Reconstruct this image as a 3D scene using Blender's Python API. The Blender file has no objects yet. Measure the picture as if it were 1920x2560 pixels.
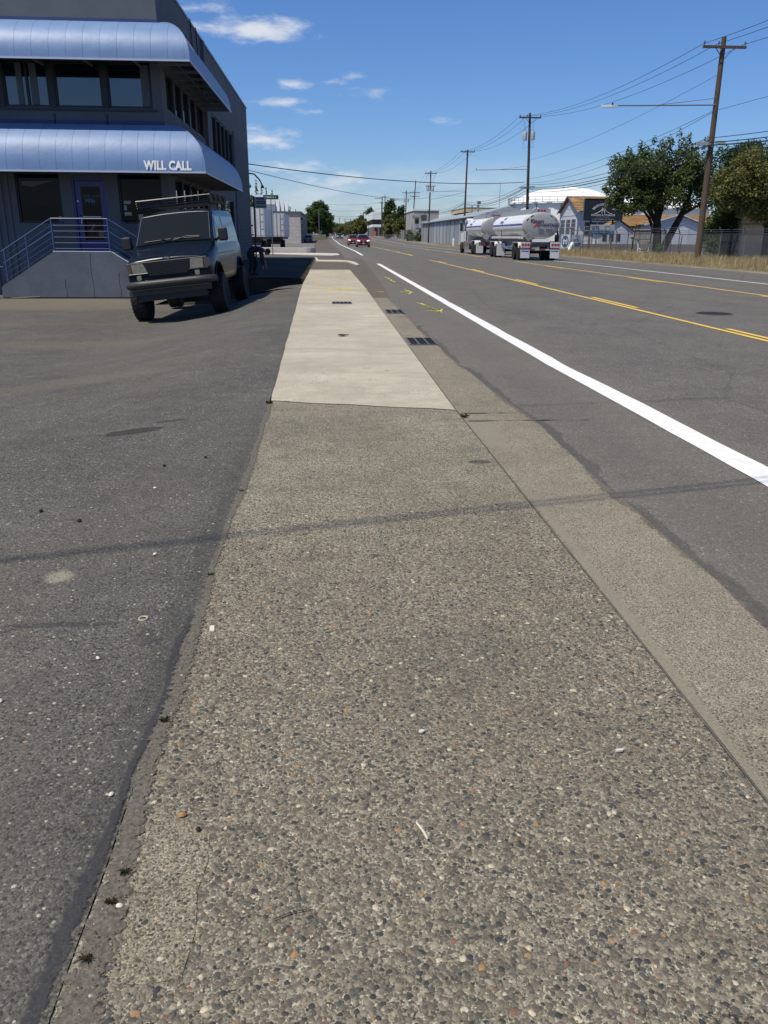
import bpy, bmesh, math, random
import numpy as np
from mathutils import Matrix, Vector, Euler
random.seed(7)
RNG = np.random.default_rng(11)
R = math.radians
SC = bpy.context.scene
COL = SC.collection

# ------------------------------------------------------------------ camera
cam = bpy.data.cameras.new('camera')
cam.sensor_fit = 'VERTICAL'; cam.sensor_height = 36.0; cam.sensor_width = 27.0
cam.lens = 2000 / 2560 * 36.0
cam.clip_start = 0.05; cam.clip_end = 9000
camo = bpy.data.objects.new('camera', cam); COL.objects.link(camo)
camo.matrix_world = Matrix.Translation((0, 0, 1.45)) @ (Matrix.Rotation(R(-3.763), 4, 'Z') @ Matrix.Rotation(R(90 - 19.013), 4, 'X') @ Matrix.Rotation(0.006, 4, 'Z'))
SC.camera = camo

# ------------------------------------------------------------------ light
SUNV = Vector((0.45, 0.31, -1.0)).normalized()          # direction the light travels
sun = bpy.data.lights.new('sun', 'SUN'); sun.energy = 4.8; sun.angle = R(0.53); sun.color = (1.0, 0.925, 0.79)
suno = bpy.data.objects.new('sun', sun); COL.objects.link(suno)
suno.rotation_euler = SUNV.to_track_quat('-Z', 'Y').to_euler(); suno.location = (-40, -30, 90)
SC.view_settings.view_transform = 'Standard'; SC.view_settings.look = 'None'
SC.view_settings.exposure = 0.0; SC.view_settings.gamma = 1.0; SC.view_settings.use_curve_mapping = False

class NT:
    """small wrapper for building node trees"""
    def __init__(s, tree): s.t = tree; s.n = tree.nodes; s.l = tree.links
    def new(s, typ, **kw):
        nd = s.n.new(typ)
        for k, v in kw.items(): setattr(nd, k, v)
        return nd
    def put(s, sock, v):
        if v is None: return
        if isinstance(v, bpy.types.NodeSocket): s.l.new(v, sock)
        elif isinstance(v, (tuple, list)) and sock.type == 'RGBA' and len(v) == 3: sock.default_value = (*v, 1)
        else: sock.default_value = v
    def m(s, op, a, b=None, c=None, clamp=False):
        nd = s.new('ShaderNodeMath', operation=op, use_clamp=clamp)
        s.put(nd.inputs[0], a); s.put(nd.inputs[1], b)
        if c is not None: s.put(nd.inputs[2], c)
        return nd.outputs[0]
    def mix(s, f, a, b, typ='MIX'):
        nd = s.new('ShaderNodeMix', data_type='RGBA', blend_type=typ)
        s.put(nd.inputs[0], f); s.put(nd.inputs[6], a); s.put(nd.inputs[7], b)
        return nd.outputs[2]
    def ramp(s, f, stops, interp='LINEAR'):
        nd = s.new('ShaderNodeValToRGB'); cr = nd.color_ramp; cr.interpolation = interp
        while len(cr.elements) < len(stops): cr.elements.new(0.5)
        for e, (p, c) in zip(cr.elements, stops):
            e.position = p; e.color = (*c, 1) if not isinstance(c, (int, float)) else (c, c, c, 1)
        s.put(nd.inputs[0], f)
        return nd.outputs[0]
    def noise(s, vec, scale, detail=4, rough=0.55, out=0, dist=0.0):
        nd = s.new('ShaderNodeTexNoise'); s.put(nd.inputs['Vector'], vec)
        nd.inputs['Scale'].default_value = scale; nd.inputs['Detail'].default_value = detail; nd.inputs['Roughness'].default_value = rough
        nd.inputs['Distortion'].default_value = dist
        return nd.outputs[out]
    def voro(s, vec, scale, feature='F1', out=0, rand=1.0):
        nd = s.new('ShaderNodeTexVoronoi', feature=feature); s.put(nd.inputs['Vector'], vec)
        nd.inputs['Scale'].default_value = scale; nd.inputs['Randomness'].default_value = rand
        return nd.outputs[out]
    def mapr(s, v, a, b, c=0.0, d=1.0, smooth=False):
        nd = s.new('ShaderNodeMapRange'); s.put(nd.inputs[0], v)
        if smooth: nd.interpolation_type = 'SMOOTHSTEP'
        for i, x in enumerate((a, b, c, d)): nd.inputs[i + 1].default_value = x
        return nd.outputs[0]
    def coord(s, which='Object'):
        return s.new('ShaderNodeTexCoord').outputs[which]
    def pos(s):
        return s.new('ShaderNodeNewGeometry').outputs['Position']
    def scale(s, vec, sc):
        nd = s.new('ShaderNodeVectorMath', operation='MULTIPLY'); s.put(nd.inputs[0], vec); nd.inputs[1].default_value = sc
        return nd.outputs[0]
    def xyz(s, vec):
        nd = s.new('ShaderNodeSeparateXYZ'); s.put(nd.inputs[0], vec); return nd.outputs
    def comb(s, x, y, z):
        nd = s.new('ShaderNodeCombineXYZ'); s.put(nd.inputs[0], x); s.put(nd.inputs[1], y); s.put(nd.inputs[2], z); return nd.outputs[0]
    def bump(s, h, strength=0.3, dist=0.01):
        nd = s.new('ShaderNodeBump'); s.put(nd.inputs['Height'], h); nd.inputs['Strength'].default_value = strength; nd.inputs['Distance'].default_value = dist
        return nd.outputs[0]

# ------------------------------------------------------------------ sky with its clouds
world = bpy.data.worlds.new('World'); SC.world = world; world.use_nodes = True
w = NT(world.node_tree)
for nd in list(w.n): w.n.remove(nd)
sky = w.new('ShaderNodeTexSky', sky_type='NISHITA', sun_disc=False)
sky.sun_elevation = math.asin(-SUNV.z); sky.sun_rotation = math.atan2(-SUNV.x, -SUNV.y) % (2 * math.pi)
sky.altitude = 30; sky.air_density = 1.0; sky.dust_density = 0.5; sky.ozone_density = 3.0
d = w.coord('Generated'); dx, dy, dz = w.xyz(d)
az = w.m('MULTIPLY', w.m('ARCTAN2', dx, dy), 57.2958)
el = w.m('MULTIPLY', w.m('ARCSINE', dz), 57.2958)
nvec = w.comb(w.m('MULTIPLY', az, 0.55), w.m('MULTIPLY', el, 1.5), 0.0)
n1 = w.noise(nvec, 1.0, 9, 0.62, dist=0.25)
n2 = w.noise(w.comb(w.m('MULTIPLY', az, 0.18), w.m('MULTIPLY', el, 0.6), 3.0), 1.0, 7, 0.6)
blobs = [(-4.15, 11.85, 3.2, 0.80, 1.45), (-7.2, 12.0, 1.8, .35, .75), (-7.7, 12.9, 1.9, .35, .55), (-2.19, 9.05, 1.1, .36, .75), (-3.19, 7.98, 2.0, .32, .85),
         (-1.16, 7.5, 1.2, .26, .6), (2.83, 8.57, 1.5, .42, .5), (1.81, 9.56, .9, .26, .6), (.15, 9.21, .8, .22, .5), (-4.2, 5.75, 2.1, .65, 1.1),
         (-4.78, 6.5, .9, .24, .65), (-2.36, 6.16, .6, .28, .65), (7.5, 6.98, 1.0, .22, .4), (.72, 3.45, 3.3, .75, .95), (-2.4, 4.2, 2.4, .5, .85),
         (40, 9, 5, 1.2, 1), (-48, 11, 7, 1.5, 1), (75, 8, 8, 1.8, 1), (130, 14, 9, 2.5, 1), (178, 12, 7, 2.2, 1.1), (190, 20, 8, 2.5, 1), (-150, 10, 8, 2, 1), (-100, 13, 9, 2, 1), (100, 25, 9, 3, .9), (152, 7, 9, 1.5, 1), (-172, 6, 5, 1.3, 1.1)]
acc = None
for (a, e, sa, se, st) in blobs:
    u = w.m('DIVIDE', w.m('SUBTRACT', az, a), sa); v = w.m('DIVIDE', w.m('SUBTRACT', el, e), se)
    v = w.m('MULTIPLY', v, w.m('ADD', 1.0, w.m('MULTIPLY', w.m('LESS_THAN', v, 0.0), 0.35)))     # flatter base
    q = w.m('SQRT', w.m('ADD', w.m('MULTIPLY', u, u), w.m('MULTIPLY', v, v)))
    val = w.m('MULTIPLY', w.m('SUBTRACT', 1.0, w.m('MULTIPLY', q, 0.8)), st)
    acc = val if acc is None else w.m('MAXIMUM', acc, val)
acc = w.m('MAXIMUM', acc, -0.8)
dens = w.mapr(w.m('ADD', acc, w.m('MULTIPLY', w.m('SUBTRACT', n1, 0.5), 2.3)), 0.0, 1.35, 0, 0.9, True)
band = w.m('MULTIPLY', w.mapr(el, 5.6, 1.5, 0, 1, True), w.mapr(n2, 0.36, 0.72, 0.12, 0.8, True))
dens = w.m('MAXIMUM', dens, w.m('MULTIPLY', band, 0.8))
up = w.mapr(el, -0.5, 0.3, 0, 1)
hsv = w.new('ShaderNodeHueSaturation'); hsv.inputs['Saturation'].default_value = 1.12; hsv.inputs['Value'].default_value = 1.0
w.put(hsv.inputs['Color'], sky.outputs[0])
air = w.mix(1.0, hsv.outputs[0], (0.80, 1.0, 1.36), 'MULTIPLY')
skyc = w.mix(w.m('MULTIPLY', dens, up), air, (8.6, 9.0, 9.6))
bg = w.new('ShaderNodeBackground'); w.put(bg.inputs['Color'], skyc); bg.inputs['Strength'].default_value = 0.088
wo = w.new('ShaderNodeOutputWorld'); w.l.new(bg.outputs[0], wo.inputs[0])

# ------------------------------------------------------------------ object helpers
def link(o, parent=None):
    COL.objects.link(o)
    if parent is not None: o.parent = parent
    return o
def thing(name, label, cat, loc=(0, 0, 0), group=None, rotz=0.0):
    o = bpy.data.objects.new(name, None); link(o)
    o.location = loc; o.rotation_euler = (0, 0, rotz); o.empty_display_size = 0.3
    o['label'] = label; o['category'] = cat
    if group: o['group'] = group
    return o
def tag(o, label, cat, group=None):
    o['label'] = label; o['category'] = cat
    if group: o['group'] = group
    return o
def copy_tree(o, parent=None):
    c = o.copy(); link(c)
    if parent is not None:
        c.parent = parent; c.matrix_parent_inverse = o.matrix_parent_inverse
    for ch in list(o.children): copy_tree(ch, c)
    return c

class MB:
    """collects shapes for ONE mesh object"""
    def __init__(s): s.v = []; s.f = []; s.mi = []; s.cur = 0
    def add(s, vs, fs):
        b = len(s.v); s.v += [tuple(p) for p in vs]
        for f in fs: s.f.append(tuple(i + b for i in f)); s.mi.append(s.cur)
        return s
    def bx(s, x0, x1, y0, y1, z0, z1):
        return s.add([(x0, y0, z0), (x1, y0, z0), (x1, y1, z0), (x0, y1, z0), (x0, y0, z1), (x1, y0, z1), (x1, y1, z1), (x0, y1, z1)],
                     [(0, 3, 2, 1), (4, 5, 6, 7), (0, 1, 5, 4), (1, 2, 6, 5), (2, 3, 7, 6), (3, 0, 4, 7)])
    def bar(s, a, b, w, h):
        """box of section w (sideways) x h (up) running from a to b"""
        a, b = Vector(a), Vector(b); t = (b - a).normalized(); up = Vector((0, 0, 1))
        if abs(t.z) > 0.95: up = Vector((0, 1, 0))
        sd = t.cross(up).normalized(); u2 = sd.cross(t).normalized(); vs = []
        for p in (a, b):
            for i, j in ((-1, -1), (1, -1), (1, 1), (-1, 1)): vs.append(p + sd * (w / 2 * i) + u2 * (h / 2 * j))
        return s.add(vs, [(0, 1, 2, 3), (7, 6, 5, 4), (0, 4, 5, 1), (1, 5, 6, 2), (2, 6, 7, 3), (3, 7, 4, 0)])
    def tube(s, pts, r, n=6, caps=True):
        pts = [Vector(p) for p in pts]; rs = r if isinstance(r, (list, tuple)) else [r] * len(pts); vs = []; fs = []
        for i, p in enumerate(pts):
            t = (pts[min(i + 1, len(pts) - 1)] - pts[max(i - 1, 0)]).normalized()
            ref = Vector((0, 0, 1)) if abs(t.z) < 0.9 else Vector((1, 0, 0))
            a = t.cross(ref).normalized(); b = t.cross(a).normalized()
            for k in range(n):
                g = 2 * math.pi * k / n; vs.append(p + (a * math.cos(g) + b * math.sin(g)) * rs[i])
        for i in range(len(pts) - 1):
            for k in range(n):
                fs.append((i * n + k, i * n + (k + 1) % n, (i + 1) * n + (k + 1) % n, (i + 1) * n + k))
        if caps: fs.append(tuple(range(n))[::-1]); fs.append(tuple(range((len(pts) - 1) * n, len(pts) * n)))
        return s.add(vs, fs)
    def lathe(s, prof, c, axis='z', n=20, sx=1.0, sz=1.0):
        """prof = [(radius, height)...] turned about the axis through c"""
        vs = []; fs = []
        for (r, h) in prof:
            for k in range(n):
                g = 2 * math.pi * k / n; a, b = r * math.cos(g) * sx, r * math.sin(g) * sz
                p = {'z': (a, b, h), 'x': (h, a, b), 'y': (a, h, b)}[axis]
                vs.append((p[0] + c[0], p[1] + c[1], p[2] + c[2]))
        m = len(prof)
        for i in range(m - 1):
            for k in range(n):
                fs.append((i * n + k, i * n + (k + 1) % n, (i + 1) * n + (k + 1) % n, (i + 1) * n + k))
        fs.append(tuple(range(n))[::-1]); fs.append(tuple(range((m - 1) * n, m * n)))
        return s.add(vs, fs)
    def prism(s, poly, z0, z1):
        n = len(poly); vs = [(x, y, z0) for x, y in poly] + [(x, y, z1) for x, y in poly]
        return s.add(vs, [tuple(range(n))[::-1], tuple(range(n, 2 * n))] + [(i, (i + 1) % n, n + (i + 1) % n, n + i) for i in range(n)])
    def prism_x(s, poly, x0, x1):
        """poly in (y,z) extruded along x"""
        n = len(poly); vs = [(x0, y, z) for y, z in poly] + [(x1, y, z) for y, z in poly]
        return s.add(vs, [tuple(range(n)), tuple(range(n, 2 * n))[::-1]] + [(i, n + i, n + (i + 1) % n, (i + 1) % n) for i in range(n)])
    def prism_y(s, poly, y0, y1):
        n = len(poly); vs = [(x, y0, z) for x, z in poly] + [(x, y1, z) for x, z in poly]
        return s.add(vs, [tuple(range(n))[::-1], tuple(range(n, 2 * n))] + [(i, (i + 1) % n, n + (i + 1) % n, n + i) for i in range(n)])
    def grid(s, rows):
        """rows of points, same length"""
        m = len(rows[0]); vs = [p for r in rows for p in r]
        fs = [(i * m + k, i * m + k + 1, (i + 1) * m + k + 1, (i + 1) * m + k) for i in range(len(rows) - 1) for k in range(m - 1)]
        return s.add(vs, fs)
    def build(s, name, mat, parent=None, smooth=None, origin=None):
        me = bpy.data.meshes.new(name)
        vs = s.v
        if origin is not None: vs = [(x - origin[0], y - origin[1], z - origin[2]) for x, y, z in vs]
        me.from_pydata(vs, [], s.f); me.update()
        mats = mat if isinstance(mat, (list, tuple)) else [mat]
        for mm in mats: me.materials.append(mm)
        if len(mats) > 1: me.polygons.foreach_set('material_index', s.mi)
        bm = bmesh.new(); bm.from_mesh(me); bmesh.ops.recalc_face_normals(bm, faces=bm.faces); bm.to_mesh(me); bm.free()
        if smooth is not None:
            me.polygons.foreach_set('use_smooth', [True] * len(me.polygons)); me.set_sharp_from_angle(angle=R(smooth))
        o = bpy.data.objects.new(name, me); link(o, parent)
        if origin is not None and parent is None: o.location = origin
        elif parent is not None and origin is None:
            o.location = -parent.location if parent.parent is None else (0, 0, 0)   # geometry written in world coordinates
        return o
def wpart(mb, name, mat, parent, smooth=None):
    """part whose geometry is in world coordinates, under a thing that is not rotated"""
    return mb.build(name, mat, parent, smooth)
def lpart(mb, name, mat, parent, smooth=None):
    """part whose geometry is in the parent's own coordinates"""
    return mb.build(name, mat, parent, smooth, origin=(0, 0, 0))
def structure(mb, name, mat, smooth=None):
    o = mb.build(name, mat, None, smooth); o['kind'] = 'structure'; return o
def np_mesh(name, verts, faces, mat, parent=None, smooth=False):
    me = bpy.data.meshes.new(name); nv = len(verts); nf, k = faces.shape
    me.vertices.add(nv); me.vertices.foreach_set('co', np.asarray(verts, np.float32).ravel())
    me.loops.add(nf * k); me.loops.foreach_set('vertex_index', np.asarray(faces, np.int32).ravel())
    me.polygons.add(nf); me.polygons.foreach_set('loop_start', np.arange(0, nf * k, k, dtype=np.int32))
    me.polygons.foreach_set('use_smooth', np.full(nf, smooth))
    me.update(calc_edges=True); me.validate(); me.materials.append(mat)
    o = bpy.data.objects.new(name, me); link(o, parent); return o
def text_mesh(s, size, bold=0.0, align='CENTER', extrude=0.004, shear=0.0, space=1.0, res=3):
    cu = bpy.data.curves.new('lettering', 'FONT'); cu.body = s; cu.size = size; cu.offset = bold; cu.align_x = align
    cu.extrude = extrude; cu.resolution_u = res; cu.shear = shear; cu.space_character = space
    o = bpy.data.objects.new('lettering', cu); COL.objects.link(o)
    dg = bpy.context.evaluated_depsgraph_get(); me = bpy.data.meshes.new_from_object(o.evaluated_get(dg))
    bpy.data.objects.remove(o); return me
def put_text(me, name, mat, parent, fn, world_coords=True):
    for v in me.vertices: v.co = fn(v.co.x, v.co.y, v.co.z)
    me.update(); me.materials.clear(); me.materials.append(mat)
    o = bpy.data.objects.new(name, me); link(o, parent)
    if world_coords and parent is not None: o.location = -parent.location if parent.parent is None else (0, 0, 0)
    return o

# ------------------------------------------------------------------ materials
MATS = {}
def mat(name, base=(.5, .5, .5), rough=0.6, metal=0.0, var=0.0, vscale=3.0, bump=0.0, bscale=60.0, spec=0.5, coat=0.0, ior=1.45, dirt=None):
    if name in MATS: return MATS[name]
    m = bpy.data.materials.new(name); m.use_nodes = True; t = NT(m.node_tree); b = t.n['Principled BSDF']
    b.inputs['Roughness'].default_value = rough; b.inputs['Metallic'].default_value = metal; b.inputs['IOR'].default_value = ior
    b.inputs['Specular IOR Level'].default_value = spec; b.inputs['Coat Weight'].default_value = coat; b.inputs['Coat Roughness'].default_value = 0.04
    col = base
    if var or dirt:
        c = t.pos(); n = t.noise(c, vscale, 6, 0.6)
        k = t.mapr(n, 0.25, 0.75, 1 - var, 1 + var)
        col = t.mix(1.0, base, t.comb(k, k, k), 'MULTIPLY')
        if dirt: col = t.mix(t.mapr(t.noise(c, vscale * 0.45, 7, 0.65), 0.48, 0.72, 0, dirt[1]), col, dirt[0])
    t.put(b.inputs['Base Color'], col)
    if bump: t.put(b.inputs['Normal'], t.bump(t.noise(t.pos(), bscale, 4), bump, 0.02))
    MATS[name] = m; return m
# ================================================================== ground
def sm(a, b, x):
    t = min(1, max(0, (x - a) / (b - a))); return t * t * (3 - 2 * t)
def zr(Y):                                    # the road climbs a little far ahead
    return 0.0 if Y < 150 else min(0.0075 * (Y - 150), 1.42)
def cx(Y):                                    # and drifts slightly to the left
    return -min(0.0115 * max(0, Y - 85), 1.85)
def lotz(X, Y):                               # the car park falls away from the pavement
    a = max(0.0, -X - 0.8)
    return -0.5 * sm(0, 3.3, a) * sm(2.5, 16, Y)
def aggregate(name, scale, stops, cement, big, tint, stone=0.75, bump=0.6, patch=None, fine=0.5, gain=None):
    """stones showing in worn concrete or asphalt: cells of several stone colours in a binder"""
    m = bpy.data.materials.new(name); m.use_nodes = True; t = NT(m.node_tree); b = t.n['Principled BSDF']
    p = t.pos()
    wp = t.new('ShaderNodeVectorMath', operation='ADD'); t.put(wp.inputs[0], p)
    nz = t.new('ShaderNodeTexNoise'); t.put(nz.inputs['Vector'], p); nz.inputs['Scale'].default_value = scale * 0.9; nz.inputs['Detail'].default_value = 1
    t.put(wp.inputs[1], t.scale(nz.outputs[1], (0.006, 0.006, 0.0)))
    vp = wp.outputs[0]
    cellc = t.voro(vp, scale, out=1); cell = t.xyz(cellc)[0]; size = t.xyz(cellc)[1]
    dist = t.voro(vp, scale, out=0)
    mask = t.m('LESS_THAN', dist, t.m('ADD', 0.26, t.m('MULTIPLY', size, stone * 0.50)))
    stonec = t.ramp(cell, stops, 'CONSTANT')
    f2 = t.voro(p, scale * 2.3, out=1); fr = t.xyz(f2)[1]
    cem = t.mix(fine, cement, t.ramp(fr, [(0, tuple(c * .35 for c in cement)), (.45, cement), (.8, tuple(c * 1.35 for c in cement)), (1, tuple(c * 2.0 for c in cement))]))
    col = t.mix(mask, cem, stonec)
    n1 = t.noise(p, 0.9, 6, 0.6); n2 = t.noise(p, 5.5, 5, 0.6)
    k = t.m('MULTIPLY', t.mapr(n1, 0.3, 0.7, 1 - big, 1 + big), t.mapr(n2, 0.3, 0.7, 1 - big * .8, 1 + big * .8))
    col = t.mix(1.0, col, t.comb(k, k, k), 'MULTIPLY')
    if tint: col = t.mix(t.mapr(t.noise(t.scale(p, (1, .45, 1)), 0.55, 5, .6), 0.42, 0.66, 0, tint[1]), col, tint[0])
    if patch: col = patch(t, p, col)
    if gain: col = t.mix(1.0, col, gain, 'MULTIPLY')
    t.put(b.inputs['Base Color'], col); b.inputs['Roughness'].default_value = 0.85; b.inputs['Specular IOR Level'].default_value = 0.28
    h = t.m('ADD', t.m('MULTIPLY', mask, t.m('SUBTRACT', 0.7, dist)), t.m('MULTIPLY', t.noise(p, scale * 2, 3), 0.5))
    t.put(b.inputs['Normal'], t.bump(h, bump, 0.006))
    return m
def blob(t, p, x, y, sx, sy, rot=0.0, soft=0.35, nsc=6.0, namt=0.6):
    """0..1 mask of a ragged stain of its own shape"""
    px, py, _ = t.xyz(p); c, s = math.cos(rot), math.sin(rot)
    ux = t.m('SUBTRACT', px, x); uy = t.m('SUBTRACT', py, y)
    a = t.m('DIVIDE', t.m('ADD', t.m('MULTIPLY', ux, c), t.m('MULTIPLY', uy, s)), sx)
    bb = t.m('DIVIDE', t.m('SUBTRACT', t.m('MULTIPLY', uy, c), t.m('MULTIPLY', ux, s)), sy)
    q = t.m('SQRT', t.m('ADD', t.m('MULTIPLY', a, a), t.m('MULTIPLY', bb, bb)))
    q = t.m('ADD', q, t.m('MULTIPLY', t.m('SUBTRACT', t.noise(p, nsc, 6, 0.65), 0.5), namt * 2))
    return t.mapr(q, 1.0, 1.0 - soft, 0, 1, True)
STONES = [(p_, (c_[0] * 1.04, c_[1] * 1.0, c_[2] * .90)) for p_, c_ in [(0, (.040, .043, .046)), (.08, (.105, .097, .084)), (.24, (.145, .130, .110)), (.40, (.075, .074, .070)), (.52, (.165, .148, .122)), (.66, (.115, .100, .086)), (.78, (.20, .18, .148)), (.90, (.26, .235, .19)), (.966, (.28, .17, .085)), (.977, (.19, .10, .07)), (.983, (.44, .40, .31))]]
def walk_patch(t, p, col):
    col = t.mix(t.m('MULTIPLY', blob(t, p, .99, 5.2, .09, .05, 0, .2, 9, .35), .7), col, (.035, .033, .03))
    col = t.mix(t.m('MULTIPLY', blob(t, p, .19, 3.55, .03, .025, 0, .3, 30, .4), .8), col, (.03, .028, .027))
    col = t.mix(t.m('MULTIPLY', blob(t, p, .76, 1.1, .045, .03, 0, .3, 30, .35), .85), col, (.02, .02, .02))
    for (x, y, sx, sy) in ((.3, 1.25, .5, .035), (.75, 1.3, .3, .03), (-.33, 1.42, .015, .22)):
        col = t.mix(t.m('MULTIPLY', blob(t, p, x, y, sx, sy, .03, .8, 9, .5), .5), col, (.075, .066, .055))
    return t.mix(t.m('MULTIPLY', blob(t, p, .45, 2.5, .5, .4, .3, .9, 3, .6), .3), col, (.065, .062, .058))
M_WALK = aggregate('exposed_aggregate_concrete', 92, STONES, (.235, .212, .172), .19, ((.16, .135, .10), .35), .8, .8, walk_patch, 1.0, (.97, .98, .90))
M_GUT = aggregate('gutter_concrete', 115, STONES, (.245, .212, .168), .14, ((.215, .19, .152), .45), .62, .5,
                  lambda t, p, c: t.mix(t.m('MULTIPLY', blob(t, p, 1.2, 6.1, .13, .75, 0, .5, 4, .5), .75),
                                        t.mix(t.m('MULTIPLY', blob(t, p, 1.17, 2.9, .045, 2.1, 0, .5, 5, .35), .75), c, (.24, .212, .17)), (.235, .212, .172)), .8, (.93, .94, .87))
ASP = [(0, (.036, .036, .035)), (.25, (.075, .073, .068)), (.5, (.115, .110, .10)), (.74, (.16, .152, .136)), (.9, (.23, .215, .185)), (.982, (.46, .43, .36))]
def lot_patch(t, p, col):
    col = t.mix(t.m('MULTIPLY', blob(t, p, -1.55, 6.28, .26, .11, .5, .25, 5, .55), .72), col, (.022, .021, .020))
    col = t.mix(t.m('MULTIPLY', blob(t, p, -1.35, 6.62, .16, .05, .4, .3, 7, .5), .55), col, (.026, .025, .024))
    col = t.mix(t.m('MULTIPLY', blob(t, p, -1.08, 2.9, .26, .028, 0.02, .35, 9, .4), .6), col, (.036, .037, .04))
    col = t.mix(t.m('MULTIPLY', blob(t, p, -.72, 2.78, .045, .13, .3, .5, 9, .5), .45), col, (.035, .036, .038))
    col = t.mix(t.m('MULTIPLY', blob(t, p, -1.233, 3.385, .085, .085, 0, .6, 14, .4), .75), col, (.32, .285, .225))
    for (x, y, sx, sy, r_) in ((-5, 15.5, 3.2, .9, .1), (-3.2, 9.5, 2.0, .7, .5), (-8, 19, 2.5, 1.2, 0), (-2.2, 11, .8, .3, .3)):
        col = t.mix(t.m('MULTIPLY', blob(t, p, x, y, sx, sy, r_, .8, .8, .8), .35), col, (.17, .145, .11))
    col = t.mix(t.m('MULTIPLY', blob(t, p, -8, 25.5, 4.5, 3.6, 0, .6, .7, .5), .55), col, (.20, .17, .13))
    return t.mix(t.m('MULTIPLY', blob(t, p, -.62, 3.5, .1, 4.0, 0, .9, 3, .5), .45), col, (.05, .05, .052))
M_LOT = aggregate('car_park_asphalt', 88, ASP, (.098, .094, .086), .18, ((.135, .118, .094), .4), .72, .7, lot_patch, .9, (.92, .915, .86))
def road_patch(t, p, col):
    px, py, _ = t.xyz(p)
    col = t.mix(t.m('MULTIPLY', t.mapr(px, 3.3, 2.75, 0, 1, True), .38), col, (.165, .15, .13))
    lanes = t.m('ABSOLUTE', t.m('SINE', t.m('MULTIPLY', t.m('SUBTRACT', px, 3.0), 1.85)))
    col = t.mix(t.m('MULTIPLY', t.mapr(t.m('MULTIPLY', lanes, t.mapr(t.noise(t.scale(p, (1, .05, 1)), .8, 4), .3, .7, .4, 1)), .55, 1, 0, 1), .22), col, (.06, .058, .056))
    crack = t.voro(t.scale(p, (.22, .1, 1)), 1.0, 'DISTANCE_TO_EDGE')
    wob = t.m('ADD', crack, t.m('MULTIPLY', t.m('SUBTRACT', t.noise(p, 3.0, 5), .5), .03))
    return t.mix(t.m('MULTIPLY', t.mapr(wob, .006, .001, 0, 1), .28), col, (.035, .034, .033))
ROADST = [(0, (.045, .045, .044)), (.25, (.10, .097, .09)), (.5, (.15, .143, .13)), (.75, (.205, .194, .172)), (.9, (.28, .265, .23)), (.978, (.48, .45, .39))]
M_ROAD = aggregate('road_asphalt', 85, ROADST, (.118, .113, .104), .15, ((.15, .137, .116), .3), .7, .7, road_patch, .9, (.96, .945, .885))
def conc_patch(t, p, col):
    px, py, _ = t.xyz(p)
    col = t.mix(t.m('MULTIPLY', t.mapr(t.noise(t.scale(p, (.55, 1.5, 1)), 1.5, 8, .66), .42, .70, 0, 1), .6), col, (.30, .265, .205))
    sp = t.m('LESS_THAN', t.voro(p, 42, out=0), .27); n = t.mapr(t.noise(p, 2.5, 4), .5, .65, 0, 1)
    near = t.mapr(py, 10.2, 8.0, 0, 1, True)
    col = t.mix(t.m('MULTIPLY', t.m('MULTIPLY', sp, n), t.m('ADD', .15, near)), col, (.10, .09, .075))
    for (x, y, sx, sy) in ((.4, 9.3, .06, .02), (.62, 9.1, .03, .02), (-.1, 9.0, .02, .02), (.5, 10.4, .025, .02)):
        col = t.mix(t.m('MULTIPLY', blob(t, p, x, y, sx, sy, 0, .3, 20, .3), .7), col, (.06, .055, .05))
    return col
M_CONC = aggregate('pale_brushed_concrete', 160, [(0, (.40, .36, .29)), (.5, (.46, .415, .335)), (.8, (.37, .33, .265))], (.44, .40, .322), .12, ((.34, .30, .235), .6), .55, .25, conc_patch, .5, (.98, .975, .925))
M_FARWALK = aggregate('far_pavement_asphalt', 60, ROADST, (.12, .108, .095), .12, ((.15, .13, .105), .5), .6, .3, None, .5, (.88, .83, .72))
M_YARD = mat('bare_yard', (.20, .175, .135), .95, var=.3, vscale=.35, dirt=((.11, .10, .05), .6))
M_DIRT = mat('brown_dirt', (.115, .09, .065), .95, var=.35, vscale=30, bump=.5, bscale=220)
M_SOIL = mat('dark_soil', (.030, .024, .018), .95, var=.35, vscale=2.5, bump=.9, bscale=30, dirt=((.022, .027, .012), .6))
M_WHITE = mat('road_paint_white', (.78, .77, .73), .6, var=.10, vscale=22, bump=.15, bscale=120, dirt=((.50, .48, .43), .45))
M_YEL = mat('road_paint_yellow', (.74, .50, .075), .6, var=.14, vscale=14, bump=.15, bscale=120)
M_SPRAY = mat('spray_paint_yellow', (.70, .66, .07), .8, var=.2, vscale=30)
t = NT(M_SPRAY.node_tree); t.put(t.n['Principled BSDF'].inputs['Alpha'], t.mapr(t.noise(t.pos(), 45, 6, .7), .36, .50, .35, 1.0))
M_CURB = mat('curb_concrete', (.50, .47, .41), .8, var=.1, vscale=3, bump=.2, bscale=60)
M_JOINT = mat('joint_dirt', (.105, .094, .076), .95, var=.3, vscale=25)

def ys_list(a, b, near=.25):
    out = [a]; 
    while out[-1] < b: out.append(min(b, out[-1] + max(near, out[-1] * .06)))
    return out
def strip(xl, xr, y0, y1, z, near=.5, nx=1, follow=True):
    mb = MB(); rows = []
    for y in ys_list(y0, y1, near):
        l = xl(y) if callable(xl) else xl; r_ = xr(y) if callable(xr) else xr
        o = cx(y) if follow else 0
        rows.append([(l + o + (r_ - l) * k / nx, y, z + zr(y)) for k in range(nx + 1)])
    return mb.grid(rows)
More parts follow.
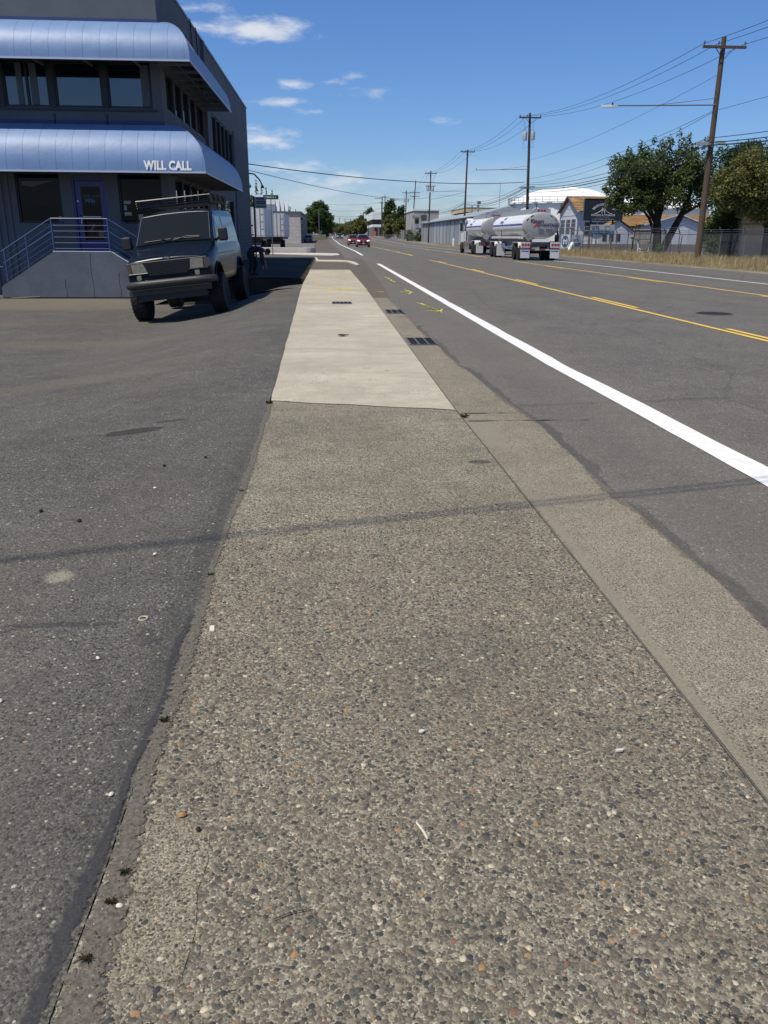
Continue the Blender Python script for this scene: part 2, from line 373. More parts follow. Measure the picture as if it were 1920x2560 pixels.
# terrain out to the horizon, well below everything paved
mb = MB()
mb.grid([[(x, y, -1.2 if y < 200 else 0.2) for x in (-4000, -300, 300, 4000)] for y in (-400, 150, 200, 7000)])
structure(mb, 'ground', mat('distant_ground', (.12, .12, .07), .95, var=.3, vscale=.02))
structure(strip(1.0, 18.8, -6, 1200, 0.0, 1.0, 6), 'road', M_ROAD)
# the yards on the far side
mb = MB(); rows = []
for y in ys_list(-8, 420, 3): rows.append([(18.75 + cx(y), y, zr(y) - .02), (20.2 + cx(y), y, zr(y) + .09), (24 + cx(y), y, zr(y) + .06), (60, y, zr(y) + .05), (200, y, zr(y) + .05)])
structure(mb.grid(rows), 'yard', M_YARD)
mb = MB(); rows = []
for y in ys_list(-8, 130, 3): rows.append([(23.9, y, .078), (60, y, .075), (110, y, .075)])
structure(mb.grid(rows), 'yard_paving', mat('yard_asphalt', (.17, .165, .155), .9, var=.2, vscale=.5))
# pavement (sidewalk) in front: exposed aggregate, then a pale concrete length, then an asphalt patch
def ex(y, a=0.010, f=3.1, ph=0): return a * math.sin(f * y + ph) + a * .6 * math.sin(f * 2.7 * y + 1 + ph)
def swl(y): return np.interp(y, [0, 7.3, 15, 25, 38, 48, 58], [-.555, -.57, -.70, -.88, -.93, -1.0, -1.15]) + ex(y, .007)
def swr(y): return np.interp(y, [0, 1.7, 3, 7, 15, 25, 38, 48], [1.155, 1.155, 1.14, 1.08, 1.05, 1.02, .88, .86])
def seam(x): return 7.145 - .285 * (x - .25) + .012 * math.sin(9 * x)
mb = MB(); rows = []
for y in ys_list(-2, 6.6, .12): rows.append([(swl(y) + (swr(y) - swl(y)) * k / 8, y, 0.004) for k in range(9)])
rows.append([(x, seam(x) - .006, 0.004) for x in [swl(7) + (swr(7) - swl(7)) * k / 8 for k in range(9)]])
structure(mb.grid(rows), 'aggregate_pavement', M_WALK)
mb = MB(); rows = [[(x, seam(x) + .006, 0.006) for x in [swl(7) + (swr(7) - swl(7)) * k / 8 for k in range(9)]]]
for y in ys_list(7.7, 38, .3): rows.append([(swl(y) + (swr(y) - swl(y)) * k / 8, y, 0.006) for k in range(9)])
structure(mb.grid(rows), 'concrete_pavement', M_CONC)
structure(strip(lambda y: swl(y), lambda y: swr(y), 38.02, 58, .003, 1, 4, False), 'pavement_patch', M_FARWALK)
# gutter beside it
def gur(y): return np.interp(y, [0, 2.7, 4.3, 6.5, 9.5, 15, 22], [1.70, 1.69, 1.685, 1.67, 1.52, 1.42, 1.38]) + ex(y, .012, 2.2)
structure(strip(lambda y: swr(y) + .012, gur, -2, 20.5, 0.004, .15, 3, False), 'gutter', M_GUT)
structure(strip(lambda y: swr(y) + .012, lambda y: np.interp(y, [20, 25, 40, 60], [1.45, 1.6, 1.9, 2.2]), 20.5, 58, 0.003, .6, 2, False), 'gutter_asphalt', M_FARWALK)
structure(strip(lambda y: swr(y) + .001 + ex(y, .002, 8), lambda y: swr(y) + .0075 + ex(y, .002, 5, 2), -2, 25, -.002 + .009, .08, 1, False), 'gutter_joint', M_JOINT)
mb = MB(); mb.grid([[(x, seam(x) - .012 + .004 * math.sin(31 * x), .0075), (x, seam(x) + .008, .0075)] for x in np.linspace(-.57, 1.07, 40)])
structure(mb, 'pavement_joint', M_JOINT)
# thin dark ragged seam where gutter concrete meets the road
def ragged(name, base, scale=26, amt=1.5, var=.3, maxa=1.0):
    """dirt or tar whose outline breaks up: the strip carries how far each point is from its edge"""
    m = bpy.data.materials.new(name); m.use_nodes = True; t = NT(m.node_tree); b = t.n['Principled BSDF']
    at = t.new('ShaderNodeAttribute', attribute_name='inside'); n = t.noise(t.pos(), scale, 7, .68); n2 = t.noise(t.pos(), 90, 5)
    k = t.mapr(n2, .3, .7, 1 - var, 1 + var); t.put(b.inputs['Base Color'], t.mix(1, base, t.comb(k, k, k), 'MULTIPLY')); b.inputs['Roughness'].default_value = .95
    v = t.m('ADD', at.outputs['Fac'], t.m('MULTIPLY', t.m('SUBTRACT', n, .5), amt)); t.put(b.inputs['Alpha'], t.mapr(v, .34, .48, 0, maxa))
    t.put(b.inputs['Normal'], t.bump(n2, .6, .012)); return m
def ragged_strip(name, rows, matl):
    """rows of (left, right) points"""
    mb = MB(); rr = []; wv = []
    for l, r_ in rows:
        l, r_ = Vector(l), Vector(r_); rr.append([tuple(l), tuple(l.lerp(r_, .5)), tuple(r_)]); wv += [0.0, 1.0, 0.0]
    o = structure(mb.grid(rr), name, matl); at = o.data.attributes.new('inside', 'FLOAT', 'POINT'); at.data.foreach_set('value', wv); return o
ragged_strip('gutter_seam', [((gur(y) - .05 + ex(y, .02, 2.3, 1), y, .0085), (gur(y) + .085 + ex(y, .03, 2.3, 1) + ex(y, .02, 5, 1), y, .0085)) for y in np.arange(-1, 14, .06)], ragged('seam_asphalt', (.085, .08, .072), 14, 1.9, .3, .3))
# small rolled edge of asphalt between gutter and carriageway, seen as cracks across the gutter
mb = MB()
for (y0, w_) in ((6.75, .012), (6.45, .016)):
    mb.grid([[(x, y0 + .04 * (x - 1.1) + .012 * math.sin(14 * x), .0088), (x, y0 + w_ + .04 * (x - 1.1) + .015 * math.sin(11 * x + 1), .0088)] for x in np.linspace(1.12, 2.15 if y0 < 6.6 else 1.6, 24)])
structure(mb, 'gutter_crack', M_JOINT)

# car park on the left with a pit behind the van
mb = MB(); rows = []
YS = ys_list(-3, 24.6, .2)
XS = [-60, -30, -14, -9, -6.5, -5.2, -4.2, -3.5, -2.8, -2.2, -1.7, -1.3, -1.0]
for y in YS: rows.append([(x, y, lotz(x, y)) for x in XS] + [(swl(y) - .006, y, -.002)])
mb.grid(rows)
structure(mb, 'car_park', M_LOT, 40)
mb = MB(); rows = []
for y in (24.6, 25.0, 25.5, 26.0, 26.5):
    l = np.interp(y, [24.6, 25.5, 26.2, 26.5], [-2.5, -1.95, -1.6, -1.0]); r_ = swl(y) - .006
    rows.append([(l + (r_ - l) * k / 5, y, lotz(l + (r_ - l) * k / 5, y) * (1 - k / 5) - .002) for k in range(6)])
mb.grid(rows); mb.grid([[(x, y, -.5) for x in (-60, -14, -5.2)] for y in (24.6, 29.3)])
mb.add([(-2.5, 24.6, lotz(-2.5, 24.6)), (-1.95, 25.5, lotz(-1.95, 25.5)), (-1.6, 26.2, lotz(-1.6, 26.2)), (-1.0, 26.5, -.01), (-1.0, 26.5, -1.1), (-1.6, 26.2, -1.1), (-1.95, 25.5, -1.1), (-2.5, 24.6, -1.1), (-5.2, 24.6, -1.1), (-5.2, 24.6, -.5)],
       [(0, 1, 6, 7), (1, 2, 5, 6), (2, 3, 4, 5), (0, 7, 8, 9)])
structure(mb, 'car_park_edge', M_LOT)
mb = MB(); mb.bx(-5.2, -.9, 24.6, 30.5, -1.15, -1.1)
structure(mb, 'pit_floor', M_SOIL)
# planting bed in the shade of the building, with its broken front bank
mb = MB(); rows = []
for y in np.linspace(30.4, 57.6, 40):
    rows.append([(x, y + .12 * math.sin(3 * x) * (y < 31), .03 * math.sin(1.7 * x + .8 * y) + .02 * math.sin(3.1 * x * y) - .02) for x in np.linspace(-5.28, swl(y) - .02, 14)])
mb.grid(rows)
rows = [[(x, 30.4 + .12 * math.sin(3 * x) - .25 * (z < -.3) + .06 * math.sin(7 * x + 9 * z), z) for x in np.linspace(-5.28, -.92, 22)] for z in (-.02, -.3, -.7, -1.15)]
mb.grid(rows); mb.grid([[(-.90, y, -.01), (-.94, y, -.5), (-.99, y, -1.15)] for y in np.linspace(26.4, 30.4, 8)])
structure(mb, 'planting_bed', M_SOIL, 50)
# kerbs at the end of the pavement, and the side street beyond
mb = MB(); mb.prism([(-1.25, 57.9), (-1.02, 58.0), (-.86, 50.2), (.95, 49.2), (1.12, 47.0), (1.36, 43.2), (1.52, 43.8), (1.42, 48.0), (1.16, 50.6), (.6, 52), (-.72, 52.3), (-.98, 58.4)], -.05, .05)
structure(mb, 'pavement_kerb', M_CURB)
mb = MB(); mb.grid([[(x, y, -.012) for x in (-80, -30, -10, 1.66)] for y in (57.6, 66, 71, 75.0)])
structure(mb, 'side_street', aggregate('side_street_asphalt', 60, ROADST, (.11, .10, .09), .12, None, .6, .3, None, .5, (.86, .82, .74)))
mb = MB(); mb.prism([(-14, 72.5), (-5.1, 71.0), (-1.0, 66.6), (.25, 66.0), (.68, 66.8), (.8, 70), (.6, 73.8), (-1.2, 75.2), (-14, 75.2)], -.05, .02)
structure(mb, 'street_kerb_ramp', M_CURB)
mb = MB(); rows = []
for y in ys_list(75.0, 420, 3): rows.append([(-120, y, zr(y) + .3), (-30, y, zr(y) + .02), (-8, y, zr(y)), (-1.9 + cx(y), y, zr(y) - .004)])
structure(mb.grid(rows), 'side_yard', mat('side_yard_asphalt', (.15, .14, .125), .9, var=.18, vscale=.4))
structure(strip(-1.95, 1.15, 75.0, 420, -.001, 3, 1), 'far_pavement', M_FARWALK)
structure(strip(1.10, 1.7, 57.9, 420, -.004, 3, 1), 'far_gutter', M_ROAD)
# low planter wall beyond the side street
mb = MB(); rows = []
out = [(-9.0, 75.3), (-2.2, 75.3)] + [(-2.2 + .9 * math.sin(a), 76.2 - .9 * math.cos(a)) for a in np.linspace(.2, 2.9, 9)] + [(-2.2, 77.1), (-9, 77.1)]
mb.prism(out, -.02, .42)
pw = thing('planter_wall', 'low pale concrete planter wall with a rounded end across the side street', 'low wall', (-5, 76, 0))
wpart(mb, 'wall', mat('planter_concrete', (.42, .40, .36), .85, var=.12, vscale=2), pw)
mb = MB(); mb.prism([(x * .98 - .1, 76.2 + (y - 76.2) * .8) for x, y in out], .42, .45); wpart(mb, 'cap', M_CURB, pw)

# ------------------------------------------------------------------ painted markings
def line(xl, xr, y0, y1, z, rough=.006, near=.12):
    mb = MB(); rng = random.Random(int(xl * 100 + y0)); rows = []
    for y in ys_list(y0, y1, near):
        o = cx(y); j = rough if y < 40 else 0
        rows.append([(xl + o + rng.uniform(-j, j), y, z + zr(y)), (xr + o + rng.uniform(-j, j), y, z + zr(y))])
    return mb.grid(rows)
mb = MB(); rng = random.Random(8); rows = []
for y in ys_list(-3, 46.5, .022):
    l = float(np.interp(y, [0, 4.5, 7.3, 9.3, 46], [2.70, 2.67, 2.63, 2.578, 2.56])); wd = float(np.interp(y, [4, 8, 20], [.24, .215, .20])); j = .0045 if y < 20 else 0
    rows.append([(l + rng.uniform(-j, j), y, .006), (l + wd * .5, y, .006), (l + wd + rng.uniform(-2.2, 1) * j + .006 * math.sin(1.9 * y), y, .006)])
structure(mb.grid(rows), 'edge_line_white', M_WHITE)
structure(line(2.46, 2.66, 67, 600, .008, 0, 1), 'edge_line_white', M_WHITE)
structure(line(14.55, 14.68, -3, 600, .008, .005, 1), 'edge_line_white', M_WHITE)
mb = line(6.45, 6.55, -3, 55, .006, .006, .3); structure(mb, 'centre_line_yellow', M_YEL)
structure(line(6.45, 6.57, 66, 600, .008, 0, 1), 'centre_line_yellow', M_YEL)
structure(line(11.58, 11.69, -3, 52, .006, .006, .4), 'centre_line_yellow', M_YEL)
structure(line(11.58, 11.70, 62, 600, .008, 0, 1), 'centre_line_yellow', M_YEL)
mb = MB()
for y0 in (10.2, 17.6, 26.5, 36.0, 48.5, 68, 80, 94, 110, 128):
    y1 = y0 + (3.2 if y0 < 60 else 4.5); mb.grid([[(6.63 + cx(y), y, .007 + zr(y)), (6.73 + cx(y), y, .007 + zr(y))] for y in np.linspace(y0, y1, 5)])
structure(mb, 'turn_lane_dashes_yellow', M_YEL)
mb = MB()
for y0 in (8, 18, 28.0, 40.5, 64, 80, 96):
    mb.grid([[(11.40 + cx(y), y, .007), (11.50 + cx(y), y, .007)] for y in np.linspace(y0, y0 + 3.4, 5)])
structure(mb, 'turn_lane_dashes_yellow', M_YEL)
# surveyor's spray paint
mb = MB(); rng = random.Random(3)
def spray(pts, wd, z=.011):
    wd *= .72
    rows = []
    for (a, b_) in zip(pts[:-1], pts[1:]):
        a = Vector((*a, 0)); b_ = Vector((*b_, 0)); n = max(2, int((b_ - a).length / .05)); sd = (b_ - a).normalized().cross(Vector((0, 0, 1)))
        rr = []
        for k in range(n + 1):
            p = a.lerp(b_, k / n); h = wd * rng.uniform(.3, .75)
            rr.append([tuple(p - sd * h + Vector((0, 0, z))), tuple(p + sd * h * rng.uniform(.6, 1.1) + Vector((0, 0, z)))])
        mb.grid(rr)
spray([(-.95, 24.7), (-.8, 24.62)], .1, .014); spray([(-.52, 24.4), (-.2, 24.35), (.1, 24.2), (.42, 24.15), (1.04, 24.0)], .2); spray([(-.1, 24.1), (.3, 23.95), (.2, 23.8), (.5, 23.9)], .14); spray([(1.25, 22.7), (1.45, 22.62)], .12)
spray([(1.9, 22.7), (2.26, 22.5)], .12); spray([(2.1, 23.6), (2.22, 22.5)], .07); spray([(2.18, 22.4), (2.05, 21.8)], .06)
for k in range(5): spray([(1.98 + .04 * k, 18.9 - .4 * k), (2.10 + .03 * k, 18.2 - .4 * k), (2.02 + .05 * k, 18.0 - .4 * k)], .045)
spray([(2.06, 18.7), (2.18, 16.7)], .05); spray([(1.98, 16.9), (2.2, 16.6), (2.34, 17.2)], .05)
for k in range(3): spray([(2.0 + .03 * k, 31.2 - 1.3 * k), (2.12 + .02 * k, 30.2 - 1.2 * k), (2.04, 29.6 - 1.0 * k)], .06)
structure(mb, 'survey_paint_yellow', M_SPRAY)

# ragged dirt between the car park and the pavement, wider near the camera
M_DIRTR = ragged('seam_dirt', (.135, .118, .093), 34, 2.3, .45, .85)
rows = []
for y in np.arange(.7, 7.3, .03):
    e = swl(y); wl = .022 + .008 * math.sin(3.1 * y); wr_ = .040 + .014 * math.sin(2.3 * y + 2)
    if y < 2.1: wr_ += (2.1 - y) * .10
    rows.append(((e - wl, y, .0062), (e + wr_, y, .0098)))
ragged_strip('dirt_seam', rows, M_DIRTR)
ragged_strip('tar_seam', [((swl(y) - .035 - np.interp(y, [.7, 1.6, 2.3, 3.0], [.03, .03, .018, .003]) + ex(y, .012, 4), y, .0035), (swl(y) - .006 + ex(y, .005, 9), y, .0048)) for y in np.arange(.7, 3.0, .03)], ragged('tar', (.050, .051, .053), 24, 1.8, .2, .6))
# old repair slab, a thin step proud of the pavement
pp = [(-.50, 1.772), (-.46, 1.758), (-.408, 1.768), (-.38, 1.72), (-.329, 1.686), (-.325, 1.62), (-.321, 1.589), (-.332, 1.5), (-.318, 1.387), (-.328, 1.267), (-.40, 1.255), (-.476, 1.262), (-.468, 1.364), (-.485, 1.572)]
mb = MB(); mb.prism(pp, 0, .0066)
structure(mb, 'pavement_repair', aggregate('repair_concrete', 120, STONES, (.235, .205, .16), .18, ((.18, .15, .112), .5), .7, .7, None, .9, (.96, .96, .88)))
# stones standing out of the pavement near the camera
def stones(n, xr_, yr, rmin, rmax, z, name, matl, ymax_keep):
    x = RNG.uniform(*xr_, n); y = yr[0] + (yr[1] - yr[0]) * RNG.random(n) ** 1.0
    lim = .38 * (y + 1.1) + .35; keep = (x < lim) & (x > np.interp(y, [0, 7.3], [-.53, -.55]) + np.clip(2.1 - y, 0, 2) * .05 * RNG.random(n)) & (RNG.random(n) < np.clip((ymax_keep - y) / (ymax_keep - 2.0), 0, 1))
    x, y = x[keep], y[keep]; n = len(x)
    r = rmin + (rmax - rmin) * RNG.random(n) ** 3.2; hgt = r * RNG.uniform(.10, .28, n)
    rot = RNG.uniform(0, 6.28, n); asp = RNG.uniform(.6, 1, n); k = 6
    g = np.linspace(0, 2 * np.pi, k, endpoint=False)
    jit = RNG.uniform(.8, 1.15, (n, k))
    vs = []
    for (rad, hz) in ((1.0, -.15), (.72, .8)):
        a = np.cos(g)[None] * r[:, None] * rad * jit; b_ = np.sin(g)[None] * (r * asp)[:, None] * rad * jit
        X = x[:, None] + a * np.cos(rot)[:, None] - b_ * np.sin(rot)[:, None]; Y = y[:, None] + a * np.sin(rot)[:, None] + b_ * np.cos(rot)[:, None]
        vs.append(np.stack([X, Y, np.repeat((z + hgt * hz)[:, None], k, 1)], 2))
    V = np.concatenate(vs, 1).reshape(-1, 3)      # n*(3k)
    base = (np.arange(n) * 2 * k)[:, None]; F = []
    for lv in (0,):
        for i in range(k):
            j = (i + 1) % k; a, b_, c, d_ = lv * k + i, lv * k + j, (lv + 1) * k + j, (lv + 1) * k + i
            F += [base + np.array([[a, b_, c]]), base + np.array([[a, c, d_]])]
    for i in range(1, k - 1): F.append(base + np.array([[k, k + i, k + i + 1]]))
    return np_mesh(name, V, np.concatenate(F, 0), matl, None, True)
def stone_mat(name, stops):
    m = bpy.data.materials.new(name); m.use_nodes = True; t = NT(m.node_tree); b = t.n['Principled BSDF']
    rnd = t.new('ShaderNodeNewGeometry').outputs['Random Per Island']
    n = t.noise(t.pos(), 260, 4); k = t.mapr(n, .3, .7, .72, 1.3)
    t.put(b.inputs['Base Color'], t.mix(1, t.ramp(rnd, stops, 'CONSTANT'), t.comb(k, k, k), 'MULTIPLY'))
    b.inputs['Roughness'].default_value = .75; b.inputs['Specular IOR Level'].default_value = .3
    return m
peb = stones(112000, (-.6, 1.15), (.85, 4.6), .0024, .0105, .0045, 'pavement_stones', stone_mat('pebble_stone', STONES), 4.6)
peb['kind'] = 'stuff'
ASPST = [(0, (.05, .05, .05)), (.3, (.085, .082, .077)), (.6, (.12, .115, .105)), (.88, (.18, .17, .148)), (.972, (.36, .33, .27)), (.99, (.30, .19, .10))]
def lot_stones(n):
    x = RNG.uniform(-2.6, -.6, n); y = .9 + 5.0 * RNG.random(n) ** 1.2
    k = 6; g = np.linspace(0, 2 * np.pi, k, endpoint=False); r = .0018 + .006 * RNG.random(n) ** 4; jit = RNG.uniform(.7, 1.2, (n, k))
    keep = x > -.5 * (y + .8); x, y, r, jit = x[keep], y[keep], r[keep], jit[keep]; n = len(x)
    zb = np.array([lotz(a, b_) for a, b_ in zip(x, y)]); top = zb + r * .35
    ring = np.stack([x[:, None] + np.cos(g) * r[:, None] * jit, y[:, None] + np.sin(g) * r[:, None] * jit, np.repeat(zb[:, None] - .0008, k, 1)], 2)
    V = np.concatenate([ring, np.stack([x, y, top], 1)[:, None]], 1).reshape(-1, 3); base = (np.arange(n) * (k + 1))[:, None]
    F = np.concatenate([base + np.array([[i, (i + 1) % k, k]]) for i in range(k)], 0)
    o = np_mesh('car_park_stones', V, F, stone_mat('asphalt_stone', ASPST), None, True); o['kind'] = 'stuff'
lot_stones(52000)
CRUMB = [(0, (.05, .042, .034)), (.35, (.10, .082, .062)), (.65, (.15, .125, .095)), (.9, (.26, .23, .18)), (.96, (.45, .41, .33))]
def crumbs(n):
    y = .85 + 6.4 * RNG.random(n) ** 2.2; e = np.array([swl(q) for q in y]); x = e + RNG.normal(size=n) * .016 + .02 + np.clip(2.1 - y, 0, 2) * .04 * RNG.random(n) * 2
    k = 5; g = np.linspace(0, 2 * np.pi, k, endpoint=False); r = .0010 + .0036 * RNG.random(n) ** 5; jit = RNG.uniform(.6, 1.2, (n, k)); zb = np.full(n, .0085)
    ring = np.stack([x[:, None] + np.cos(g) * r[:, None] * jit, y[:, None] + np.sin(g) * r[:, None] * jit, np.repeat(zb[:, None], k, 1)], 2)
    V = np.concatenate([ring, np.stack([x, y, zb + r * .9], 1)[:, None]], 1).reshape(-1, 3); base = (np.arange(n) * (k + 1))[:, None]
    o = np_mesh('seam_crumbs', V, np.concatenate([base + np.array([[i, (i + 1) % k, k]]) for i in range(k)], 0), stone_mat('crumb_stone', CRUMB), None, False); o['kind'] = 'stuff'
crumbs(2600)
# ================================================================== the two-storey building on the left
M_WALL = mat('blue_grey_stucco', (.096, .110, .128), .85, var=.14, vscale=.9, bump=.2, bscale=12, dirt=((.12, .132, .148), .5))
def cmu(name, base, bw, bh, mortar=.012, axis='y', bumpk=.5, var=.1):
    m = bpy.data.materials.new(name); m.use_nodes = True; t = NT(m.node_tree); b = t.n['Principled BSDF']
    x, y, z = t.xyz(t.pos())
    br = t.new('ShaderNodeTexBrick'); t.put(br.inputs['Vector'], t.comb(y if axis == 'y' else x, z, 0))
    br.inputs['Scale'].default_value = 1; br.inputs['Mortar Size'].default_value = mortar; br.inputs['Brick Width'].default_value = bw; br.inputs['Row Height'].default_value = bh
    br.inputs['Color1'].default_value = (*[c * (1 - var) for c in base], 1); br.inputs['Color2'].default_value = (*[c * (1 + var) for c in base], 1); br.inputs['Mortar'].default_value = (*[c * .72 for c in base], 1)
    n = t.noise(t.pos(), 2.0, 6); k = t.mapr(n, .3, .7, .88, 1.12)
    t.put(b.inputs['Base Color'], t.mix(1, br.outputs[0], t.comb(k, k, k), 'MULTIPLY')); b.inputs['Roughness'].default_value = .9
    t.put(b.inputs['Normal'], t.bump(t.m('SUBTRACT', 1, br.outputs[1]), bumpk, .02))
    return m
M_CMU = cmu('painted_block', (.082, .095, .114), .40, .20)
M_BLACK = mat('black_frame', (.012, .012, .014), .45)
M_BLUE = mat('blue_door_paint', (.008, .015, .17), .4, coat=.2)
M_GLASS = mat('dark_window_glass', (.006, .008, .010), .03, ior=2.0)
M_GLASSD = mat('shop_window_glass', (.004, .005, .006), .03, ior=1.22)
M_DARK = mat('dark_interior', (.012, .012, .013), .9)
M_TRIM = mat('pale_edge_trim', (.45, .50, .62), .5)
M_GALV = mat('galvanised_frame', (.16, .17, .18), .5, .4)
M_RAIL = mat('railing_blue', (.035, .065, .15), .35, coat=.3)
def awn_mat():
    m = bpy.data.materials.new('awning_vinyl'); m.use_nodes = True; t = NT(m.node_tree); b = t.n['Principled BSDF']
    n = t.noise(t.pos(), 1.1, 5, .6); k = t.mapr(n, .3, .7, .92, 1.08); n2 = t.noise(t.scale(t.pos(), (6, 6, 1)), 1.4, 5)
    c = t.mix(1, (.135, .225, .395), t.comb(k, k, k), 'MULTIPLY')
    t.put(b.inputs['Base Color'], t.mix(t.mapr(n2, .5, .8, 0, .14), c, (.22, .27, .38)))
    b.inputs['Roughness'].default_value = .5; b.inputs['Specular IOR Level'].default_value = .5; b.inputs['Sheen Weight'].default_value = .1; b.inputs['Sheen Roughness'].default_value = .4
    t.put(b.inputs['Normal'], t.bump(t.noise(t.pos(), 2.2, 3), .18, .06))
    return m
M_AWN = awn_mat()
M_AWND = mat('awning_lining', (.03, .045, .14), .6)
BX0, BXS, BYF, BYE, BZ0, BZ1 = -17.0, -5.3, 29.0, 57.9, -.6, 9.2
bld = thing('office_building', 'blue grey two storey building with two rounded blue awnings and a blue door', 'building', (-9, 29, -.5))
def wall_cells(mb, u0, u1, z0, z1, holes, to, depth=.16):
    """wall in (u,z) with rectangular openings and their reveals; to(u, z, inward) gives the point"""
    us = sorted({u0, u1, *[h[0] for h in holes], *[h[1] for h in holes]}); zs = sorted({z0, z1, *[h[2] for h in holes], *[h[3] for h in holes]})
    for i in range(len(us) - 1):
        for j in range(len(zs) - 1):
            uc, zc = (us[i] + us[i + 1]) / 2, (zs[j] + zs[j + 1]) / 2
            if any(h[0] < uc < h[1] and h[2] < zc < h[3] for h in holes): continue
            mb.add([to(us[i], zs[j], 0), to(us[i + 1], zs[j], 0), to(us[i + 1], zs[j + 1], 0), to(us[i], zs[j + 1], 0)], [(0, 1, 2, 3)])
    for (a, b, c, d_) in holes:
        q = [(a, c), (b, c), (b, d_), (a, d_)]
        for k in range(4):
            p, r_ = q[k], q[(k + 1) % 4]
            mb.add([to(*p, 0), to(*r_, 0), to(*r_, depth), to(*p, depth)], [(0, 1, 2, 3)])
F_ = lambda u, z, inn: (u, BYF + inn, z)
S_ = lambda u, z, inn: (BXS - inn, u, z)
frontwin = [(-10.25, -8.84, 5.30, 6.62), (-8.66, -7.18, 5.30, 6.62), (-7.02, -5.62, 5.30, 6.62), (-12.6, -10.9, 5.3, 6.62),
            (-10.28, -8.84, 1.80, 3.36), (-6.97, -5.55, 1.80, 3.36)]
door = (-8.47, -7.38, .93, 3.22)
sidewin = [(29.75, 31.2, 5.37, 6.5), (31.35, 32.8, 5.37, 6.5), (32.95, 34.4, 5.37, 6.5), (34.55, 36.0, 5.37, 6.5), (36.15, 38.2, 5.37, 6.5),
           (40.7, 42.2, 5.08, 6.72), (42.3, 43.8, 5.08, 6.72), (43.9, 45.4, 5.08, 6.72), (45.5, 47.0, 5.08, 6.72), (47.1, 48.9, 5.08, 6.72),
           (30.2, 31.7, 1.8, 3.3), (31.85, 33.35, 1.8, 3.3), (33.5, 35.0, 1.8, 3.3), (35.15, 36.65, 1.8, 3.3), (36.8, 38.2, 1.8, 3.3), (40.7, 44.0, 1.5, 3.25), (44.1, 48.0, 1.5, 3.25)]
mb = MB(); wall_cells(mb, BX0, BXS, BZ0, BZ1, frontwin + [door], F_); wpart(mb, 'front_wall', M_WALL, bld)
mb = MB(); wall_cells(mb, BYF, 50.0, BZ0, BZ1, sidewin, S_); wall_cells(mb, 50.0, BYE, 6.72, BZ1, [], S_)
mb.bx(-17, -5.5, BYE - .2, BYE, BZ0, BZ1); mb.add([(-17, 29, 9.0), (BXS, 29, 9.0), (BXS, BYE, 9.0), (-17, BYE, 9.0)], [(0, 1, 2, 3)])
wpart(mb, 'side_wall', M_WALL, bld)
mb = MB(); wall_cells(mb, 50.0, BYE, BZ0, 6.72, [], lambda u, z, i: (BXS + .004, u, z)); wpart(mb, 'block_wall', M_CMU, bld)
mb = MB(); mb.bx(-17, -5.7, 29.6, 57.6, -.5, 8.9); wpart(mb, 'interior', M_DARK, bld)
mb = MB(); mb.bx(BX0, BXS + .05, BYF - .05, BYF + .25, 9.2, 9.27); mb.bx(BXS - .25, BXS + .05, BYF + .25, BYE + .05, 9.2, 9.27); wpart(mb, 'roof_coping', mat('coping_metal', (.26, .29, .32), .4, .3), bld)
# dark strip windows: the piers between the upper front windows are black panels
for (x0, x1) in ((-10.9, -10.25), (-8.84, -8.66), (-7.18, -7.02)): wpart(MB().bx(x0 + .002, x1 - .002, BYF - .018, BYF - .002, 5.29, 6.7), 'black_pier', M_BLACK, bld)
wpart(MB().bx(-12.6, -5.62, BYF - .02, BYF - .003, 6.622, 6.9), 'black_head', M_BLACK, bld)
# pilasters and sill band that stand proud on the side wall
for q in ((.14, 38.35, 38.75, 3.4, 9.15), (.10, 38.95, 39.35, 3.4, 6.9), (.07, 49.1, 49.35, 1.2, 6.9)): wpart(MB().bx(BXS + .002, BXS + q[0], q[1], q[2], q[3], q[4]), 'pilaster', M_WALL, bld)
mb = MB()
for x in (-8.75, -7.1): mb.bx(x - .02, x + .02, BYF - .03, BYF - .002, 4.72, 5.12)
mb.bx(-10.4, -5.5, BYF - .05, BYF - .002, 5.2, 5.27); wpart(mb, 'sill_band', mat('dark_stucco_trim', (.05, .058, .07), .8), bld)
mb = MB()
for k in range(16):
    x = -10.55 - k * .22; mb.bx(x - .05, x + .05, BYF - .04, BYF - .002, BZ0, 4.6)
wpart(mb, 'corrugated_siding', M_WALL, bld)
def window(h, to, parent, cols=1, split=None):
    a, b, c, d_ = h; mb = MB(); fw = .06
    def fr(u0, u1, z0, z1):
        P = [to(u0, z0, .05), to(u1, z0, .05), to(u1, z1, .05), to(u0, z1, .05), to(u0, z0, .15), to(u1, z0, .15), to(u1, z1, .15), to(u0, z1, .15)]
        mb.add(P, [(0, 1, 2, 3), (7, 6, 5, 4), (0, 4, 5, 1), (1, 5, 6, 2), (2, 6, 7, 3), (3, 7, 4, 0)])
    fr(a + .004, b - .004, c + .004, c + fw); fr(a + .004, b - .004, d_ - fw, d_ - .004); fr(a + .004, a + fw, c + fw, d_ - fw); fr(b - fw, b - .004, c + fw, d_ - fw)
    if split: fr(a + (b - a) * split - .035, a + (b - a) * split + .035, c + fw, d_ - fw)
    o = wpart(mb, 'window', M_BLACK, parent)
    g = MB(); rng = random.Random(int(a * 77 + c * 13)); t1, t2 = rng.uniform(-.006, .006), rng.uniform(-.006, .006)
    g.add([to(a + fw, c + fw, .11 + t1), to(b - fw, c + fw, .11 + t2), to(b - fw, d_ - fw, .11 + t2), to(a + fw, d_ - fw, .11 + t1)], [(0, 1, 2, 3)])
    gl = g.build('pane', M_GLASSD if d_ < 4 and to(0, 0, 0)[1] == BYF else M_GLASS, o); gl.location = (0, 0, 0)
    return o
for i, h in enumerate(frontwin): window(h, F_, bld, split=.52 if i == 0 else None)
for h in sidewin: window(h, S_, bld)
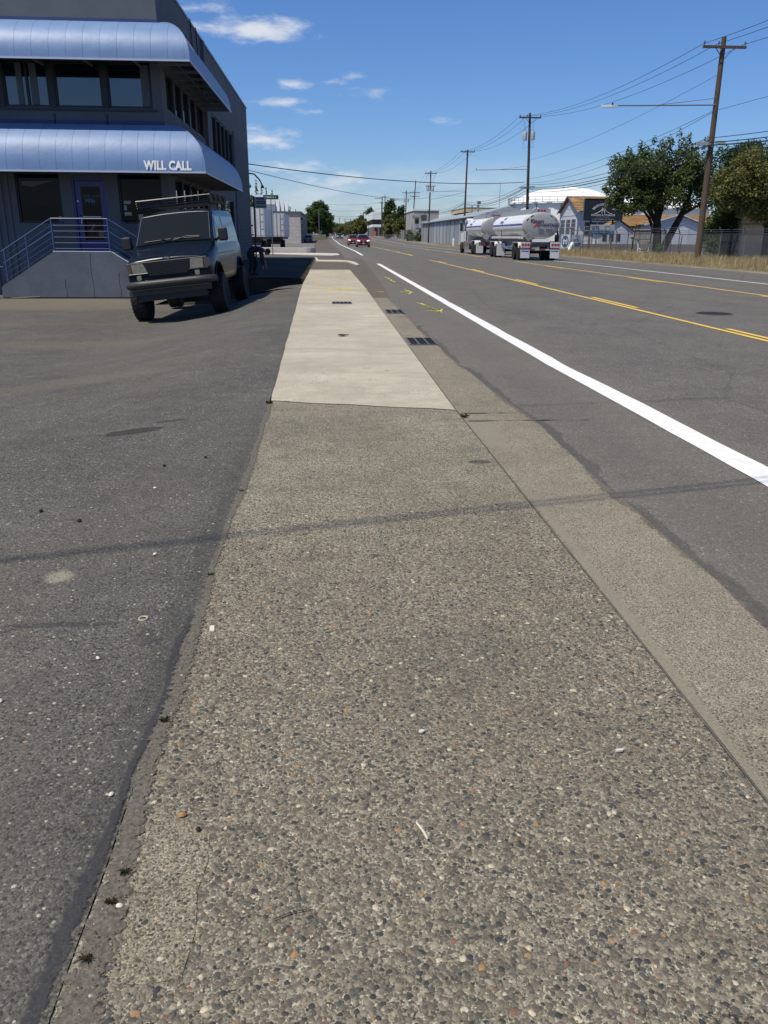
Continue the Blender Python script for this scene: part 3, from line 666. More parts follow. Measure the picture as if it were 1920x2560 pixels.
for (x0, x1) in ((-9.84, -9.66), (-9.42, -9.2), (-5.96, -5.70)): wpart(MB().bx(x0, x1, BYF + .085, BYF + .095, 5.37, 6.55), 'curtain', mat('curtain_grey', (.085, .10, .115), .7, var=.15, vscale=8), bld)
# things seen in the ground floor windows: a paper notice and blinds
mb = MB(); mb.add([F_(-10.1, 3.1, .1), F_(-9.0, 3.12, .1), F_(-9.35, 3.05, .1), F_(-9.75, 2.93, .1), F_(-10.1, 2.97, .1)], [(0, 1, 2, 3, 4)]); wpart(mb, 'window_reflector', mat('pale_panel', (.10, .10, .095), .6), bld)
for q in ((-6.85, -6.62, 2.42, 2.52), (-6.85, -6.76, 2.22, 2.38), (-6.85, -6.62, 2.06, 2.17), (-6.4, -6.25, 1.92, 2.1), (-9.02, -8.93, 1.9, 2.02)): wpart(MB().bx(q[0], q[1], BYF + .085, BYF + .095, q[2], q[3]), 'window_notice', mat('notice_paper', (.30, .30, .29), .7), bld)
# door
a, b, c, d_ = door
dr = wpart(MB().bx(a + .01, b - .01, BYF + .09, BYF + .13, c, d_ - .09).bx(a + .005, a + .06, BYF + .02, BYF + .088, c, d_ - .005).bx(b - .06, b - .005, BYF + .02, BYF + .088, c, d_ - .005).bx(a + .06, b - .06, BYF + .02, BYF + .088, d_ - .08, d_ - .005), 'door', M_BLUE, bld)
g = MB(); g.bx(a + .25, b - .22, BYF + .075, BYF + .089, 1.28, 2.95); g.build('glass', M_GLASSD, dr).location = (0, 0, 0)
g = MB(); g.tube([(a + .16, BYF + .085, 1.75), (a + .2, BYF + .02, 1.78), (a + .22, BYF + .02, 2.0), (a + .15, BYF + .085, 2.05)], .016, 6); g.bx(a + .25, b - .24, BYF + .045, BYF + .07, 2.0, 2.025); g.build('handle', mat('steel', (.45, .45, .45), .35, .9), dr).location = (0, 0, 0)
g = MB(); g.lathe([(.03, BYF + .07), (.03, BYF + .089)], (a + .13, 0, 2.5), 'y', 10); g.build('lock', mat('steel'), dr).location = (0, 0, 0)
put_text(text_mesh('OUR LOCKS', .075, .002, 'LEFT', .001, space=1.5), 'door_lettering', mat('faint_lettering', (.14, .14, .20), .6), dr, lambda x, y, z: (a + .34 + x, BYF + .070 - z, 2.63 + y)).location = (0, 0, 0)
put_text(text_mesh('Win', .2, .004, 'LEFT', .001, shear=.25), 'door_lettering', mat('blue_lettering', (.06, .16, .36), .5), dr, lambda x, y, z: (a + .34 + x, BYF + .070 - z, 2.45 + y)).location = (0, 0, 0)
# swinging shop posters low in the door glass
g = MB(); g.lathe([(.10, BYF + .070), (.10, BYF + .074)], (b - .30, 0, 1.47), 'y', 16); g.add([(a + .42, BYF + .072, 1.55), (a + .50, BYF + .072, 1.57), (a + .62, BYF + .072, 1.78), (a + .56, BYF + .072, 1.79)], [(0, 1, 2, 3)]); g.build('door_sticker', mat('grey_sticker', (.12, .11, .11), .6), dr).location = (0, 0, 0)

# rounded awnings that turn the corner
def awning(zb, zt, pf, ps, yend, x0, label, seam0, sw=.50):
    aw = bpy.data.objects.new('awning', None); link(aw, bld); aw.location = (0, 0, 0); aw['label'] = label
    aw.location = (-9 + 9, 0, 0)
    L = (-bld.location.x, -bld.location.y, -bld.location.z); aw.location = L
    NS = 12; ts = [math.pi / 2 * k / NS for k in range(NS + 1)]
    prof = [(math.sin(t), math.cos(t) ** .9 if math.cos(t) > 0 else 0) for t in ts]
    zz = lambda q: zb + (zt - zb) * q
    def fpt(x, i, o=0.0): p, q = prof[i]; return (x, BYF - pf * p - o * p, zz(q) + o * q)
    def spt(y, i, o=0.0): p, q = prof[i]; return (BXS + ps * p + o * p, y, zz(q) + o * q)
    corner = lambda i: (BXS + ps * prof[i][0], BYF - pf * prof[i][0])
    xs = [x0]
    k = 0
    while xs[-1] + sw < BXS + ps: xs.append(xs[-1] + sw)
    xs.append(BXS + ps)
    # lining under the panels
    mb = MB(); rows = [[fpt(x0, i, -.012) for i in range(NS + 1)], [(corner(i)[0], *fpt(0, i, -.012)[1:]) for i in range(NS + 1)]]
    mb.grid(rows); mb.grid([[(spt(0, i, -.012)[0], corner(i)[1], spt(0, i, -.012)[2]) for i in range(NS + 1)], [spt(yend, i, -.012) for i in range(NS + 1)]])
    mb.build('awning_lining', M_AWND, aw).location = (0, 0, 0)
    gap = .003
    for a_, b_ in zip(xs[:-1], xs[1:]):
        pts = []
        for i in range(NS + 1):
            cxx = corner(i)[0]; l = min(a_ + gap, cxx); r_ = min(b_ - gap, cxx); mdl = (l + r_) / 2; bul = .0016 * min(1, (r_ - l) / sw)
            pts.append([fpt(l, i), fpt((l + mdl) / 2, i, bul * .8), fpt(mdl, i, bul), fpt((r_ + mdl) / 2, i, bul * .8), fpt(r_, i)])
        m2 = MB(); m2.grid(pts); m2.build('awning_panel', M_AWN, aw, 50).location = (0, 0, 0)
    y = BYF - pf; ysd = [y]
    while ysd[-1] + sw * 1.2 < yend: ysd.append(ysd[-1] + sw * 1.2)
    ysd.append(yend)
    for a_, b_ in zip(ysd[:-1], ysd[1:]):
        pts = []
        for i in range(NS + 1):
            cy = corner(i)[1]; l = max(a_ + gap, cy); r_ = max(b_ - gap, cy); mdl = (l + r_) / 2; bul = .0016 if r_ - l > .2 else 0
            pts.append([spt(l, i), spt(mdl, i, bul), spt(r_, i)])
        m2 = MB(); m2.grid(pts); m2.build('awning_panel', M_AWN, aw, 50).location = (0, 0, 0)
    m2 = MB(); m2.add([spt(yend, i) for i in range(NS + 1)] + [(BXS, yend, zb)], [tuple(range(NS + 2))]); m2.build('awning_end', M_AWN, aw).location = (0, 0, 0)
    # hem at the lower edge, hip seam, and the frame seen from below
    m2 = MB(); m2.bar((x0, BYF - pf, zb - .015), (BXS + ps, BYF - pf, zb - .015), .035, .05); m2.bar((BXS + ps, BYF - pf + .02, zb - .015), (BXS + ps, yend, zb - .015), .035, .05); m2.build('awning_hem', M_TRIM, aw).location = (0, 0, 0)
    m2 = MB(); m2.tube([(corner(i)[0] + .006, corner(i)[1] - .006, zz(prof[i][1]) + .006) for i in range(NS + 1)], .014, 5); m2.build('awning_piping', M_AWN, aw).location = (0, 0, 0)
    m2 = MB(); m2.bx(x0, BXS, BYF - .03, BYF - .002, zt - .0, zt + .12); m2.bx(BXS + .002, BXS + .03, BYF - .03, yend, zt, zt + .10); m2.build('awning_flashing', M_AWND, aw).location = (0, 0, 0)
    x = x0 + .9
    while x < BXS:
        m2 = MB(); m2.bar((x, BYF - pf + .05, zb + .04), (x, BYF - .01, zb + .04), .05, .07); m2.build('frame_beam', M_GALV, aw).location = (0, 0, 0); x += 1.5
    y = BYF - pf + .9
    while y < yend:
        m2 = MB(); m2.bar((BXS + ps - .05, y, zb + .04), (BXS + .01, y, zb + .04), .06, .08); m2.build('frame_beam', M_GALV, aw).location = (0, 0, 0); y += 1.25
    m2 = MB(); m2.bar((x0, BYF - pf * .5, zb + .1), (BXS + ps * .5, BYF - pf * .5, zb + .1), .04, .04); m2.bar((BXS + ps * .5, BYF - pf * .5 + .03, zb + .1), (BXS + ps * .5, yend, zb + .1), .04, .04); m2.build('frame_rail', M_GALV, aw).location = (0, 0, 0)
    return aw, fpt
awU, _ = awning(6.45, 7.68, 1.38, 1.15, 38.3, -14.3, 'upper plain blue awning', 0)
awL, fL = awning(3.33, 4.80, 1.42, 1.43, 38.9, -14.45, 'lower blue awning with white lettering', 0)
def wrap(x, y, z):
    zc = 3.385 + y; q = max(0, min(1, (zc - 3.33) / 1.47)) ** (1 / .9); p = math.sqrt(max(0, 1 - q * q))
    return (-5.035 + x * .78, BYF - 1.42 * p - .020 - z, zc)
put_text(text_mesh('WILL CALL', .36, .017, 'CENTER', .002, space=1.06), 'lettering', mat('white_vinyl', (.82, .82, .80), .5), awL, wrap).location = (0, 0, 0)
# two cables over the parapet, conduit, and a gooseneck lamp on the far corner
mb = MB()
for y0, l in ((35.6, 1.5), (37.0, 1.9)): mb.tube([(BXS - .1, y0, 9.3), (BXS + .06, y0, 9.3), (BXS + .05, y0 + .1, 9.0), (BXS + .04, y0 + .5, 9.2 - l)], .022, 5)
wpart(mb, 'wall_cable', M_BLACK, bld)
mb = MB(); mb.tube([(-5.31, 57.8, 5.35), (-4.95, 57.95, 5.3), (-4.62, 58.0, 4.95), (-4.45, 58, 4.6)], .05, 6); mb.tube([(-4.45, 58, 4.62), (-4.45, 58, 4.45)], [.06, .13], 8); wpart(mb, 'gooseneck_lamp', M_BLACK, bld)
mb = MB()
for k in range(6): mb.bar((-6.6 + .12 * k, 28.98, 8.95 - .02 * k), (-6.55 + .12 * k, 28.9, 9.0), .03, .02)
mb.bx(-6.5, -6.2, BYF - .14, BYF - .002, 8.85, 9.05); wpart(mb, 'wall_light', M_BLACK, bld)

# ------------------------------------------------------------------ entrance stairs and landing with blue rails
RY0, RY1 = 27.15, 28.98
st = thing('entrance_stairs', 'grey concrete entrance landing and stairs with a blue pipe railing', 'stairs', (-7.8, 27.9, -.5))
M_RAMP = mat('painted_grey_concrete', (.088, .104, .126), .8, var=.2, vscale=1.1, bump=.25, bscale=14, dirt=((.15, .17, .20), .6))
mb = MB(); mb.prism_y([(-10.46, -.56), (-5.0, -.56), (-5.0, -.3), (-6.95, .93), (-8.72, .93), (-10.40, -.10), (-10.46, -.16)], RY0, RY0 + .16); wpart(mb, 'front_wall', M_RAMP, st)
mb = MB(); mb.bx(-10.44, -5.05, RY0 - .012, RY0 - .002, -.56, -.455); wpart(mb, 'base_shadow_strip', M_DARK, st)  # black strip that paints in the shadow line at the wall foot
for x_, z0_, z1_ in ((-8.45, -.45, .1), (-7.6, -.45, .88), (-6.75, -.45, .3)): wpart(MB().tube([(x_ + .02 * math.sin(7 * q), RY0 - .001, z0_ + (z1_ - z0_) * q) for q in np.linspace(0, 1, 7)], .006, 4), 'crack', M_DARK, st)
mb = MB(); mb.bx(-8.72, -6.95, RY0 + .162, RY1, -.55, .90)
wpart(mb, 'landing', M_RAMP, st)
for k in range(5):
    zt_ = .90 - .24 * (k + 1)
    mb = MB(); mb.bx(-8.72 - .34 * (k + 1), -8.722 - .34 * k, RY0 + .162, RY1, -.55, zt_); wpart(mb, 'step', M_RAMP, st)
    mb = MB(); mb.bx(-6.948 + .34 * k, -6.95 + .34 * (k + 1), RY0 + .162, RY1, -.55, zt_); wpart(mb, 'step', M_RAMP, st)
mb = MB(); mb.bar((-8.74, RY0 + .03, .945), (-6.93, RY0 + .03, .945), .05, .025); mb.bar((-6.92, RY0 + .03, .935), (-5.0, RY0 + .03, -.28), .05, .025); wpart(mb, 'edge_angle', M_TRIM, st)
RAILP = dict(z0=.94)
def slopeL(x): return .93 + (x + 8.72) * .612
def slopeR(x): return .93 - (x + 6.95) * .63
yr_ = RY0 + .05
def rail(p, q, r_): wpart(MB().tube([p, q], r_, 6), 'rail', M_RAIL, st)
for x, zb_ in ((-10.25, slopeL(-10.25)), (-9.54, slopeL(-9.54)), (-8.70, .93), (-6.97, .93), (-5.9, slopeR(-5.9)), (-5.05, slopeR(-5.05))):
    wpart(MB().bar((x, yr_, zb_), (x, yr_, zb_ + .98), .04, .04), 'post', M_RAIL, st)
for yy in (yr_, RY1 - .3):
    for hgt, r_ in ((.99, .022), (.79, .007), (.62, .02) , (.44, .007), (.27, .007), (.10, .007)):
        if yy > yr_ and hgt not in (.99, .62): continue
        if yy == yr_:
            if hgt != .62: rail((-8.70, yy, .93 + hgt), (-6.97, yy, .93 + hgt), r_)
            else: rail((-8.70, yy, .93 + hgt), (-6.97, yy, .93 + hgt), .007)
        rail((-10.32, yy, slopeL(-10.32) + hgt), (-8.70, yy, .93 + hgt), r_)
        rail((-6.97, yy, .93 + hgt), (-5.0, yy, slopeR(-5.0) + hgt), r_)
wpart(MB().tube([(-10.32, yr_, .94), (-10.48, yr_, .88), (-10.5, yr_, .5), (-10.36, yr_, .45)], .026, 6), 'rail', M_RAIL, st)
mb = MB(); mb.tube([(-11.6, 26.6, -.48), (-10.9, 26.9, -.48), (-10.2, 27.1, -.48), (-9.3, 27.12, -.44)], .009, 5)
o = mb.build('cable', M_BLACK, None); tag(o, 'thin black cable lying on the asphalt at the foot of the stairs', 'cable')
# ================================================================== vehicles
M_TIRE = mat('tyre_rubber', (.010, .010, .010), .8, bump=.3, bscale=60)
M_VAN = mat('van_paint', (.005, .009, .016), .22, metal=0, coat=0, spec=.16, var=.15, vscale=2)
M_VANG = mat('van_glass', (.012, .014, .013), .06, ior=1.32)
M_CHROME = mat('chrome', (.7, .7, .7), .12, 1.0)
M_PLAST = mat('black_plastic', (.018, .018, .018), .5)
M_LAMP = mat('headlamp_plastic', (.20, .195, .16), .22, coat=.6, var=.25, vscale=14)
M_AMB = mat('dark_marker_lens', (.08, .06, .045), .2, coat=.5)
def wheel(parent, x, y, z, r, w, side, rimr=.56, rim_mat=None, tread=True, name='wheel', knob=True):
    wh = bpy.data.objects.new(name, None); link(wh, parent); wh.location = (x, y, z)
    m = MB(); h = w / 2
    m.lathe([(r * rimr, -h * .8), (r * .75, -h), (r * .93, -h * .95), (r * .985, -h * .72), (r, -h * .3), (r, h * .3), (r * .985, h * .72), (r * .93, h * .95), (r * .75, h), (r * rimr, h * .8)], (0, 0, 0), 'x', 28)
    if tread:
        for k in range(30):
            g = 2 * math.pi * (k + .5) / 30
            for sx in (-1, 1):
                g2 = g + (.1 if sx > 0 else 0); c0, s0 = math.cos(g2), math.sin(g2)
                p = lambda rr, t, xx: (xx, (c0 * rr - s0 * t), (s0 * rr + c0 * t))
                xa, xb = sx * h * .22, sx * h * .93
                v = [p(r * .95, -.028, xa), p(r * .95, .028, xa), p(r * .93, .028, xb), p(r * .93, -.028, xb), p(r * 1.022, -.026, xa), p(r * 1.022, .026, xa), p(r * .995, .026, xb), p(r * .995, -.026, xb)]
                m.add(v, [(4, 5, 6, 7), (0, 1, 5, 4), (1, 2, 6, 5), (2, 3, 7, 6), (3, 0, 4, 7)])
    lpart(m, 'tyre', M_TIRE, wh, 40)
    m = MB(); m.lathe([(.001, side * h * .45), (r * .16, side * h * .5), (r * .2, side * h * .3), (r * rimr * .8, side * h * .25), (r * rimr * .98, side * h * .72), (r * rimr, side * h * .8), (r * rimr, -side * h * .5)], (0, 0, 0), 'x', 20)
    lpart(m, 'rim', rim_mat or M_PLAST, wh, 40)
    return wh
def body_loft(st, half):
    """st: y stations; half(y) -> right-half profile [(x,z)...] from bottom centre to top centre"""
    m = MB(); rows = []
    for y in st:
        h = half(y); rows.append([(x, y, z) for x, z in h] + [(-x, y, z) for x, z in reversed(h[:-1])])
    m.grid(rows); n = len(rows[0]); L = len(rows) * n
    b0 = len(m.v) - L
    m.f.append(tuple(range(b0, b0 + n))); m.mi.append(0); m.f.append(tuple(range(b0 + L - n, b0 + L))[::-1]); m.mi.append(0)
    return m
# ------------------------------------------------------------------ the van (local y runs from its nose to its tail)
vz = -.29
van = thing('passenger_van', 'dark blue lifted passenger van with a black roof rack parked nose out', 'van', (-3.56, 19.15, vz))
van.rotation_euler = (R(.5), R(-6.1), R(-2.0))
I = np.interp
def van_half(y):
    top = I(y, [.04, .06, .095, .16, .26, .45, .95, 1.06, 1.80, 2.1, 4.9, 5.15, 5.25], [1.21, 1.245, 1.275, 1.305, 1.335, 1.385, 1.50, 1.57, 2.22, 2.29, 2.29, 2.22, 2.0])
    wid = I(y, [.04, .16, .6, 4.9, 5.25], [.90, .96, 1.0, 1.0, .95])
    belt = I(y, [.1, .95, 1.1, 5.25], [1.18, 1.36, 1.43, 1.43])
    wt = I(y, [.1, .95, 1.06, 1.80, 2.2, 4.9, 5.25], [.86, .91, .95, .885, .87, .87, .82])
    bot = I(y, [.04, .16, 5.0, 5.25], [.80, .56, .56, .75])
    belt = min(belt, top - .05); ws = wid - .02
    e = top - I(y, [.1, .95, 1.06, 1.8, 2.2], [.03, .035, .03, .09, .10])
    return [(0, bot), (wid * .9, bot), (wid * .965, bot + .05), (wid, bot + .22), (wid * 1.0, (bot + belt) / 2 + .1), (wid * .99, belt - .05), (ws * .985, belt), (wt * .35 + ws * .65, belt + (e - belt) * .34), (wt * .68 + ws * .32, belt + (e - belt) * .68), (wt, e), (wt - .05, top - (top - e) * .35), (wt * .78, top), (wt * .4, top + .022), (0, top + .03)]
stn = [.04, .05, .06, .075, .095, .125, .16, .20, .26, .36, .45, .6, .95, 1.06, 1.3, 1.55, 1.80, 2.1, 2.8, 3.5, 4.2, 4.9, 5.1, 5.2, 5.25]
body = body_loft(stn, van_half).build('body', M_VAN, van, 32, origin=(0, 0, 0))
# wheel openings are cut out of the body
cut = MB()
for y in (.86, 4.36): cut.lathe([(.55, -1.3), (.55, 1.3)], (0, y, .50), 'x', 32)
co = cut.build('cutter', M_PLAST, None); co.location = (0, 0, 0)
mdf = body.modifiers.new('arch', 'BOOLEAN'); mdf.object = co; mdf.operation = 'DIFFERENCE'; mdf.solver = 'EXACT'
par, mb_ = body.parent, body.matrix_parent_inverse.copy(); body.parent = None
dg = bpy.context.evaluated_depsgraph_get(); me = bpy.data.meshes.new_from_object(body.evaluated_get(dg)); body.modifiers.clear(); body.data = me; body.parent = par
bpy.data.objects.remove(co)
m = MB(); m.bx(-.78, .78, .3, 5.0, .50, .9); m.bx(-.3, .3, .5, 4.9, .38, .52); m.tube([(-.85, .9, .46), (.85, .9, .46)], .05, 8); m.tube([(-.85, 4.36, .46), (.85, 4.36, .46)], .06, 8); m.lathe([(.16, -.12), (.2, 0), (.16, .12)], (.05, 4.36, .46), 'y', 10); m.bx(-.5, .1, .6, .66, .34, .37); m.bx(-.1, .35, 1.9, 2.6, .30, .5); m.bx(.2, .5, .7, 1.5, .36, .5)
lpart(m, 'chassis', M_PLAST, van)
def side_x(y, z, o=.006):
    h = van_half(y); pts = h[3:10]
    for (x0, z0), (x1, z1) in zip(pts[:-1], pts[1:]):
        if z0 <= z <= z1: return x0 + (x1 - x0) * (z - z0) / (z1 - z0) + o
    return pts[-1][0] + o
def ws_pt(u, v, o=.008):
    """windscreen: u -1..1 across, v 0..1 up"""
    y = 1.075 + (1.775 - 1.075) * v; top = I(y, [1.06, 1.80], [1.57, 2.22]); hw = I(y, [1.06, 1.8], [.95, .885]) - .075
    return (u * hw, y - o * .6, top + .028 * (1 - u * u) + o - .012 * abs(u) ** 3)
m = MB(); m.grid([[ws_pt(-1 + 2 * k / 12, j / 5) for k in range(13)] for j in range(6)]); wsn = lpart(m, 'windshield', M_VANG, van, 40)
m = MB(); edge = [ws_pt(-1, j / 5, .012) for j in range(6)] + [ws_pt(-1 + 2 * k / 12, 1, .012) for k in range(1, 13)] + [ws_pt(1, 1 - j / 5, .012) for j in range(1, 6)]
m.tube(edge, .008, 5); lpart(m, 'windshield_trim', mat('bright_trim', (.15, .15, .15), .45, .4), van)
m = MB(); m.grid([[ws_pt(-.99 + 1.98 * k / 12, -.075 + .06 * j, .012) for k in range(13)] for j in range(2)]); lpart(m, 'cowl', M_PLAST, van)
for (u0, u1) in ((-.78, -.06), (.02, .72)):
    m = MB(); m.tube([ws_pt(u0 if u0 > 0 else u1, -.02, .03), ws_pt((u0 + u1) / 2, .085, .03), ws_pt(u1 if u0 > 0 else u0, .075, .03)], .011, 5); m.tube([ws_pt(u0, .05, .022), ws_pt(u1, .05, .022)], .009, 5); lpart(m, 'wiper', M_PLAST, van)
# dashboard, papers and seat backs seen through the screen
m = MB(); m.bx(-.34, -.22, 1.48, 1.485, 1.72, 1.96); 
for s in (-1, 1):
    for (y0, y1, y0b) in ((1.32, 1.72, 1.80), (1.80, 2.72, 1.90), (2.82, 4.85, 2.84)):
        m = MB(); rows = []
        for j in range(5):
            z = 1.46 + (2.10 - 1.46) * j / 4; ya = y0 + (y0b - y0) * (j / 4) if y0 < 2 else y0
            rows.append([(s * side_x(ya + (y1 + (.12 if y0 < 1.5 else 0) - ya) * k / 5, min(z, van_half(ya + (y1 - ya) * k / 5)[9][1] - .03), .006), ya + (y1 + (.12 if y0 < 1.5 else 0) - ya) * k / 5, z) for k in range(6)])
        if s > 0 or y0 < 2.5: lpart(m.grid(rows), 'side_window', M_VANG, van, 40)
    m = MB(); m.grid([[(s * side_x(y, z, .008), y, z) for z in (.62, 1.0, 1.42)] for y in (1.30, 1.312)]); m.grid([[(s * side_x(y, z, .008), y, z) for z in (.62, 1.0, 1.42)] for y in (2.76, 2.772)]); m.grid([[(s * side_x(y, z, .010), y, z) for z in (1.225, 1.24)] for y in (.5, 1.5, 3, 5.1)]); lpart(m, 'door_seam', M_PLAST, van)
    m = MB(); m.grid([[(s * side_x(y, z, .014), y, z) for z in (.66, .70, .74, .78)] for y in (1.45, 2.5, 3.75)]); lpart(m, 'rocker_moulding', mat('silver_trim', (.30, .30, .29), .3, .6), van)
    m = MB(); xx = s * 1.04; m.bx(min(xx, xx + s * .22), max(xx, xx + s * .22), 1.25, 1.37, 1.50, 1.80); mr = lpart(m, 'mirror', M_PLAST, van)
    bv = mr.modifiers.new('round', 'BEVEL'); bv.width = .04; bv.segments = 3
    m = MB(); m.tube([(s * .93, 1.36, 1.52), (s * 1.06, 1.33, 1.6)], .035, 6); m.build('mirror_arm', M_PLAST, mr, origin=(0, 0, 0))
    m = MB(); m.lathe([(.545, 0), (.565, .012), (.545, .024)], (s * .995 - .012, 0, 0), 'x', 8)
    for y in (.86, 4.36):
        m = MB(); m.tube([(s * (side_x(max(.2, y - .54 * math.cos(a)), .8, 0) + .012), y - .54 * math.cos(a), .52 + .54 * math.sin(a)) for a in np.linspace(.1, math.pi - .1, 15)], .022, 5); lpart(m, 'wheel_arch', M_VAN, van, 50)
    wheel(van, s * .93, .86, .35, .46, .34, s); wheel(van, s * .93, 4.36, .35, .46, .34, s)
    # lamps
    m = MB(); m.prism_y([(s * .50, .985), (s * .80, .985), (s * .815, 1.19), (s * .53, 1.195)] if s > 0 else [(s * .80, .985), (s * .46, .985), (s * .55, 1.195), (s * .815, 1.19)], .018, .10); hl = lpart(m, 'headlight', M_LAMP, van)
    m = MB(); m.grid([[(s * .82, .022, .99), (s * .90, .032, .99), (s * .962, .13, 1.0)], [(s * .825, .022, 1.19), (s * .90, .032, 1.19), (s * .955, .13, 1.185)]]); m.grid([[(s * .82, .022, .99), (s * .82, .10, .99)], [(s * .825, .022, 1.19), (s * .825, .10, 1.19)]]); lpart(m, 'marker_light', M_AMB, van)
    m = MB(); m.tube([(s * .90, .022, .975), (s * .47, .014, .975)], .006, 5); lpart(m, 'headlight_trim', mat('bright_trim'), van)
m = MB(); m.bx(-.90, .90, .036, .2, .82, 1.19); lpart(m, 'front_panel', M_VAN, van)
m = MB(); m.prism_y([(-.42, .90), (.42, .90), (.50, .985), (.52, 1.195), (-.52, 1.195), (-.50, .985)], .02, .06); gr = lpart(m, 'grille', mat('grille_black', (.008, .008, .009), .5), van)
for k in range(10):
    z = .92 + k * .027; hw = I(z, [.9, 1.0, 1.235], [.42, .5, .52]) - .012
    m = MB(); m.bx(-hw, hw, .010, .02, z, z + .010); m.build('grille_bar', mat('grille_bar_grey', (.022, .022, .022), .5), gr, origin=(0, 0, 0))
m = MB(); m.tube([(-.90, .036, 1.207), (0, .032, 1.210), (.90, .036, 1.207)], .006, 5); lpart(m, 'hood_trim', mat('hood_trim_metal', (.08, .085, .10), .5, .3), van)
m = MB(); m.lathe([(.001, .040), (.085, .040), (.09, .07)], (0, 0, 1.262), 'y', 18, sx=1, sz=.48); em = lpart(m, 'emblem', mat('emblem_blue', (.02, .04, .12), .2, coat=1), van)
m = MB(); m.add([(x_, .036, z_ - .038) for x_, z_ in ((-.065, 1.305), (-.02, 1.328), (.0, 1.31), (.03, 1.318), (.062, 1.30), (.05, 1.275), (.035, 1.29), (.005, 1.283), (-.01, 1.30), (-.04, 1.298))], [tuple(range(10))]); m.build('emblem_mark', M_CHROME, em, origin=(0, 0, 0))
m = MB(); m.tube([(-.98, .22, .72), (-.92, .0, .73), (-.6, -.055, .735), (.6, -.055, .735), (.92, .0, .73), (.98, .22, .72)], .088, 10); m.bx(-.9, .9, .03, .14, .50, .66); bp = lpart(m, 'bumper', mat('bumper_dark', (.035, .035, .034), .5, var=.2, vscale=9), van, 50)
m = MB(); m.tube([(-.9, -.03, .625), (0, -.075, .63), (.9, -.03, .625)], .012, 5); m.build('bumper_strip', mat('bright_trim'), bp, origin=(0, 0, 0))
for s in (-1, 1):
    m = MB(); m.bx(s * .66 - .05, s * .66 + .05, -.06, .0, .84, .94); m.bx(s * .66 - .015, s * .66 + .015, -.05, -.02, .80, .84); lpart(m, 'fog_lamp', M_LAMP, van)
m = MB(); m.bx(-.78, .78, .1, .13, .36, .52); lpart(m, 'air_dam', M_PLAST, van)
# roof rack
rk = bpy.data.objects.new('roof_rack', None); link(rk, van); rk.location = (-.02, 0, -.02)
M_RACK = mat('rack_black', (.014, .014, .015), .7)
for s in (-1, 1):
    m = MB(); m.bar((s * .86, 2.0, 2.56), (s * .86, 4.6, 2.56), .05, .16); m.bar((s * .83, 2.0, 2.46), (s * .83, 4.6, 2.46), .06, .06)
    for y in (2.2, 3.3, 4.4): m.bar((s * .80, y, 2.24), (s * .84, y, 2.56), .05, .05)
    lpart(m, 'rack_frame', M_RACK, rk)
for k in range(4):
    m = MB(); z = 2.45 + .052 * k; m.tube([(-.9, 1.98 - .02 * k, z), (.9, 1.98 - .02 * k, z)], .020, 6); lpart(m, 'rack_slat', mat('rack_rail', (.05, .05, .05), .25, .7), rk)
for k in range(9):
    m = MB(); y = 2.25 + k * .28; m.bar((-.84, y, 2.475), (.84, y, 2.475), .06, .03); lpart(m, 'rack_slat', M_RACK, rk)
for k, y in enumerate((2.5, 3.1, 3.9)):
    m = MB(); m.bx(.885, .95, y, y + .12, 2.50, 2.66); lpart(m, 'rack_bracket', M_RACK, rk)

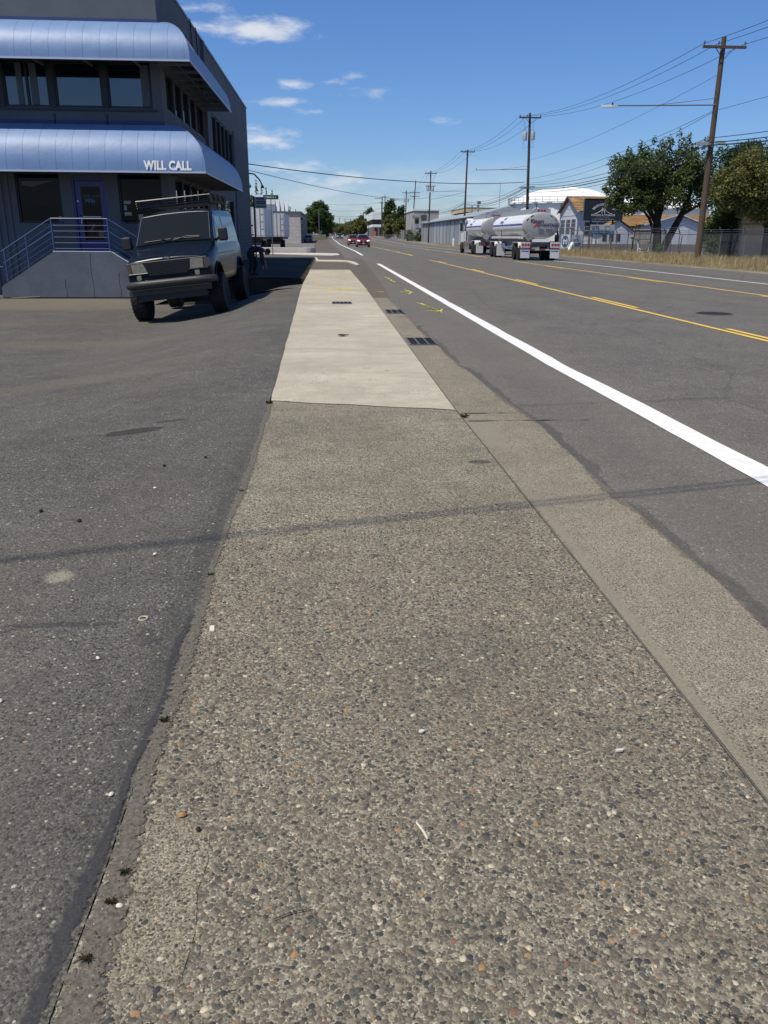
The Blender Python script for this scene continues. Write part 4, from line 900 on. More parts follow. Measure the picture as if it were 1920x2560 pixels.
# ------------------------------------------------------------------ cars on the road, coming towards the camera
def make_car(name, label, paint, loc, L=4.5, W=1.84, H=1.65, suv=True, lights=True, group='cars driving towards the camera', glow=True, plate=True):
    c = thing(name, label, 'car', loc, group, 0)
    hw = W / 2; hood = .62 * H if suv else .60 * H; gz = .2
    def half(y):
        top = I(y, [0, .12, 1.0, 1.75, 2.3, L * .72, L * .93, L], [hood * .82, hood * .92, hood * 1.02, H * .96, H, H * .99, H * (.80 if suv else .66), H * .55])
        wd = I(y, [0, .25, .6, L - .4, L], [hw * .82, hw * .96, hw, hw, hw * .86])
        belt = min(I(y, [0, 1.0, L], [hood * .85, hood * .95, hood * 1.05]), top - .04); wt = I(y, [0, 1.0, 1.75, L * .8, L], [hw * .78, hw * .84, hw * .70, hw * .70, hw * .72])
        b0 = I(y, [0, .15, L - .15, L], [.34, .22, .22, .34])
        return [(0, b0), (wd * .88, b0), (wd * .97, b0 + .12), (wd, (b0 + belt) * .5), (wd * .97, belt), (wt * .5 + wd * .46, (belt + top) * .5), (wt, top - .06), (wt * .85, top - .005), (wt * .4, top + .02), (0, top + .025)]
    lpart(body_loft([0, .06, .15, .3, .6, 1.0, 1.3, 1.75, 2.0, 2.5, L * .72, L * .85, L * .93, L - .06, L], half), 'body', paint, c, 40)
    def tp(u, v, o=.01):
        y = 1.07 + (1.72 - 1.07) * v; top = I(y, [1.0, 1.75], [hood * 1.02, H * .96]); w_ = I(y, [1.0, 1.75], [hw * .84, hw * .70]) - .09
        return (u * w_, y - o, top + .022 * (1 - u * u) + o)
    lpart(MB().grid([[tp(-1 + .25 * k, j / 3) for k in range(9)] for j in range(4)]), 'windshield', M_VANG, c, 40)
    for s in (-1, 1):
        rows = [[(s * (hw * (.97 + (.70 - .97) * t) + .004), y0 + (y1 - y0) * k / 3, hood * 1.0 + .03 + (H * .95 - hood) * t * .9) for k in range(4)] for t, y0, y1 in ((0.02, 1.35, L * .8), (.5, 1.62, L * .79), (.9, 1.85, L * .77))]
        lpart(MB().grid(rows), 'side_window', M_VANG, c)
        lm = MB(); lm.prism_y([(s * hw * .46, hood * .74), (s * hw * .88, hood * .80), (s * hw * .86, hood * .90), (s * hw * .55, hood * .88)], -.03, .2); lpart(lm, 'headlight', LAMP_ON if glow else M_LAMP, c)
        lpart(MB().lathe([(.02, 0), (.10, .06), (.10, .14), (.03, .18)], (s * (hw + .08), 1.42, hood * 1.08), 'y', 8, 1, .7), 'mirror', paint, c, 50)
        for y in (.82, L - .85): wheel(c, s * (hw - .12), y, .33, .33, .22, s, tread=False, rim_mat=M_CHROME)
    m = MB(); m.prism_y([(-hw * .5, hood * .56), (hw * .5, hood * .56), (hw * .52, hood * .80), (-hw * .52, hood * .80)], -.02, .1); g = lpart(m, 'grille', M_PLAST, c)
    m = MB(); m.lathe([(.09, -.03), (.09, -.02)], (0, 0, hood * .70), 'y', 12); m.build('badge', M_CHROME, g, origin=(0, 0, 0))
    m = MB(); m.prism_y([(-hw * .8, .27), (hw * .8, .27), (hw * .74, hood * .46), (-hw * .74, hood * .46)], -.02, .1); lpart(m, 'lower_bumper', M_PLAST, c)
    if plate: lpart(MB().bx(-.16, .16, -.045, -.025, hood * .40, hood * .52), 'number_plate', mat('plate', (.45, .47, .5), .5), c)
    return c
LAMP_ON = bpy.data.materials.new('lit_headlamp'); LAMP_ON.use_nodes = True
_b = LAMP_ON.node_tree.nodes['Principled BSDF']; _b.inputs['Base Color'].default_value = (.9, .9, .9, 1); _b.inputs['Emission Color'].default_value = (1, .97, .9, 1); _b.inputs['Emission Strength'].default_value = 1.3
M_RED = mat('red_car_paint', (.22, .012, .022), .25, coat=1); M_ORG = mat('copper_car_paint', (.30, .07, .03), .25, coat=1, metal=.2); M_GRY = mat('dark_car_paint', (.05, .06, .07), .25, coat=1); M_WCAR = mat('white_car_paint', (.75, .75, .74), .3, coat=1)
make_car('suv', 'dark red SUV with its headlights on in the near oncoming lane', M_RED, (4.62, 117, 0), 4.6, 1.92, 1.68)
make_car('crossover', 'copper orange car just behind the dark red SUV', M_ORG, (3.75, 137, 0), 4.4, 1.8, 1.68)
make_car('sedan', 'dark grey sedan with lit headlights far behind the red cars', M_GRY, (2.85, 246, zr(246)), 4.6, 1.82, 1.45, False)
make_car('sedan', 'small red car beyond the dark grey sedan', M_RED, (1.2, 330, zr(330)), 4.5, 1.8, 1.5, False, glow=False)
make_car('box_van', 'white van at the far end of the road', M_WCAR, (-1.2, 400, zr(400)), 5.5, 2.1, 2.8, True, glow=False)
make_car('suv', 'small parked dark car beside the grey block building', M_GRY, (-4.3, 168, 0.05), 4.4, 1.8, 1.6, glow=False, group=None)

# ------------------------------------------------------------------ tank truck and its trailer, seen from behind
M_ALU = mat('white_tank_paint', (.72, .725, .72), .42, metal=0, var=.05, vscale=1.2, coat=.3)
M_HEAD = mat('aluminium_head', (.34, .34, .34), .5, metal=.2, var=.06, vscale=2)
M_POL = mat('polished_aluminium', (.75, .75, .75), .16, 1.0)
M_FEND = mat('white_fender', (.74, .74, .73), .35, coat=.3)
M_REDL = mat('red_lens', (.32, .012, .014), .3, coat=.5)
M_STR = mat('blue_stripe', (.03, .035, .20), .4)
M_FLAP = mat('pale_flap', (.52, .54, .58), .6)
XC = 13.62
def tank_parts(t, y0, y1, zc, a, b, dome=.17):
    m = MB(); m.lathe([(1, y0 + .02)] + [(1, y0 + (y1 - y0) * k / 6) for k in range(1, 6)] + [(1, y1 - .02)] , (XC, 0, zc), 'y', 44, a, b); wpart(m, 'tank', M_ALU, t, 40)
    for yy, s in ((y0, -1), (y1, 1)):
        m = MB(); m.lathe([(1.008, yy + .1 * -s), (1.008, yy)] + [(math.cos(q), yy + s * dome * math.sin(q)) for q in np.linspace(.25, 1.45, 8)], (XC, 0, zc), 'y', 44, a, b); wpart(m, 'tank_head', M_HEAD, t, 50)
    m = MB()
    for k in (-1, 1): pass
    rows = [[(XC + a * 1.004 * math.cos(g), y, zc + b * 1.004 * math.sin(g)) for g in (math.pi - .16, math.pi - .09, math.pi - .02)] for y in np.linspace(y0 + .1, y1 - .1, 4)]
    m.grid(rows); wpart(m, 'stripe', M_STR, t)
    m = MB(); m.bx(XC - .62, XC - .55, y0 + .15, y1 - .3, zc + b * .8, zc + b + .20); m.bx(XC + .55, XC + .62, y0 + .15, y1 - .3, zc + b * .8, zc + b + .20); m.prism_y([(XC - .62, zc + b * .85), (XC + .62, zc + b * .85), (XC + .5, zc + b + .22), (XC - .5, zc + b + .22)], y0 + .05, y0 + .14); wpart(m, 'top_rail', mat('rail_alu', (.45, .46, .46), .4, .5), t)
    for k in (-1, 0, 1): wpart(MB().bx(XC + k * .2 - .07, XC + k * .2 + .07, y0 + .02, y0 + .048, zc + b + .04, zc + b + .15), 'top_light', M_REDL, t)
    for y in (y0 + (y1 - y0) * .3, y0 + (y1 - y0) * .7): wpart(MB().lathe([(.26, zc + b - .05), (.26, zc + b + .12), (.1, zc + b + .16)], (XC, y, 0), 'z', 14), 'manhole', M_POL, t, 40)
def axle(t, y, r=.5, cover=True):
    for s in (-1, 1):
        for q in (0, 1):
            wh = wheel(t, XC + s * (1.10 - .31 * q) - t.location.x, y - t.location.y, r - t.location.z, r, .27, s, .58, M_POL, False)
    wpart(MB().tube([(XC - 1.0, y, r), (XC + 1.0, y, r)], .08, 8), 'axle', M_PLAST, t)
def fender(t, y0, y1, r, top):
    for s in (-1, 1):
        x0, x1 = sorted((XC + s * .70, XC + s * 1.27)); pts = [(y0 - .28, .80), (y0 - .1, top), (y1 + .1, top), (y1 + .30, .72)]
        m = MB()
        for (ya, za), (yb, zb_) in zip(pts[:-1], pts[1:]): m.bar(((x0 + x1) / 2, ya, za), ((x0 + x1) / 2, yb, zb_), x1 - x0, .03)
        wpart(m, 'fender', M_FEND, t)
def tank_lettering(t, y, zc, a, b):
    def fn(x, yy, z):
        g = math.asin(max(-1, min(1, (yy) / b))); return (XC - a * math.cos(g) - .012 - z, y - x, zc + yy)
    f1 = lambda x, yy, z: fn(x, yy + .45, z); f2 = lambda x, yy, z: fn(x - .35, yy + .22, z)
    put_text(text_mesh('Kenan', .28, .006, 'CENTER', .002, shear=.2), 'lettering', M_STR, t, f1); put_text(text_mesh('Advantage', .28, .006, 'CENTER', .002, shear=.2), 'lettering', M_STR, t, f2)
    put_text(text_mesh('GROUP', .11, .002, 'CENTER', .002), 'lettering', M_STR, t, lambda x, yy, z: fn(x, yy + .08, z))
tr = thing('tank_trailer', 'white and grey tank trailer with lettering on its rounded rear end', 'tank trailer', (XC, 54, 0), 'tank truck and its trailer')
tank_parts(tr, 54.2, 64.3, 2.16, 1.20, .82)
for y in (55.05, 56.45, 63.0, 64.5): axle(tr, y)
fender(tr, 55.05, 56.45, .5, 1.13); fender(tr, 63.0, 64.5, .5, 1.13)
m = MB(); m.bx(XC - .45, XC + .45, 54.3, 65.6, .85, 1.32); m.bx(XC - .1, XC + .1, 65.6, 69.3, .75, .9); m.bx(XC - 1.0, XC + 1.0, 54.2, 54.5, .95, 1.2); m.bx(XC - .85, XC + .85, 54.05, 54.15, .62, .74); m.bx(XC - .6, XC - .5, 54.1, 54.4, .66, 1.0); m.bx(XC + .5, XC + .6, 54.1, 54.4, .66, 1.0); wpart(m, 'frame', mat('trailer_frame', (.12, .12, .125), .5, .3), tr)
m = MB(); m.bx(XC - .55, XC + .55, 54.0, 54.12, 1.16, 1.36); wpart(m, 'rear_bumper', M_FEND, tr)
for s in (-1, 1):
    m = MB(); m.bx(XC + s * .98 - .3, XC + s * .98 + .3, 53.98, 54.1, .82, 1.13); bx_ = wpart(m, 'light_box', M_FEND, tr)
    for k in (-1, 0, 1): m = MB(); m.bx(XC + s * .98 + k * .19 - .075, XC + s * .98 + k * .19 + .075, 53.955, 53.982, .93, 1.07); m.build('tail_light', M_REDL, bx_).location = (0, 0, 0)
    m = MB(); m.bx(XC + s * .98 - .3, XC + s * .98 + .3, 54.02, 54.035, .16, .74); fl = wpart(m, 'mud_flap', M_FLAP, tr)
    m = MB(); m.bx(XC + s * .98 - .3, XC + s * .98 + .3, 53.995, 54.03, .74, .80); m.build('reflector_strip', M_REDL, fl).location = (0, 0, 0)
    o = put_text(text_mesh('Advantage', .115, .003, 'CENTER', .002, shear=.25), 'lettering', M_STR, fl, lambda x, yy, z: (XC + s * .98 + x, 54.015 - z, .56 + yy)); o.location = (0, 0, 0)
    m = MB(); m.bx(XC + s * .98 - .3, XC + s * .98 + .3, 61.9, 61.92, .14, 1.0); wpart(m, 'mud_flap', M_FLAP, tr)
for k in range(6): m = MB(); x = XC - .84 + k * .335; m.bx(x - .13, x + .13, 54.03, 54.048, .65, .71); wpart(m, 'reflector_strip', M_REDL if k % 2 else M_FLAP, tr)
m = MB(); m.bx(XC - 1.17, XC - 1.08, 54.4, 64.6, 1.36, 1.49); wpart(m, 'hose_tube', M_FEND, tr)
for k in range(14): m = MB(); m.bx(XC - 1.185, XC - 1.172, 54.6 + k * .7, 54.85 + k * .7, 1.36, 1.42); wpart(m, 'tube_slot', mat('slot_rust', (.20, .09, .06), .7), tr)
m = MB(); m.tube([(XC - 1.12, 60.8, 1.2), (XC - 1.2, 60.85, 1.95), (XC - 1.1, 60.85, 2.1)], .045, 6); m.tube([(XC - 1.0, 58, .9), (XC - .6, 59.5, .62), (XC - 1.0, 61.3, .9)], .07, 6); wpart(m, 'piping', M_POL, tr)
for s, y in ((-1, 54.05),):
    m = MB(); c0, c1 = XC - .82, 1.50; m.add([(c0, y - .1, c1 - .3), (c0 + .3, y - .1, c1), (c0, y - .1, c1 + .3), (c0 - .3, y - .1, c1), (c0, y - .08, c1 - .3), (c0 + .3, y - .08, c1), (c0, y - .08, c1 + .3), (c0 - .3, y - .08, c1)], [(0, 1, 2, 3), (7, 6, 5, 4), (0, 4, 5, 1), (1, 5, 6, 2), (2, 6, 7, 3), (3, 7, 4, 0)]); pl = wpart(m, 'placard_holder', M_HEAD, tr)
    m = MB(); m.add([(c0, y - .104, c1 - .2), (c0 + .2, y - .104, c1), (c0, y - .104, c1 + .2), (c0 - .2, y - .104, c1)], [(0, 1, 2, 3)]); m.build('placard', mat('placard_dark', (.2, .2, .2), .5), pl).location = (0, 0, 0)
def head_fn(dx, dz):
    def fn(x, yy, z):
        X, Z = dx + x, dz + yy; q = min(.99, math.sqrt((X / 1.2) ** 2 + (Z / .82) ** 2)); return (XC + X, 54.2 - .17 * math.sqrt(1 - q * q) - .02 - z, 2.16 + Z)
    return fn
M_LET = mat('black_lettering', (.025, .025, .05), .5); M_LETR = mat('red_lettering', (.45, .02, .02), .5)
put_text(text_mesh('K', .34, .008, 'LEFT', .002), 'lettering', M_LET, tr, head_fn(-.72, .17)); put_text(text_mesh('ENAN', .24, .006, 'LEFT', .002), 'lettering', M_LET, tr, head_fn(-.52, .17))
put_text(text_mesh('A', .44, .008, 'LEFT', .002, shear=.35), 'lettering', M_LETR, tr, head_fn(-.50, -.08)); put_text(text_mesh('DVANTAGE', .25, .006, 'LEFT', .002), 'lettering', M_LET, tr, head_fn(-.20, -.04))
m = MB()
for k, (a0, a1) in enumerate(((-.2, .15), (.3, .72), (-.18, .18))):
    pts = [head_fn(a0 + (a1 - a0) * j / 4, -.22 - .09 * k + .04 * (k == 1) * 2)(0, 0, 0) for j in range(5)]; m.tube(pts, .014, 4)
wpart(m, 'small_lettering', M_LET, tr)
m = MB()
for g0 in (.55, .95, 2.2, 2.6):
    pts = [head_fn(1.2 * .9 * math.cos(g), .82 * .9 * math.sin(g))(0, 0, 0) for g in (g0 - .11, g0, g0 + .11)]; m.tube(pts, .028, 5)
wpart(m, 'head_bracket', mat('bracket_grey', (.2, .2, .2), .5), tr)
tank_lettering(tr, 60.8, 2.16, 1.20, .82)
m = MB(); m.tube([(XC + 1.15, 54.6, 1.2), (XC + 1.25, 54.5, 1.5), (XC + 1.2, 54.6, 1.9)], .06, 6); m.bx(XC + 1.1, XC + 1.27, 54.3, 54.7, 1.15, 1.6); wpart(m, 'valve_gear', M_PLAST, tr)

tk = thing('tank_truck', 'tank truck with a white cab pulling the tank trailer', 'tank truck', (XC, 70, 0), 'tank truck and its trailer')
tank_parts(tk, 69.2, 77.0, 2.2, 1.20, .82)
for y in (71.8, 73.25): axle(tk, y)
fender(tk, 71.8, 73.25, .5, 1.15)
for s in (-1, 1): wheel(tk, s * 1.06, 79.6 - 70, .5, .5, .3, s, .58, M_POL, False)
m = MB(); m.bx(XC - .45, XC + .45, 69.4, 81.0, .8, 1.3); wpart(m, 'frame', mat('trailer_frame'), tk)
for s in (-1, 1): m = MB(); m.bx(XC + s * .98 - .3, XC + s * .98 + .3, 70.75, 70.77, .15, 1.0); wpart(m, 'mud_flap', M_FLAP, tk)
m = MB(); m.bx(XC - 1.2, XC + 1.2, 69.9, 70.0, .75, 1.05); bx_ = wpart(m, 'light_bar', mat('trailer_frame'), tk)
for k in (-3, -2, 2, 3): m = MB(); m.bx(XC + k * .3 - .1, XC + k * .3 + .1, 69.87, 69.9, .85, .97); m.build('tail_light', M_REDL, bx_).location = (0, 0, 0)
m = MB(); m.prism_x([(77.3, .75), (77.3, 2.95), (78.0, 3.05), (78.7, 2.95), (79.3, 2.0), (81.1, 1.75), (81.3, .7)], XC - 1.0, XC + 1.0); cab = wpart(m, 'cab', M_FEND, tk)
bv = cab.modifiers.new('round', 'BEVEL'); bv.width = .1; bv.segments = 3
for s in (-1, 1): m = MB(); m.prism_x([(77.7, 1.95), (77.7, 2.7), (78.5, 2.7), (78.9, 2.0)], XC + s * 1.005 - .01, XC + s * 1.005 + .01); m.build('side_window', M_VANG, cab).location = (0, 0, 0)
for s in (-1, 1):
    m = MB(); m.bx(XC + s * 1.36 - .11, XC + s * 1.36 + .11, 78.6, 78.7, 1.95, 2.65); m.tube([(XC + s * 1.0, 78.6, 2.5), (XC + s * 1.36, 78.62, 2.6)], .02, 5); m.tube([(XC + s * 1.0, 78.6, 2.0), (XC + s * 1.36, 78.62, 2.0)], .02, 5); wpart(m, 'mirror', M_PLAST, tk)
    m = MB(); m.tube([(XC + s * 1.08, 77.15, 1.0), (XC + s * 1.08, 77.15, 2.9)], .075, 8); wpart(m, 'exhaust_stack', M_POL, tk)
    m = MB(); m.bx(XC + s * 1.12 - .16, XC + s * 1.12 + .16, 74.4, 77.6, .40, 1.1); wpart(m, 'side_tank', M_POL, tk)
m = MB(); m.tube([(XC - .95, 69.3, 1.4), (XC - .6, 69.2, 1.2), (XC - .6, 66.5, 1.0)], .05, 6); m.tube([(XC - .3, 69.0, 3.0), (XC - .3, 69.0, 3.35), (XC + .4, 69.0, 3.35), (XC + .4, 69.0, 3.0)], .03, 6); m.tube([(XC - .65, 70.0, 2.9), (XC - .65, 70.0, 3.3), (XC - .3, 69.0, 3.35)], .03, 6); wpart(m, 'piping', M_POL, tk)
m = MB(); c0, c1, y = XC - .78, 1.5, 69.0; m.add([(c0, y - .1, c1 - .3), (c0 + .3, y - .1, c1), (c0, y - .1, c1 + .3), (c0 - .3, y - .1, c1)], [(0, 1, 2, 3)]); m.bx(c0 - .02, c0 + .02, y - .09, y + .2, c1 - .1, c1 + .1); wpart(m, 'placard_holder', M_HEAD, tk)
tank_lettering(tk, 74.3, 2.2, 1.20, .82)
# ================================================================== poles and wires
M_WOOD = bpy.data.materials.new('weathered_pole_wood'); M_WOOD.use_nodes = True
t = NT(M_WOOD.node_tree); b = t.n['Principled BSDF']; n = t.noise(t.scale(t.pos(), (9, 9, .7)), 2.0, 6, .65)
t.put(b.inputs['Base Color'], t.ramp(n, [(.25, (.035, .022, .014)), (.5, (.085, .055, .035)), (.75, (.15, .105, .07))])); b.inputs['Roughness'].default_value = .9; t.put(b.inputs['Normal'], t.bump(n, .5, .02))
M_WOODD = mat('dark_pole_wood', (.05, .038, .03), .9, var=.3, vscale=3)
M_TRAF = mat('transformer_grey', (.33, .35, .36), .5, .2)
M_INS = mat('insulator', (.10, .09, .09), .4)
M_WIRE = mat('wire_black', (.012, .012, .013), .6)
M_LHEAD = mat('lamp_white', (.72, .72, .70), .4)
def utility_pole(x, y, h, label, top=None, arms=((-.5, 1.2),), lamp=None, trans=False, comm=True, wood=None, r=.17, z0=0.05, one_sided=0, group='utility poles along the far side of the road'):
    p = thing('utility_pole', label, 'utility pole', (x, y, z0), group); tx, ty = (top or (x, y)); wood = wood or M_WOOD
    P = lambda z: (x + (tx - x) * (z - z0) / (h - z0), y + (ty - y) * (z - z0) / (h - z0), z)
    wpart(MB().tube([P(z0 - .6), P(z0 + .3), P((h + z0) / 2), P(h)], [r * 1.05, r, r * .85, r * .68], 10), 'pole', wood, p, 60)
    for dz, half in arms:
        c = P(h + dz); o = one_sided * half * .9; arm = wpart(MB().bar((c[0] - half + o, c[1] - .2, c[2]), (c[0] + half + o, c[1] - .2, c[2]), .11, .13), 'crossarm', wood, p)
        for k in (-.94, -.28 if half > 1 else -.5, .94):
            m = MB(); m.lathe([(.02, c[2] + .05), (.02, c[2] + .14), (.06, c[2] + .16), (.05, c[2] + .26), (.02, c[2] + .28)], (c[0] + k * half + o, c[1] - .2, 0), 'z', 8); m.build('insulator', M_INS, arm)
        m = MB(); m.bar((c[0] - half * .45 + o * .5, c[1] - .27, c[2] - .03), (c[0], c[1] - .2, c[2] - .62), .03, .03); m.bar((c[0] + half * .45 + o * .5, c[1] - .27, c[2] - .03), (c[0], c[1] - .2, c[2] - .62), .03, .03); m.build('brace', M_WOODD, arm)
    if lamp:
        zl, x1 = lamp; c = P(zl); a = wpart(MB().tube([(c[0], c[1] - .1, zl), (x1 + .85, c[1] - .15, zl - .12)], .035, 6).tube([(c[0], c[1] - .1, zl + .35), (x1 + 3.0, c[1] - .13, zl - .07)], .014, 5), 'lamp_arm', M_GALV, p)
        m = MB(); m.prism([(x1, c[1] - .2), (x1 + .55, c[1] - .27), (x1 + .9, c[1] - .2), (x1 + .9, c[1] - .1), (x1 + .55, c[1] - .03), (x1, c[1] - .1)], zl - .20, zl - .10); m.build('lamp_head', M_LHEAD, a)
        m = MB(); m.lathe([(.05, zl - .1), (.05, zl + .02)], (x1 + .62, c[1] - .15, 0), 'z', 8); m.build('photocell', M_BLACK, a)
    if trans:
        for (dx, zc) in trans:
            c = P(zc); m = MB(); m.lathe([(.04, zc - .42), (.24, zc - .40), (.25, zc + .32), (.2, zc + .40), (.05, zc + .42)], (c[0] + dx, c[1] - .12, 0), 'z', 14)
            for q in (-.1, .1): m.tube([(c[0] + dx + q, c[1] - .12, zc + .38), (c[0] + dx + q, c[1] - .12, zc + .62)], .03, 5)
            tf = wpart(m, 'transformer', M_TRAF, p, 40)
            m = MB(); m.tube([(c[0] + dx, c[1] - .12, zc + .6), (c[0] + dx * 1.25, c[1] - .12, zc + 1.3), (c[0] + dx * 1.8, c[1] - .15, h - .5)], .012, 4); m.tube([(c[0] + dx, c[1] - .12, zc - .35), (c[0] + dx * 1.4, c[1] - .12, zc - 1.2), (c[0] + dx * .2, c[1] - .12, zc - 1.0)], .012, 4); m.build('jumper_wire', M_WIRE, tf)
    if comm:
        c = P(6.45)
        wpart(MB().bx(c[0] - .95, c[0] - .15, c[1] - .30, c[1] - .18, 6.36, 6.54).bx(c[0] + .15, c[0] + .7, c[1] - .30, c[1] - .18, 6.45, 6.60), 'splice_case', M_TRAF, p)
        wpart(MB().lathe([(r * 1.0, 6.30), (r * 1.0, 6.36)], (c[0], c[1], 0), 'z', 10).tube([(c[0] + .15, c[1] - .2, 6.4), (c[0] + .3, c[1] - .22, 6.25), (c[0] + .6, c[1] - .2, 6.3), (c[0] + .5, c[1] - .2, 6.48)], .02, 5), 'cable_bracket', M_GALV, p)
    return p
PX = 21.5
utility_pole(21.5, 48, 11.75, 'tall brown wooden pole with a long street lamp arm beside the dark conifer', (21.44, 48), ((-.52, 1.2),), lamp=(8.42, 14.95), r=.185)
utility_pole(21.4, 91, 13.65, 'wooden pole with two grey transformers behind the tank trailer', (20.95, 91), ((-.45, 1.15),), lamp=(8.25, 14.9), trans=((-.5, 11.45), (.32, 11.5)), wood=M_WOODD)
utility_pole(21.5, 135.5, 14.25, 'thin wooden pole rising behind the tank truck cab', (21.6, 135), ((-.3, 1.1),), lamp=(8.3, 15.5), wood=M_WOODD, comm=False)
utility_pole(20.3, 174, 14.0, 'dark wooden pole in front of the grey metal warehouse, with transformers', (20.5, 174), ((-.5, 1.2), (-2.9, 1.0)), trans=((-.55, 10.6), (.5, 10.6)), wood=M_WOODD, comm=False)
utility_pole(21.0, 218, 14.9, 'dark pole with two crossarms just left of the warehouse', (21.9, 218), ((-2.9, 1.2), (-3.8, 1.2)), wood=M_WOODD, comm=False)
utility_pole(20.0, 226, 12.9, 'shorter dark pole with transformers close behind the double crossarm pole', (20.3, 226), ((-.6, 1.1),), trans=((-.5, 10.4), (.5, 10.4)), wood=M_WOODD, comm=False)
utility_pole(21.7, 288, 13.6, 'pole with one crossarm above the evergreen tree', (21.7, 288), ((-.5, 1.5),), wood=M_WOODD, comm=False, r=.2)
utility_pole(21.7, 335, 16.6, 'tall pole with a crossarm behind the white industrial building', (21.7, 335), ((-.6, 1.6),), wood=M_WOODD, comm=False, r=.22, z0=1.2)
utility_pole(19.6, 322, 13.8, 'pole with short crossarm left of the tallest distant pole', (19.6, 322), ((-.5, 1.2),), wood=M_WOODD, comm=False, r=.2, z0=1.2)
utility_pole(20.0, 325, 15.6, 'pole with its arm reaching left over the road before the white building', (20.0, 325), ((-.6, 1.5),), wood=M_WOODD, comm=False, r=.22, one_sided=-1, z0=1.2)
utility_pole(18.4, 380, 14.2, 'distant pole with its arm reaching left beside the white building', (18.4, 380), ((-.5, 1.6),), wood=M_WOODD, comm=False, r=.24, one_sided=-1, z0=1.2)
for k, (x, y, h, l) in enumerate(((18.2, 460, 13.6, 'distant pole above the row of street trees'), (18.0, 560, 13.0, 'far pole standing over the middle of the street trees'), (15.5, 640, 14.0, 'far pole near the left end of the street trees'), (12.8, 720, 15.5, 'very distant thin pole above the tree tops'), (8.5, 760, 17.0, 'very distant tall pole nearest the vanishing point'))):
    utility_pole(x, y, h, l, None, ((-.6, 1.9),), wood=M_WOODD, comm=False, r=.28, z0=1.2)
utility_pole(-2.9, 232, 8.2, 'slim grey lamp pole in front of the large round tree', None, (), wood=mat('grey_lamp_pole', (.14, .15, .15), .6), comm=False, r=.12, group=None)
utility_pole(-8.3, 210, 7.6, 'slim pole standing by the dark shrub next to the grey block building', None, (), wood=M_WOODD, comm=False, r=.12, group=None)
utility_pole(.6, 420, 12.5, 'thin far pole at the left of the road end', None, ((-.5, 1.0),), wood=M_WOODD, comm=False, r=.2, z0=1.2, group=None)
utility_pole(21.5, 8.5, 11.9, 'wooden pole at the near end of the right hand row', None, ((-.5, 1.2),), comm=True)
utility_pole(-24, -3.5, 7.5, 'wooden service pole behind the car park on the left', None, ((-.5, 1.0),), comm=False, group=None)
def wire(a, b_, sag, r, label, group='overhead wires between the poles', n=14):
    a, b_ = Vector(a), Vector(b_); pts = []
    for k in range(n + 1):
        q = k / n; p = a.lerp(b_, q); p.z -= sag * 4 * q * (1 - q); pts.append(p)
    o = MB().tube(pts, r, 5).build('overhead_wire', M_WIRE, None, 60); tag(o, label, 'wire', group); return o
tops = [(8.5, 21.5, 11.55, 1.2), (48, 21.44, 11.4, 1.2), (91, 20.95, 13.35, 1.15), (135, 21.6, 14.1, 1.1), (174, 20.5, 13.65, 1.2), (218, 21.9, 12.1, 1.2), (288, 21.7, 13.2, 1.5), (335, 21.7, 16.1, 1.6)]
SPAN = ['between the nearest pole and the lamp pole', 'between the lamp pole and the transformer pole', 'between the transformer pole and the truck pole', 'between the truck pole and the warehouse pole', 'between the warehouse pole and the double crossarm pole', 'between the double crossarm pole and the evergreen pole', 'between the evergreen pole and the white building pole']
KW = {-.94: 'left', -.28: 'middle', .94: 'right'}
for si, ((y0, x0, z0, h0), (y1, x1, z1, h1)) in enumerate(zip(tops[:-1], tops[1:])):
    for k in (-.94, -.28, .94): wire((x0 + k * h0, y0, z0), (x1 + k * h1, y1, z1), .55 + .006 * (y1 - y0), .013 if y0 < 90 else .016, KW[k] + ' crossarm power line ' + SPAN[si])
for wi, (z0, z1, r, sg) in enumerate(((9.9, 9.1, .010, .5), (8.12, 7.3, .012, .6), (8.05, 6.9, .012, .9))): wire((21.3, 48, z0), (20.95, 91, z1), sg, r, ['upper', 'middle', 'lower'][wi] + ' thin line below the power lines between the lamp pole and the transformer pole')
for (z0, z1, r, sg) in ((8.12, 8.9, .011, .5),): wire((21.3, 48, z0), (21.5, 8.5, z1), sg, r, 'thin line running out of view to the right from the lamp pole')
cm = [(8.5, 21.5), (48, 21.42), (91, 21.05), (135.5, 21.55), (174, 20.4), (218, 21.4)]
for si, ((y0, x0), (y1, x1)) in enumerate(zip(cm[:-1], cm[1:])):
    for ci, (dx, z, r, sg) in enumerate(((-.22, 6.75, .018, .7), (-.20, 6.52, .024, .75), (-.24, 6.38, .034, .8), (-.2, 6.05, .018, .7))): wire((x0 + dx, y0 - .1, z), (x1 + dx, y1 - .1, z), sg, r, ['topmost', 'second', 'thickest', 'lowest'][ci] + ' telephone cable ' + SPAN[si], 'telephone cables between the poles')
wire((20.85, 91, 7.0), (-5.3, 57.9, 5.92), .55, .030, 'twisted black service cable crossing the road to the blue grey building', None, 26)
wire((20.3, 174, 9.0), (-5.35, 57.9, 5.55), .9, .022, 'thin line crossing the sky from the blue grey building to the far poles', None, 26)
wire((20.4, 174, 8.6), (21.6, 135, 8.2), .1, .025, 'short span wire between the warehouse pole and the pole behind the truck', None)
wire((21.6, 174, 9.4), (42, 150, 9.0), .3, .014, 'thin wire running right from the warehouse pole over its roof', None)
for k, z in enumerate((13.2, 11.0, 9.0)): wire((-3, 330, z), (21.7, 335, z + 1.0), .8, .03, ['highest', 'middle', 'lowest'][k] + ' distant wire crossing the road by the large round tree', 'distant wires crossing the road')
